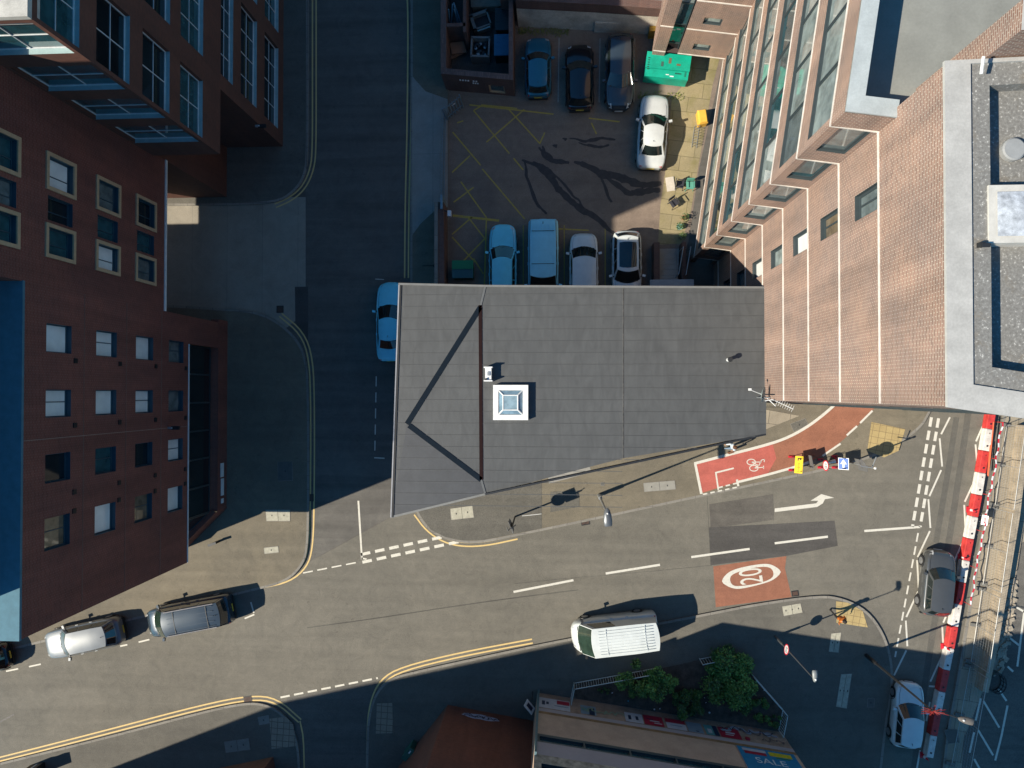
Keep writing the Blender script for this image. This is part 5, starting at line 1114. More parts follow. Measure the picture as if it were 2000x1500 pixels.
make_car('car', 'suv', BRNZ, put(1832, 1139, .8), R(84), 'dark grey car driving beside the red and white barriers', 'car', 'cars on the right hand road', L=3.95, wide=1.76, H=1.5)
make_car('car', 'hatch', WHT, put(1773, 1397, .7), R(84), 'white hatchback in the shade beside the red and white barriers', 'car', 'cars on the right hand road', L=3.9, wide=1.72)
make_car('parked_car', 'sedan', SILV, put(763, 628, .7), R(90), 'pale blue car half hidden under the edge of the grey roof in the shaded street', 'car', L=5.1, group='cars parked in the shade')
make_car('parked_car', 'hatch', SILV, put(982, 512, .7), R(90), 'pale blue car nose up between the green bin and the light blue van', 'car', L=4.9)
make_car('parked_van', 'mpv', LBLUE, put(1061, 512, .9), R(270), 'light blue van with cross bars on its long flat roof, parked tail up', 'van', L=5.4, wide=1.95, ribs=6, H=1.9)
make_car('parked_van', 'smallvan', WHT, put(1140, 528, .8), R(90), 'small white van with dark windscreen, between the light blue van and the glass roofed car', 'van', L=4.8, H=1.75)
make_car('parked_car', 'suv', WHT, put(1224, 520, .8), R(270), 'white car with a black glass roof parked tail up nearest the steps', 'car', L=4.4, sunroof=(0.18, 0.9), wide=1.85, H=1.6)
make_car('parked_car', 'hatch', TEALP, put(1051, 130, .7), R(90), 'small dark teal hatchback with red tail lights beside the brick enclosure', 'car', L=3.85, wide=1.68)
make_car('parked_car', 'hatch', BLKP, put(1132, 149, .7), R(90.5), 'black hatchback between the teal car and the dark grey estate', 'car', L=4.2, wide=1.8)
make_car('parked_car', 'suv', GREYP, put(1210, 141, .7), R(269), 'dark grey estate car nose down beside the green container', 'car', L=4.75, wide=1.8, H=1.5)
make_car('parked_car', 'sedan', WHT2, put(1275, 256, .7), R(86), 'white saloon standing apart at an angle below the green container', 'car', L=4.72)
# ================================================================== STREET FURNITURE
def lamp_post(bx, by, h, ax, ay, label, head=1.0, arm=0.05, mat=STEEL, zbase=0.12, thick=0.075, headm=None):
    """(ax, ay) photo position of the head"""
    p = G(bx, by, zbase); t = empty('street_lamp', p, 0, label, 'street lamp', 'street lamps with long poles')
    a = MB(); a.tube((0, 0, 0), (0, 0, 1.3), thick*1.6, mat, n=12); a.tube((0, 0, 1.3), (0, 0, h), thick, mat, thick*0.6, n=12); a.build('pole', t)
    q = G(ax, ay, h+0.25)-p; v = Vector((q.x, q.y, 0)); L_ = v.length; u = v.normalized() if L_ > 0.01 else Vector((1, 0, 0))
    b = MB(); b.tube((0, 0, h-0.15), tuple(v*0.75+Vector((0, 0, h+0.12-zbase))), 0.032, mat, n=8); b.build('arm', t)
    hd = MB(); an = math.atan2(u.y, u.x); M = Matrix.Translation(tuple(v)+() if False else (v.x, v.y, h+0.2-zbase)) @ Matrix.Rotation(an, 4, 'Z')
    hm = headm or plain('lamp_head_grey', (0.13, 0.14, 0.15), 0.35, 0.3)
    rows = []
    for f, w_, zt in ((-0.42, 0.05, 0.03), (-0.32, 0.11, 0.07), (-0.1, 0.16, 0.10), (0.15, 0.175, 0.10), (0.34, 0.165, 0.07), (0.40, 0.14, 0.03)):
        rows.append([tuple(M @ Vector((f*head*1.05, y*w_*head*1.15, z))) for y, z in ((-1, 0), (-0.85, zt*0.7), (0, zt), (0.85, zt*0.7), (1, 0), (0, -0.05), (-1, 0))])
    hd.grid(rows, hm); hd.face(rows[0], hm); hd.face(rows[-1][::-1], hm); ho = hd.build('lamp_head', t)
    s = MB(); s.lathe(tuple(M @ Vector((-0.2*head, 0, 0.09))), [(0.05, 0), (0.05, 0.05), (0.0, 0.08)], WHITEM, 10); s.build('sensor', ho)
    return t
lamp_post(1170, 967, 6.6, 1187, 1011, 'tall lamp post with a grey head beside the main road footway', 1.15)
l2 = lamp_post(1514, 1243, 6.4, 1592, 1321, 'lamp post with a red ringed 20 sign standing in the shaded footway', 0.72, headm=plain('lamp_head_silver', (0.22, 0.24, 0.24), 0.5, 0.1), thick=0.045, mat=plain('pole_dark_grey', (0.08, 0.085, 0.09), 0.5))
l3 = lamp_post(1692, 1280, 7.4, 1888, 1408, 'lamp post leaning across the view of the white hatchback', 0.9, mat=DARKM, headm=plain('lamp_head_bronze', (0.15, 0.135, 0.12), 0.5, 0.1))
mb = MB(); random.seed(3)
for k in range(46):
    a = random.uniform(0, 6.28); r = random.uniform(0.1, 0.75); z = 7.2+random.uniform(-.2, .2); mb.tube((0.15, -0.1, 7.25), (0.15+r*math.cos(a)*1.1, -0.1+r*math.sin(a)*0.4, z), 0.022, plain('red_foil', (0.28, 0.025, 0.02), 0.6), 0.01, n=4)
mb.build('red_decoration', l3)
def disc(mb, c, n, r, mat, t_=0.02, seg=20, r_in=0.0):
    c = Vector(c); n = Vector(n).normalized(); u = n.orthogonal().normalized(); w_ = n.cross(u)
    P = lambda a, rr, o: c+u*math.cos(a)*rr+w_*math.sin(a)*rr+n*o
    for k in range(seg):
        a0, a1 = 2*math.pi*k/seg, 2*math.pi*(k+1)/seg
        for o, fl in ((t_/2, 1), (-t_/2, 0)):
            f = [P(a0, r, o), P(a1, r, o), P(a1, r_in, o), P(a0, r_in, o)] if r_in else [P(a0, r, o), P(a1, r, o), c+n*o]
            mb.face(f if fl else f[::-1], mat)
        mb.face([P(a0, r, -t_/2), P(a1, r, -t_/2), P(a1, r, t_/2), P(a0, r, t_/2)], mat)
def sign_frame(c, n):
    n = Vector(n).normalized(); x = Vector((0, 0, 1)).cross(n).normalized(); y = n.cross(x); return Matrix(((x.x, y.x, n.x, c[0]), (x.y, y.y, n.y, c[1]), (x.z, y.z, n.z, c[2]), (0, 0, 0, 1)))
SR = plain('sign_red', (0.55, 0.02, 0.04), 0.4); SWH = plain('sign_white', (0.75, 0.75, 0.75), 0.4); SBK = plain('sign_back', (0.12, 0.12, 0.12), 0.6); SBL = plain('sign_blue', (0.01, 0.10, 0.42), 0.4); SY = plain('sign_yellow', (0.75, 0.50, 0.02), 0.45); SBLK = plain('sign_black_ink', (0.02, 0.02, 0.02), 0.5)
def round20(parent, c, n, r=0.3, txt='20', name='speed_sign'):
    n = Vector(n).normalized(); m = MB(); disc(m, Vector(c)-n*0.012, n, r, SBK, 0.012); disc(m, c, n, r, SR, 0.01, r_in=r*0.78); disc(m, Vector(c)-n*0.001, n, r*0.79, SWH, 0.01); o = m.build(name, parent)
    textmesh(txt, r*1.15, SBLK, sign_frame(Vector(c)+n*0.009, n), 'figures', o); return o
round20(l2, (-0.06, 0.02, 2.25), (-0.97, 0.2, 0.05), 0.31)
# sign pole by the island, dark bracket
p = G(1006, 1009, 0.12); t = empty('traffic_sign', p, 0, 'black signal post with round and square plates on the grey footway', 'traffic sign')
mb = MB(); mb.tube((0, 0, 0), (0, 0, 3.7), 0.055, DARKM, n=10); mb.build('pole', t)
sdir = Vector((-math.cos(SUN_AZ), -math.sin(SUN_AZ), 0))
mb = MB(); disc(mb, (-0.07, -0.03, 2.5), sdir, 0.38, SBK, 0.03); mb.build('round_plate', t)
mb = MB(); mb.box((-0.07, -0.03, 3.15), (0.03, 0.72, 0.66), SBK, SUN_AZ); mb.build('square_plate', t)
mb = MB()
for a, b_ in (((0, 0, 3.5), (0.1, -0.35, 3.5)), ((0, 0, 3.3), (-0.25, -0.25, 3.3)), ((0, 0, 3.65), (0.25, 0.18, 3.65)), ((-.25, -.25, 3.3), (-.3, -.05, 3.3))): mb.tube(a, b_, 0.03, DARKM)
mb.build('bracket', t)
mb = MB(); mb.tube((0.45, 0.05, 0), (1.7, 0.2, 0.02), 0.02, WHITEM); mb.build('cable_stub', t)
# temporary sign group
CUR = [None]
def stand(mb, x, y, s=0.45):
    CUR[0] = t
    mb.tube((x+0.14, y-s*.94, 0.5), (x+0.14, y+s*.94, 0.5), 0.02, DARKM)
    for sx in (-1, 1):
        fb_ = MB(); fb_.box((x, y+sx*s, 0.05), (0.34, 0.12, 0.1), SR); fb_.build('foot', CUR[0])
        mb.tube((x, y+sx*s, 0.05), (x+0.25, y+sx*s*.9, 1.1), 0.02, DARKM)
p = G(1545, 905, 0.12); t = empty('roadworks_sign', p, 0, 'yellow works sign tilted on red feet beside the cycle lane', 'road sign', 'temporary signs on the footway edge')
mb = MB(); stand(mb, 0, 0, 0.42); mb.build('stand', t); mb = MB(); M = Matrix.Translation((0.18, 0, 0.85)) @ Matrix.Rotation(math.radians(-48), 4, 'Y') @ Matrix.Rotation(R(-8), 4, 'X'); mb.box((0, 0, 0), (0.52, 1.05, 0.02), SY, 0, M); mb.build('panel', t)
mb = MB(); mb.box((0.1, 0.34, 0.014), (0.10, 0.09, 0.006), SBLK, 0, M); mb.box((-0.06, 0.33, 0.014), (0.07, 0.18, 0.006), SBLK, 0, M)
for k in range(7): mb.box((0.0, -0.42+k*0.085, 0.014), (0.06 if k % 3 else 0.14, 0.04, 0.006), plain('sign_print_ochre', (0.4, 0.22, 0.01), 0.6), 0, M)
mb.build('print', t)
p = G(1575, 900, 0.12); t = empty('roadworks_sign', p, 0, 'dark backed board sign on a thin frame between the yellow and round signs', 'road sign', 'temporary signs on the footway edge')
mb = MB(); mb.tube((0, -.3, 0), (0, -.3, 1.0), 0.02, DARKM); mb.tube((0, .3, 0), (0, .3, 1.0), 0.02, DARKM); mb.tube((0.5, -.3, 0), (0, -.3, 1), 0.02, DARKM); mb.tube((0.5, .3, 0), (0, .3, 1), 0.02, DARKM); mb.build('stand', t); mb = MB(); mb.box((0, 0, 0.72), (0.025, 0.85, 0.65), SBK, R(12)); mb.build('panel', t)
p = G(1599, 905, 0.12); t = empty('roadworks_sign', p, 0, 'round red ringed temporary sign on a low frame between the board and the blue sign', 'road sign', 'temporary signs on the footway edge')
mb = MB(); stand(mb, 0.1, 0, 0.25); mb.build('stand', t); round20(t, (0.1, -0.05, 0.85), (-1, 0, 0.15), 0.33, '10', 'speed_plate')
p = G(1620, 902, 0.12); t = empty('traffic_cone', p, 0, 'red and white cone lying between the round sign and the blue arrow sign', 'cone'); mb = MB(); mb.box((0.35, 0.1, 0.12), (0.06, 0.36, 0.3), SR, 0.3); mb.build('base', t); mb = MB(); mb.tube((0.3, 0.08, 0.16), (-.25, -0.05, 0.10), 0.13, SWH, 0.04, n=14); mb.build('body', t)
p = G(1628, 902, 0.12); t = empty('roadworks_sign', p, 0, 'blue temporary sign with a white arrow at the kerb corner', 'road sign', 'temporary signs on the footway edge')
mb = MB(); stand(mb, 0.05, 0, 0.35); mb.build('stand', t); M = Matrix.Translation((0.28, -0.04, 0.80)) @ Matrix.Rotation(math.radians(-42), 4, 'Y')
mb = MB(); mb.box((0, 0, 0), (0.62, 0.72, 0.02), SWH, 0, M); mb.box((0, 0, 0.004), (0.56, 0.66, 0.02), SBL, 0, M); mb.build('panel', t)
mb = MB(); mb.face([M @ Vector(q) for q in ((-0.05, -0.24, .018), (0.05, -0.24, .018), (0.05, 0.02, .018), (-0.05, 0.02, .018))], SWH); mb.face([M @ Vector(q) for q in ((-0.19, -0.02, .018), (0, 0.0, .018), (0.19, -0.02, .018), (0, 0.27, .018))], SWH); mb.build('arrow', t)
p = G(1660, 903, 0.12); t = empty('sign_post', p, 0, 'grey post with round plate and angled arms at the kerb corner', 'sign post')
mb = MB(); mb.tube((0, 0, 0), (0, 0, 3.3), 0.045, STEEL, n=10); mb.build('pole', t); mb = MB(); disc(mb, (-0.03, 0, 1.95), sdir, 0.40, SBK, 0.02); mb.build('round_plate', t)
mb = MB(); mb.box((-0.03, 0, 1.35), (0.02, 0.75, 0.65), SBK, SUN_AZ); mb.build('square_plate', t); mb = MB(); mb.tube((0, 0, 3.2), (-0.75, 0.12, 3.2), 0.03, STEEL); mb.tube((-.03, 0, 3.0), (0.22, 0.62, 3.0), 0.03, STEEL); mb.lathe((0, 0, 3.3), [(0.07, 0), (0.07, .08), (0, .12)], WHITEM, 10); mb.build('arm', t)
# red and white barriers: one thing per block
line = [(1938, 795), (1906, 985), (1886, 1090), (1857, 1255), (1831, 1385), (1814, 1478)]
LN = [G2(a, b, 0.3) for a, b in line]; tot = sum((LN[i+1]-LN[i]).length for i in range(5))
def along(s):
    for i in range(5):
        l = (LN[i+1]-LN[i]).length
        if s <= l or i == 4: return LN[i]+(LN[i+1]-LN[i])*(s/l), (LN[i+1]-LN[i]).normalized()
        s -= l
BRD = plain('barrier_red', (0.55, 0.045, 0.04), 0.55, 0, 0.3, 3); BWH = plain('barrier_white', (0.66, 0.63, 0.58), 0.55, 0, 0.22, 3)
first = {}; n = 16; seg = tot/n
def barrier(col, L_):
    t = empty('water_barrier', (0, 0, 0)); m = BRD if col == 'r' else BWH; mb = MB(); l = L_/2-0.012; rows = []
    for xx in (-l, -l+0.06, l-0.06, l):
        k = 0.0 if abs(xx) < l-0.01 else 0.03
        rows.append([(xx, y*(1-k*2), z) for y, z in ((-0.25, 0.02), (-0.25, 0.12), (-0.225, 0.20), (-0.215, 0.38), (-0.19, 0.43-k), (0.19, 0.43-k), (0.215, 0.38), (0.225, 0.20), (0.25, 0.12), (0.25, 0.02))])
    mb.grid(rows, m, smooth=False); mb.face(rows[0], m); mb.face(rows[-1][::-1], m); mb.build('block', t)
    c = MB(); c.lathe((l-0.3, 0, 0.43), [(0.055, 0), (0.055, 0.03), (0.0, 0.035)], DARKM, 10); c.lathe((-l+0.25, 0.02, 0.43), [(0.03, 0), (0.03, 0.02), (0, 0.022)], DARKM, 8); c.build('filler_cap', t)
    return t
names = ['topmost', 'second', 'third', 'fourth', 'fifth', 'sixth', 'seventh', 'eighth']; cnt = {'r': 0, 'w': 0}
for k in range(n):
    col = 'rw'[k % 2]
    o = barrier(col, seg) if col not in first else copy_tree(first[col]); first.setdefault(col, o)
    c, d = along((k+0.5)*seg); o.location = (c.x, c.y, 0.01); o.rotation_euler = (0, 0, math.atan2(d.y, d.x))
    nm = names[cnt[col]]; cnt[col] += 1
    tag(o, '%s water filled barrier block, %s %s one from the tower end of the line' % ({'r': 'red', 'w': 'white'}[col], nm, {'r': 'red', 'w': 'white'}[col]) if nm != 'topmost' else '%s water filled barrier block nearest the tower' % {'r': 'red', 'w': 'white'}[col], 'barrier', 'red and white barriers along the road')
def cone(px, py, label, z=0.012):
    t = empty('traffic_cone', G(px, py, z), 0, label, 'cone', 'traffic cones beside the barriers'); a = MB(); a.box((0, 0, 0.03), (0.36, 0.36, 0.06), SR); a.build('base', t)
    b = MB(); b.lathe((0, 0, 0.06), [(0.13, 0), (0.105, 0.18)], SR, 14); b.lathe((0, 0, 0.06), [(0.105, 0.18), (0.07, 0.38)], SWH, 14); b.lathe((0, 0, 0.06), [(0.07, 0.38), (0.035, 0.6), (0, 0.61)], SR, 14); b.build('body', t)
cone(1893, 995, 'red and white cone beside the third red barrier block'); cone(1876, 1087, 'red and white cone beside the dark grey car bonnet'); cone(1843, 1262, 'red and white cone at the edge of the big shadow'); cone(1802, 1474, 'red and white cone at the lower end of the barriers')
# red/white chain tape and post-and-mesh fence
tp = empty('barrier_tape', G(1950, 830), 0, 'red and white tape strung between thin posts beside the footpath', 'barrier tape'); o = tp.location
A_ = G(1960, 825, 1.0); B_ = G(1896, 1182, 1.0); m_ = 44; mb = MB(); nn_ = Vector((-(B_-A_).y, (B_-A_).x, 0)).normalized(); mi_ = [mb.mi(SR), mb.mi(SWH)]
for k in range(m_+1):
    c_ = A_.lerp(B_, k/m_)-o+nn_*0.05*math.sin(k*1.3); z = 0.93-0.05*math.sin(k/m_*18)
    for q in (c_+nn_*0.045, c_-nn_*0.045): mb.v.append((q.x, q.y, z+0.02*math.sin(k*2.1)))
    if k < m_: mb.f.append((2*k, 2*k+1, 2*k+3, 2*k+2)); mb.m.append(mi_[k % 2]); mb.sm.append(False); mb.uv += [(0, 0)]*4
mb.build('tape', tp)
mb = MB()
for k in range(6): a = A_.lerp(B_, k/5)-o; mb.tube((a.x, a.y, 0.12), (a.x, a.y, 1.0), 0.02, BRD)
mb.build('posts', tp)
mb = MB(); mb.tube(G(1941, 824, 0.7)-o, G(1930, 930, 0.7)-o, 0.035, plain('orange_rail', (0.65, 0.13, 0.05), 0.5)); mb.tube(G(1934, 870, 0.5)-o, G(1929, 928, 0.5)-o, 0.03, plain('orange_rail', (0.65, 0.13, 0.05), 0.5)); mb.build('orange_rail', tp)
p = G(1923, 1016, 0.9); t = empty('notice', (p.x, p.y, 0.12), 0, 'small white notice with a red mark hung near the tape', 'sign'); mb = MB(); M = Matrix.Translation((0, 0, 0.8)) @ Matrix.Rotation(R(-40), 4, 'Y'); mb.box((0, 0, 0), (0.32, 0.6, 0.02), SWH, R(-8), M); mb.build('board', t); mb = MB(); mb.box((0, 0, 0.013), (0.14, 0.34, 0.005), SR, R(-8), M); mb.build('print', t); mb = MB(); mb.tube((0.1, -.2, 0), (0.1, -.2, 0.85), 0.02, STEEL); mb.tube((0.1, .2, 0), (0.1, .2, .85), 0.02, STEEL); mb.build('legs', t)
MESH = plain('fence_wire', (0.42, 0.42, 0.40), 0.5, 0.4)
def heras(pa, pb, label, n_=2):
    """mesh panel fence between two ground points given in the photo"""
    a = G(*pa, 0.12); b_ = G(*pb, 0.12); d = (b_-a); L_ = d.length; ang = math.atan2(d.y, d.x)
    t = empty('mesh_fence', a, ang, label, 'fence', 'wire mesh fence panels along the building site'); fr = MB(); H_ = 1.9
    for k in range(n_+1):
        x = L_*k/n_; fr.tube((x, 0, 0.1), (x, 0, H_), 0.02, MESH, n=6)
    fr.tube((0, 0, H_), (L_, 0, H_), 0.02, MESH, n=6); fr.tube((0, 0, 0.2), (L_, 0, 0.2), 0.02, MESH, n=6); fr.build('frame', t)
    ms = MB(); m_ = int(L_/0.16)
    for k in range(m_): ms.tube((L_*k/m_, 0, 0.2), (L_*k/m_, 0, H_), 0.004, MESH, n=3, cap=False)
    for k in range(7): ms.tube((0, 0, 0.35+k*0.23), (L_, 0, 0.35+k*0.23), 0.004, MESH, n=3, cap=False)
    ms.build('mesh', t)
    for k in range(n_+1): ft = MB(); ft.box((L_*k/n_, 0, 0.06), (0.20, 0.55, 0.12), plain('fence_foot', (0.16, 0.155, 0.14), 0.9)); ft.build('foot', t)
heras((1962, 830), (1940, 985), 'wire mesh fence panel nearest the tower'); heras((1938, 992), (1916, 1140), 'wire mesh fence panel beside the small white notice'); heras((1914, 1150), (1893, 1290), 'wire mesh fence panel beside the dark grey car'); heras((1891, 1300), (1855, 1490), 'wire mesh fence panel partly in the big shadow')
BANK = plain('rubble_edging', (0.36, 0.31, 0.24), 0.9, 0, 0.4, 4)
def lowwall(pl, w_, h_, mat, name, label, cat):
    p0 = G(*pl[0]); t = empty(name, p0, 0, label, cat); mb = MB(); k = [Vector((G(*q).x-p0.x, G(*q).y-p0.y)) for q in pl]; ribbon(mb, k, w_, 0.12+h_, mat, h=h_); mb.build('core', t); return t
lowwall([(1988, 830), (1968, 1000), (1945, 1140), (1925, 1255), (1907, 1340)], 0.35, 0.75, plain('pale_timber_hoarding', (0.36, 0.30, 0.22), 0.8, 0, 0.3, 2), 'site_hoarding', 'long low pale hoarding wall casting a black shadow at the right', 'wall')
t = lowwall([(1972, 1130), (1962, 1200), (1945, 1290), (1940, 1310)], 0.8, 0.06, BANK, 'trench_cover', 'rough strip of broken concrete between the low wall and the site road', 'rubble strip')
mb = MB(); random.seed(21)
for k in range(90):
    s_ = random.random(); q = G(1972, 1130).lerp(G(1940, 1310), s_)-G(1972, 1130); r = random.uniform(0.05, 0.16); mb.box((q.x+random.uniform(-.45, .45), q.y+random.uniform(-.2, .2), 0.2), (r*2, r*1.4, r), BANK, random.uniform(0, 3))
mb.build('broken_pieces', t)
mb = MB(); kb = [G2(1955, 1150), G2(1928, 1290), G2(1925, 1330)]
p = G(1935, 1326); t = empty('cable_drum_base', (p.x, p.y, 0.13), 0, 'dark round wire basket in the shadow near the hatch markings', 'basket'); mb = MB()
for k in range(16):
    a = k*math.pi/8; b_ = a+math.pi/8
    for z in (0.05, 0.3, 0.55): mb.tube((0.5*math.cos(a), 0.62*math.sin(a), z), (0.5*math.cos(b_), 0.62*math.sin(b_), z), 0.035, DARKM, n=5)
    mb.tube((0.5*math.cos(a), 0.62*math.sin(a), 0), (0.5*math.cos(a), 0.62*math.sin(a), 0.6), 0.02, DARKM, n=5)
mb.build('wire_frame', t)
# white railings round the garden
bedp = [(1118, 1350), (1128, 1332), (1215, 1316), (1300, 1302), (1365, 1287), (1410, 1278), (1445, 1290), (1490, 1340), (1535, 1392), (1524, 1426), (1250, 1383), (1125, 1362)]
bed = sheet('garden_bed', bedp, 0.135, plain('dark_soil', (0.10, 0.075, 0.058), 0.95, 0, 0.45, 2.5), kind='structure')
RAILM = plain('white_railing', (0.50, 0.53, 0.50), 0.5)
def railing(pl, label, H_=1.0, step=0.15):
    P_ = [G(*q, 0.12) for q in pl]; o = P_[0]; t = empty('railing', o, 0, label, 'railing', 'white painted railings round the garden'); tr = MB(); bl = MB()
    for i in range(len(P_)-1):
        a = P_[i]-o; b_ = P_[i+1]-o; L_ = (b_-a).length
        for z in (0.12, H_): tr.tube((a.x, a.y, z), (b_.x, b_.y, z), 0.028, RAILM, n=6)
        n_ = max(2, int(L_/step))
        for k in range(n_+1): q = a.lerp(b_, k/n_); bl.tube((q.x, q.y, 0.12), (q.x, q.y, H_), 0.013, RAILM, n=4, cap=False)
        tr.tube((a.x, a.y, 0), (a.x, a.y, H_+.05), 0.03, RAILM, n=6); tr.tube((b_.x, b_.y, 0), (b_.x, b_.y, H_+.05), 0.03, RAILM, n=6)
    tr.build('rails', t); bl.build('balusters', t)
railing([(1115, 1362), (1121, 1333), (1215, 1316), (1285, 1303)], 'long white railing running from the cream wall behind the left bush')
railing([(1366, 1286), (1412, 1277)], 'short white railing between the two tall bushes')
railing([(1468, 1316), (1528, 1384), (1520, 1424)], 'white railing turning the corner at the right end of the garden')
railing([(1250, 1352), (1282, 1349)], 'tiny white rail on the soil below the left bush', 0.5, 0.3)
# bushes and small plants
def leafmat(name, c1, c2):
    if name in MATS: return MATS[name]
    m, t, b = _nodes(name); v = _pos(t); n = _noise(t, 6, 4, 0.7, v); t.links.new(_ramp(t, n.outputs[0], [(0.3, c1), (0.7, c2)]).outputs[0], b.inputs['Base Color']); b.inputs['Roughness'].default_value = 0.6; MATS[name] = m; return m
LF = [leafmat('leaf_mid', (0.06, 0.12, 0.02), (0.11, 0.21, 0.035)), leafmat('leaf_light', (0.11, 0.21, 0.035), (0.20, 0.32, 0.06)), leafmat('leaf_dark', (0.035, 0.07, 0.015), (0.07, 0.12, 0.03))]
TRK = plain('bark', (0.10, 0.07, 0.05), 0.9)
def bush(px, py, rx, ry, h, n, label, seed, lumps, cat='bush', leaf=0.085, mats=(0, 1, 2)):
    random.seed(seed); p = G(px, py, 0.12); t = empty('bush', p, 0, label, cat, 'bushes in the railed garden'); st = MB()
    cents = []
    for k in range(lumps):
        a = random.uniform(0, 6.28); r = math.sqrt(random.random())*random.uniform(0.7, 0.92); cents.append((Vector((rx*r*math.cos(a), ry*r*math.sin(a), h*random.uniform(0.3, 0.85)*(1.1-0.5*r))), random.uniform(0.12, 0.34)*min(rx, ry), random.choice(mats)))
    for c_, r, _ in cents: st.tube((0, 0, 0), tuple(c_*0.5+Vector((random.uniform(-.1, .1), 0, 0))), 0.035, TRK, 0.02, n=5); st.tube(tuple(c_*0.5), tuple(c_), 0.02, TRK, 0.006, n=4)
    st.build('stems', t); lf = MB()
    for i in range(n):
        c_, r, mi = cents[i % lumps]; d = Vector((random.gauss(0, 1), random.gauss(0, 1), random.gauss(0, 0.8))).normalized()*r*(random.random()**0.4)*random.uniform(0.8, 1.25); q = c_+d
        s = leaf*random.uniform(0.6, 1.4); u = Vector((random.gauss(0, 1), random.gauss(0, 1), random.gauss(0, .55))).normalized(); w_ = u.cross(Vector((random.gauss(0, .5), random.gauss(0, .5), 1))).normalized()
        mt = LF[mi if random.random() < 0.7 else random.choice(mats)]; lf.face([q-u*s, q+w_*s*0.5, q+u*s, q-w_*s*0.5], mt)
    lf.build('foliage', t)
bush(1260, 1320, 2.1, 1.25, 1.7, 8500, 'spreading bright green bush growing through the long white railing', 2, 34)
bush(1420, 1316, 1.7, 1.9, 1.7, 12000, 'large round dark green bush beside the short white railing', 5, 46, mats=(0, 0, 1, 2))
bush(1338, 1368, 1.7, 1.0, 1.1, 5200, 'low dark green bush by the cream wall between the two larger bushes', 8, 16, mats=(2, 2, 0))
bush(1462, 1368, 1.2, 1.0, 0.7, 2600, 'thin weedy plant on the soil below the large round bush', 12, 12, mats=(2, 0), leaf=0.07)
bush(1498, 1403, 1.2, 0.5, 0.6, 2400, 'low straggling plant at the right end of the garden by the wall', 14, 12, mats=(2, 0), leaf=0.07)
bush(1182, 1345, 0.5, 0.3, 0.35, 260, 'sparse weed on the soil near the left railing', 17, 7, mats=(2,), leaf=0.06)
random.seed(41); lt = MB()
for k in range(20):
    q = G(random.uniform(1140, 1500), random.uniform(1345, 1400), 0.145)
    if q.y < -20.3: continue
    lt.box((q.x, q.y, 0.155), (random.uniform(.04, .11), random.uniform(.04, .09), 0.02), random.choice([SWH, SWH, plain('litter_blue', (0.03, 0.10, 0.35), 0.6), plain('litter_teal', (0.03, 0.25, 0.35), 0.6)]), random.uniform(0, 3))
lo_ = lt.build('litter'); tag(lo_, 'scraps of white and blue litter scattered over the dark garden soil', 'litter', kind='stuff')
gr = MB(); random.seed(52)
for k in range(300):
    px, py = random.choice([(random.uniform(1012, 1110), random.gauss(62, 4)), (random.uniform(1245, 1335), random.gauss(188, 4)), (random.uniform(1012, 1110), random.gauss(62, 4))]); q = G(px, py, 0.02)
    s = random.uniform(0.04, 0.12); a = random.uniform(0, 3.14); gr.face([(q.x-s*math.cos(a), q.y-s*math.sin(a), .02), (q.x+s*.3*math.sin(a), q.y-.3*s*math.cos(a), .02+s*.4), (q.x+s*math.cos(a), q.y+s*math.sin(a), .04+s), (q.x-s*.3*math.sin(a), q.y+s*.3*math.cos(a), .02+s*.4)], leafmat('weed', (0.10, 0.12, 0.02), (0.2, 0.2, 0.05)))
tag(gr.build('weeds'), 'low weeds along the foot of the yard walls', 'weeds', kind='stuff')
# ---- yard things
t = empty('skip_container', G(1298, 146, 0), R(-8), 'large turquoise green lidded waste container beside the parked estate car', 'container'); GRN = plain('container_green', (0.005, 0.36, 0.24), 0.45, 0, 0.22, 1.5)
mb = MB(); mb.prism([Vector(q) for q in ((-1.35, -0.72), (1.35, -0.72), (1.35, 0.72), (-1.35, 0.72))], 0.18, 1.15, GRN, GRN); mb.build('body', t)
mb = MB(); mb.box((0, 0.25, 1.22), (2.75, 1.0, 0.07), GRN); mb.box((0, -0.52, 1.16), (2.7, 0.5, 0.06), GRN, 0, Matrix.Rotation(R(0), 4, 'X')); mb.build('lid', t)
mb = MB()
for k in range(6): mb.box((-1.2, -0.35+k*0.14, 1.262), (0.12, 0.05, 0.01), SBLK)
for k in range(5): mb.box((0.55+k*0.08, -0.42, 1.20), (0.05, 0.08, 0.01), SBLK); mb.box((1.15, -0.55+k*.07, 1.20), (0.10, 0.03, 0.01), SBLK)
mb.box((0.05, -0.55, 1.2), (0.2, 0.05, 0.01), SWH); mb.box((0.33, -0.63, 1.2), (0.25, 0.06, 0.01), SWH); mb.box((.1, .3, 1.262), (.16, .35, .006), plain('rust_stain', (0.15, 0.10, 0.05), .8)); mb.box((-.35, .05, 1.262), (.15, .3, .006), plain('dark_stain', (0.04, 0.10, 0.08), .8)); mb.box((.65, .1, 1.262), (.25, .12, .006), plain('rust_stain', (0.15, 0.10, 0.05), .8)); mb.build('markings', t)
mb = MB()
for x in (-1.1, 1.1):
    for y in (-.6, .6): mb.tube((x, y-.05, .1), (x, y+.05, .1), .1, TYRE, n=10)
mb.build('castors', t)
t = empty('wheelie_bin', G(908, 532, 0), 0, 'dark green four wheeled bin between the wall and the pale blue car', 'bin'); GB = plain('bin_green', (0.01, 0.11, 0.045), 0.5)
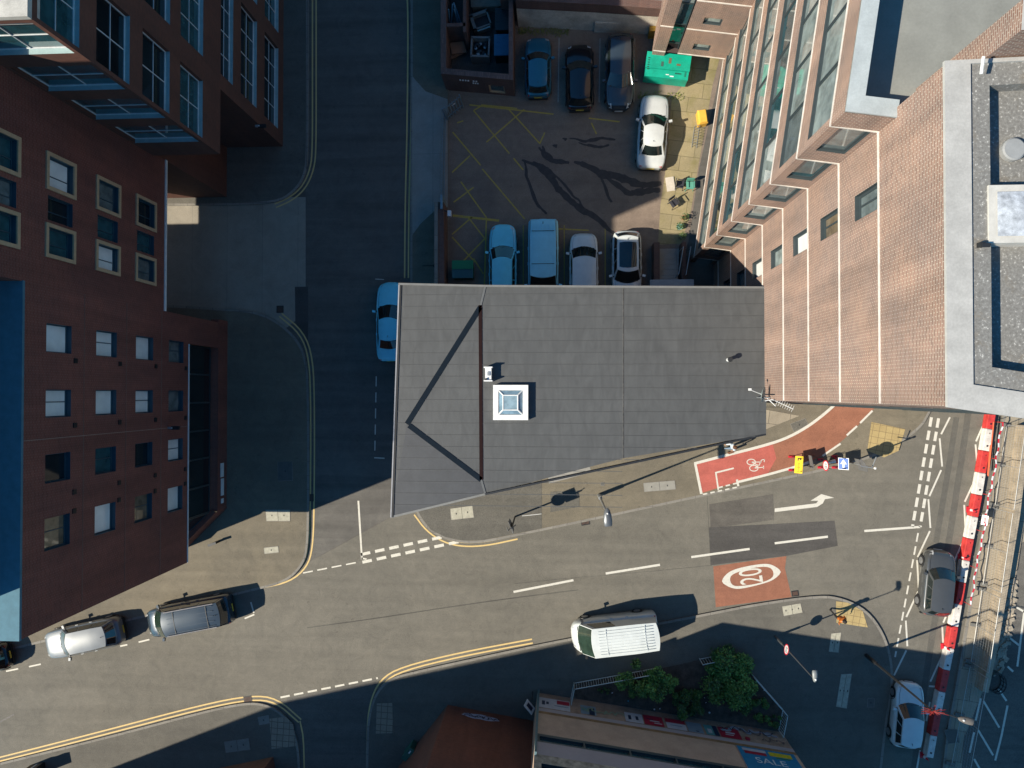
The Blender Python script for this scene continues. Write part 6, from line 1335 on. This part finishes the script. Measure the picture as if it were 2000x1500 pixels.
mb = MB(); mb.box((0, -0.05, 0.62), (1.25, 0.95, 0.95), GB); mb.build('body', t); mb = MB(); mb.box((0, 0.28, 1.14), (1.35, 0.55, 0.09), plain('bin_lid_green', (0.01, 0.17, 0.06), 0.45)); mb.box((0, -0.28, 1.12), (1.35, 0.56, 0.06), plain('bin_lid_teal', (0.02, 0.08, 0.09), 0.45)); mb.build('lid', t)
mb = MB()
for x in (-.5, .5): mb.tube((x, -.4, .08), (x, -.32, .08), .08, TYRE, n=10); mb.tube((x, .3, .08), (x, .38, .08), .08, TYRE, n=10)
mb.build('castors', t)
t = empty('grit_bin', G(1368, 236, 0), R(8), 'orange yellow grit bin against the foot of the glazed wing', 'bin'); YB = plain('grit_yellow', (0.75, 0.42, 0.06), 0.5)
mb = MB(); mb.prism([Vector(q) for q in ((-.26, -.42), (.26, -.42), (.26, .42), (-.26, .42))], 0.05, 0.62, YB, YB); mb.build('body', t); mb = MB(); mb.face([(-.29, -.45, .63), (.29, -.45, .63), (.2, -.38, .78), (-.2, -.38, .78)], YB); mb.face([(.29, -.45, .63), (.29, .45, .63), (.2, .38, .78), (.2, -.38, .78)], YB); mb.face([(.29, .45, .63), (-.29, .45, .63), (-.2, .38, .78), (.2, .38, .78)], YB); mb.face([(-.29, .45, .63), (-.29, -.45, .63), (-.2, -.38, .78), (-.2, .38, .78)], YB); mb.face([(-.2, -.38, .78), (.2, -.38, .78), (.2, .38, .78), (-.2, .38, .78)], YB); mb.build('lid', t)
t = empty('bike_rack', G(1358, 268, 0), R(82), 'row of small steel hoops against the foot of the wing', 'bike rack'); mb = MB()
for k in range(8):
    x = -0.65+k*0.18; mb.tube((x, -.15, 0), (x, -.15, .4), .014, STEEL, n=5); mb.tube((x, .15, 0), (x, .15, .4), .014, STEEL, n=5); mb.tube((x, -.15, .4), (x, .15, .4), .014, STEEL, n=5)
mb.tube((-.7, .15, .05), (.7, .15, .05), .015, STEEL, n=5); mb.tube((-.7, -.15, .05), (.7, -.15, .05), .015, STEEL, n=5); mb.build('hoops', t)
t = empty('paving_cover', G(1309, 360, 0.02), R(8), 'pale rectangular slab lying on the mossy paving near the chairs', 'slab'); mb = MB(); mb.box((0, 0, 0.03), (0.52, 0.90, 0.06), plain('pale_slab', (0.56, 0.50, 0.42), 0.8)); mb.build('slab', t)
def chair(px, py, rz, mat, label):
    t = empty('garden_chair', G(px, py, 0.02), rz, label, 'chair', 'plastic chairs on the mossy paving'); mb = MB(); mb.box((0, 0, 0.42), (0.46, 0.46, 0.04), mat); mb.build('seat', t)
    mb = MB(); mb.box((0, 0.24, 0.65), (0.46, 0.04, 0.42), mat, 0, Matrix.Rotation(R(-6), 4, 'X')); mb.build('backrest', t)
    for sx in (-1, 1):
        for sy in (-1, 1): mb = MB(); mb.tube((sx*.2, sy*.2, .42), (sx*.25, sy*.25, 0), .02, mat, n=6); mb.build('leg', t)
        mb = MB(); mb.box((sx*.24, 0, .62), (.05, .42, .03), mat); mb.build('armrest', t)
DG = plain('chair_dark', (0.045, 0.045, 0.055), 0.4); TG = plain('chair_teal', (0.10, 0.32, 0.24), 0.5)
chair(1326, 364, R(80), DG, 'dark plastic chair beside the pale slab'); chair(1345, 366, R(0), TG, 'pale green plastic chair between the dark chair and the wing'); chair(1314, 400, R(35), DG, 'dark plastic chair standing alone below the pale slab')
def pot(px, py, c, label, r=0.16):
    t = empty('plant_pot', G(px, py, 0.02), 0, label, 'plant pot', 'plant pots at the foot of the glazed wing'); mb = MB(); mb.lathe((0, 0, 0), [(r*.7, 0), (r, .3), (r*.9, .3), (r*.85, .25), (0, .25)], plain('pot_'+c[0], c[1], 0.7), 12); mb.build('pot', t)
    random.seed(px); l_ = MB()
    for k in range(70): d = Vector((random.gauss(0, 1), random.gauss(0, 1), random.random())).normalized()*random.uniform(.05, .3); s = .05; q = d+Vector((0, 0, .38)); u = Vector((random.gauss(0, 1), random.gauss(0, 1), .2)).normalized(); w_ = u.cross(Vector((0, 0, 1))).normalized(); l_.face([q-u*s, q+w_*s*.5, q+u*s, q-w_*s*.5], LF[2])
    l_.build('plant', t)
pot(1335, 427, ('terracotta', (0.35, 0.14, 0.08)), 'terracotta pot with a small plant at the foot of the wing'); pot(1326, 445, ('teal', (0.2, 0.4, 0.35)), 'pale teal pot with a small plant', 0.2); pot(1330, 464, ('grey', (0.2, 0.2, 0.2)), 'grey pot with a dark plant nearest the shaded steps')
t = empty('salt_box', G(1278, 68, 0), 0, 'dirty yellow notice board against the concrete wall beside the estate car', 'box'); mb = MB(); mb.box((0, 0, .5), (0.85, .5, 1.0), plain('dirty_yellow', (0.30, 0.18, 0.02), 0.6, 0, .4)); mb.build('body', t); mb = MB(); mb.box((0, -.02, 1.03), (.9, .55, .06), plain('dirty_yellow', (0.30, 0.18, 0.02), 0.6, 0, .4)); mb.build('lid', t)
# inside the brick enclosure
def junkbox(px, py, d, mat, label, name='wheelie_bin', cat='bin', rz=0.0, lid=None, wheels=True):
    t = empty(name, G(px, py, 0.03), rz, label, cat, 'bins and junk inside the brick enclosure'); mb = MB(); mb.box((0, 0, d[2]/2), (d[0]*.92, d[1]*.92, d[2]), mat); mb.build('body', t); mb = MB(); mb.box((0, 0, d[2]+.03), (d[0], d[1], .06), lid or mat)
    for k in range(9): mb.box((0, -d[1]/2+(k+.5)*d[1]/9, d[2]+.065), (d[0]*.9, .02, .02), lid or mat)
    mb.build('lid', t); return t
BB = plain('bin_blue', (0.02, 0.12, 0.22), 0.5); DB = plain('bin_black', (0.012, 0.02, 0.025), 0.5)
junkbox(983, 105, (1.0, 1.35, 1.1), DB, 'blue lidded bin in the enclosure corner', lid=BB); junkbox(985, 56, (1.0, 1.4, 1.1), DB, 'black bin above the blue lidded bin in the enclosure', lid=DB)
WB = plain('weathered_board', (0.16, 0.16, 0.13), 0.8, 0, .3); junkbox(958, 12, (2.4, 0.9, .7), WB, 'grey boarded box at the top of the enclosure', 'storage_box', 'box', lid=WB)
t = empty('drinks_cooler', G(941, 106, .03), R(-3), 'pale rimmed open crate of dark junk in the enclosure', 'crate', 'bins and junk inside the brick enclosure'); mb = MB()
for (x, y, dx, dy) in ((0, .6, 1.2, .12), (0, -.6, 1.2, .12), (.56, 0, .1, 1.2), (-.56, 0, .1, 1.2)): mb.box((x, y, .5), (dx, dy, 1.0), plain('crate_rim', (0.16, 0.17, 0.165), .6))
mb.build('frame', t); mb = MB(); random.seed(4)
for k in range(26): mb.lathe((random.uniform(-.4, .4), random.uniform(-.42, .42), random.uniform(.3, .6)), [(.02, .0), (.10, .05), (.1, .12), (0, .14)], random.choice([DARKM, DB, STEEL]), 7)
mb.build('contents', t)
t = empty('broken_cabinet', G(941, 52, .03), R(18), 'tilted dark cabinet frame lying in the enclosure', 'cabinet', 'bins and junk inside the brick enclosure'); mb = MB(); FR = plain('cabinet_frame', (0.12, 0.14, 0.135), .6)
for (x, y, dx, dy) in ((0, .45, 1.2, .2), (0, -.45, 1.2, .1), (.55, 0, .1, 1.0), (-.5, 0, .2, 1.0)): mb.box((x, y, .45), (dx, dy, .7), FR)
mb.build('frame', t); mb = MB(); mb.box((0, 0, .3), (1.0, .8, .4), BLACK); mb.tube((-.4, -.62, .8), (.45, -.62, .8), .05, plain('pale_teal_tube', (0.15, 0.28, 0.3), .4)); mb.build('door', t)
t = empty('cardboard_sheet', G(893, 102, .03), R(12), 'brown cardboard slumped in the lower left cell of the enclosure', 'cardboard', 'bins and junk inside the brick enclosure'); mb = MB(); mb.box((0, 0, .5), (.95, .75, .12), plain('cardboard', (0.20, 0.12, 0.08), .9), 0, Matrix.Rotation(R(14), 4, 'Y')); mb.box((-.1, -.05, .35), (1.0, .8, .08), plain('cardboard', (0.20, 0.12, 0.08), .9), .2); mb.build('sheets', t)
PIPE = plain('pale_blue_pipe', (0.12, 0.26, 0.34), .45); random.seed(9)
for k, (a, b_) in enumerate((((884, 8), (880, 66)), ((886, 5), (910, 72)), ((888, 12), (896, 62)), ((887, 18), (902, 62)), ((876, 18), (881, 64)))):
    q0 = G(a[0], a[1], 1.9); q1 = G(b_[0], b_[1], 0.25); t = tag(D.objects.new('pipe', None), ['pale pipe leaning nearest the street wall of the enclosure', 'longest pale pipe reaching the inner wall of the enclosure', 'pale pipe in the middle of the leaning bundle', 'pale pipe just left of the longest one', 'short pale pipe at the far left of the bundle'][k], 'pipe', 'pale pipes leaning in the enclosure'); COL.objects.link(t); t.location = q1; mb = MB(); mb.tube((0, 0, 0), tuple(q0-q1), .045, PIPE, n=8); mb.build('tube', t); mb = MB(); mb.tube(tuple(-(q0-q1).normalized()*.02), tuple((q0-q1).normalized()*.12), .055, STEEL, n=8); mb.build('end_cap', t)
# gate and fence on the street side of the yard
GM = plain('gate_steel', (0.20, 0.27, 0.30), .45, .3)
def palisade(pa, pb, H_, label, name='fence', step=0.16, z=0.0, lean=0.0, cat='fence', spikes=True):
    a = G(*pa, z); b_ = G(*pb, z); d = b_-a; L_ = d.length; t = empty(name, a, math.atan2(d.y, d.x), label, cat); r = MB(); 
    for zz_ in (0.35, H_-0.3): r.box((L_/2, 0.03, zz_), (L_, .04, .06), GM)
    r.tube((0, 0, 0), (0, 0, H_), .05, GM); r.tube((L_, 0, 0), (L_, 0, H_), .05, GM); r.build('rails', t); p_ = MB(); n_ = int(L_/step)
    for k in range(n_+1):
        x = L_*k/n_; p_.box((x, 0, H_/2), (.065, .015, H_-.1), GM); p_.face([(x-.033, 0, H_-.05), (x+.033, 0, H_-.05), (x, -.05, H_+.12)], GM)
    p_.build('pales', t); return t
palisade((871, 232), (868, 400), 1.6, 'pale steel palisade fence between driveway and yard')
g_ = palisade((876, 234), (905, 210), 1.9, 'open steel palisade gate swung into the yard', 'gate', cat='gate', step=.18); mb = MB(); mb.box((.7, .02, 1.3), (.3, .02, .12), SWH); mb.build('notice', g_)
yw = empty('yard_wall', G(865, 480), 0, 'low dark brick wall below the palisade fence', 'wall'); o = yw.location; mb = MB(); mb.prism([Vector((G(*q).x-o.x, G(*q).y-o.y)) for q in ((859, 408), (874, 408), (876, 600), (861, 600))], 0, 1.6, BR_OLD, BR_OLD); mb.build('brickwork', yw); mb = MB(); mb.prism([Vector((G(*q).x-o.x, G(*q).y-o.y)) for q in ((857, 408), (864, 408), (864, 600), (857, 600))], 1.6, 1.68, KERB, KERB); mb.build('coping', yw)
t = empty('gate_post', G(871, 412), 0, 'steel gate post with a white box at the end of the palisade fence', 'post'); mb = MB(); mb.box((0, .1, .9), (.14, .9, 1.8), GM); mb.build('post', t); mb = MB(); mb.box((.42, -.5, 1.2), (.22, .35, .3), WHITEM); mb.build('box', t); mb = MB(); mb.tube((0, -.3, 1.5), (-.45, .1, 1.6), .03, DARKM); mb.tube((.1, -.3, 1.3), (.4, -.5, 1.3), .03, DARKM); mb.build('latch_arm', t)
t = empty('bracket_stay', G(846, 519, .12), 0, 'thin black Y shaped fitting on the shaded footway by the brick wall', 'fitting'); mb = MB(); mb.tube((-.7, 0, .03), (0, 0, .03), .02, BLACK); mb.tube((0, 0, .03), (.3, -.3, .03), .03, BLACK); mb.tube((0, 0, .03), (.18, .1, .03), .03, BLACK); mb.build('bars', t)
# aerials on the joint between roof and tower
t = empty('satellite_dish', G(1478, 776, RZ), 0, 'pale satellite dish and bracket fixed where the grey roof meets the tower', 'satellite dish'); mb = MB(); PD = plain('dish_grey', (0.33, 0.40, 0.38), .5)
M = Matrix.Translation((-.1, .15, 1.1)) @ Matrix.Rotation(R(60), 4, 'Y') @ Matrix.Rotation(R(10), 4, 'X'); rows = []
for r_ in (0.001, .15, .28, .38): rows.append([tuple(M @ Vector((r_*math.cos(a)*.8, r_*math.sin(a), r_*r_*.6))) for a in [k*2*math.pi/20 for k in range(21)]])
mb.grid(rows, PD); mb.build('dish', t); mb = MB(); mb.tube((-.1, .15, 1.1), (-.7, .35, 1.45), .02, WHITEM); mb.box((-.74, .37, 1.47), (.12, .1, .1), WHITEM); mb.build('feed_arm', t); mb = MB(); mb.tube((0, 0, 0), (0, 0, 1.9), .03, STEEL); mb.tube((0, 0, 1.0), (.5, 0, 1.0), .03, STEEL); mb.build('mast', t)
t = empty('tv_aerial', G(1493, 782, RZ), R(-25), 'thin white aerial with cross rods at the roof corner by the tower', 'aerial'); mb = MB(); mb.tube((-.2, 0, 1.6), (.9, 0, 1.6), .015, WHITEM, n=5)
for k in range(8): mb.tube((.1+k*.11, -.16, 1.6), (.1+k*.11, .16, 1.6), .008, WHITEM, n=4)
mb.build('rods', t); mb = MB(); mb.tube((-.05, 0, 0), (-.05, 0, 1.7), .025, STEEL); mb.tube((-.3, -.15, 1.2), (.2, .2, 1.25), .02, WHITEM); mb.tube((-.35, .1, .9), (.15, -.2, 1.5), .02, WHITEM); mb.build('mast', t)
# pier in the bottom left corner
t = empty('wall_pier', G(78, 1497), R(12), 'small pale capped pier with a dark gate leaf at the bottom left kerb', 'gate pier'); mb = MB(); mb.box((0, 0, .8), (.28, .5, 1.6), STRING); mb.build('pier', t); mb = MB(); mb.box((-.35, -.1, .7), (.4, .7, 1.4), plain('dark_timber', (0.10, 0.06, 0.02), .7)); mb.box((.3, -.05, .8), (.35, .7, 1.7), DARKM); mb.build('gate_leaf', t)
# brick retaining plinth near red bricks: street sign board and green box
t = empty('street_cabinet', G(803, 1457, .12), R(50), 'green utility cabinet in the shade beside the red brick wall', 'cabinet'); mb = MB(); mb.box((0, 0, .5), (.85, .32, 1.0), plain('cabinet_green', (0.03, 0.12, 0.09), .5)); mb.build('body', t); mb = MB(); mb.box((0, 0, 1.02), (.9, .36, .05), plain('cabinet_green', (0.03, 0.12, 0.09), .5)); mb.box((.2, 0, 1.05), (.2, .08, .02), SWH); mb.build('lid', t)
t = empty('street_sign', G(1046, 1358, .12), R(-50), 'white street sign with a navy panel on the corner of the cream building', 'sign'); mb = MB(); mb.box((0, 0, 1.1), (.75, .05, .6), SWH, 0, Matrix.Rotation(R(25), 4, 'X')); mb.build('plate', t); mb = MB(); mb.box((0, .03, 1.1), (.45, .02, .3), INK, 0, Matrix.Rotation(R(25), 4, 'X')); mb.build('panel', t); mb = MB(); mb.tube((-.3, 0, 0), (-.3, 0, 1.2), .03, DARKM); mb.tube((.3, 0, 0), (.3, 0, 1.2), .03, DARKM); mb.build('posts', t)
t = empty('low_planter', G(423, 1059, .12), R(18), 'small dark square fitting casting a shadow by the edge of the brick block', 'box'); mb = MB(); mb.box((0, 0, .3), (.5, .12, .6), DARKM); mb.build('body', t); mb = MB(); mb.box((0, 0, .62), (.56, .16, .04), DARKM); mb.build('cap', t)
t = empty('rooftop_equipment', (0, 0, 0)) if False else None
# ================================================================== PEOPLE
def person(px, py, face, label, top_m, leg_m, hair_m, skin_m, bag=None, stride=0.28):
    p = G(px, py, 0.125); t = empty('person', p, face, label, 'person', 'people walking on the footways')
    V = [(0, 0, .95), (0, 0, 1.12), (0, .0, 1.32), (0, 0, 1.44), (0.02, 0, 1.52), (0.03, 0, 1.64), (0.02, 0, 1.74),
         (0, .10, .93), (stride*.55, .10, .50), (stride*.9, .10, .07), (stride*.9+.16, .11, .03),
         (0, -.10, .93), (-stride*.25, -.10, .50), (-stride*1.1, -.10, .10), (-stride*1.1+.15, -.11, .03),
         (0, .17, 1.41), (-.08, .22, 1.17), (.04, .25, .96), (.09, .25, .87),
         (0, -.17, 1.41), (.10, -.22, 1.17), (.26, -.24, 1.03), (.33, -.24, .98)]
    E = [(0, 1), (1, 2), (2, 3), (3, 4), (4, 5), (5, 6), (0, 7), (7, 8), (8, 9), (9, 10), (0, 11), (11, 12), (12, 13), (13, 14), (3, 15), (15, 16), (16, 17), (17, 18), (3, 19), (19, 20), (20, 21), (21, 22)]
    Rr = [.15, .14, .17, .12, .055, .10, .075, .10, .065, .042, .04, .10, .065, .042, .04, .065, .048, .034, .03, .065, .048, .034, .03]
    me = D.meshes.new('body'); me.from_pydata(V, E, []); o = D.objects.new('body', me); COL.objects.link(o)
    sk_ = o.modifiers.new('skin', 'SKIN'); su = o.modifiers.new('sub', 'SUBSURF'); su.levels = 2
    for i, r in enumerate(Rr): me.skin_vertices[0].data[i].radius = (r*.8 if i in (1, 2, 3) else r, r*1.15 if i in (0, 1, 2) else r); 
    me.skin_vertices[0].data[0].use_root = True
    dg = bpy.context.evaluated_depsgraph_get(); m2 = D.meshes.new_from_object(o.evaluated_get(dg)); D.objects.remove(o)
    for m_ in (skin_m, top_m, leg_m, BLACK, hair_m): m2.materials.append(m_)
    for f in m2.polygons:
        c_ = f.center; z = c_.z; side = abs(c_.y) > .2
        f.material_index = 3 if z < .09 else (0 if (side and z < 1.02 and z > .8) else (2 if z < .96 else (1 if z < 1.49 else 0))); f.use_smooth = True
    b = D.objects.new('body', m2); COL.objects.link(b); b.parent = t
    h = MB(); h.lathe((-.01, 0, 1.60), [(.105, -.04), (.125, .04), (.115, .13), (.07, .19), (0, .205)], hair_m, 14); h.build('hair', t)
    f_ = MB(); f_.box((.135, 0, 1.63), (.03, .03, .05), skin_m); f_.box((.115, .035, 1.665), (.015, .025, .015), BLACK); f_.box((.115, -.035, 1.665), (.015, .025, .015), BLACK); f_.build('face_features', t)
    for sy, hx, hz in ((.25, .09, .86), (-.24, .35, .965)):
        hd = MB()
        for k in range(4): hd.tube((hx, sy-.03+k*.02, hz), (hx+.05-.008*abs(k-1.5), sy-.032+k*.021, hz-.055), .009, skin_m, .007, n=5)
        hd.tube((hx-.01, sy+(.03 if sy < 0 else -.03), hz), (hx+.035, sy+(.055 if sy < 0 else -.055), hz-.02), .010, skin_m, .008, n=5); hd.build('hand', t)
    if bag: m_ = MB(); m_.box((.12, .34, .68), (.34, .13, .36), bag); m_.tube((.0, .34, .86), (.09, .28, .93), .012, bag); m_.tube((.24, .34, .86), (.12, .28, .93), .012, bag); m_.build('bag', t)
    return t
SKN = plain('skin', (0.45, 0.27, 0.19), .6); HAIRB = plain('hair_brown', (0.10, 0.045, 0.02), .6)
person(1422, 870, R(200), 'person in a white and pale blue top with brown hair walking by the cycle lane', plain('white_blue_top', (0.50, 0.58, 0.66), .8, 0, .3), plain('pale_jeans', (0.16, 0.24, 0.34), .8), HAIRB, SKN, bag=plain('brown_bag', (0.18, 0.08, 0.04), .6))
person(1628, 1197, R(-60), 'person in an orange jacket and black trousers on the yellow tactile paving', plain('orange_jacket', (0.62, 0.17, 0.02), .7, 0, .3), plain('black_trousers', (0.02, 0.02, 0.022), .8), plain('hair_dark', (0.02, 0.015, 0.012), .6), SKN, stride=.32)
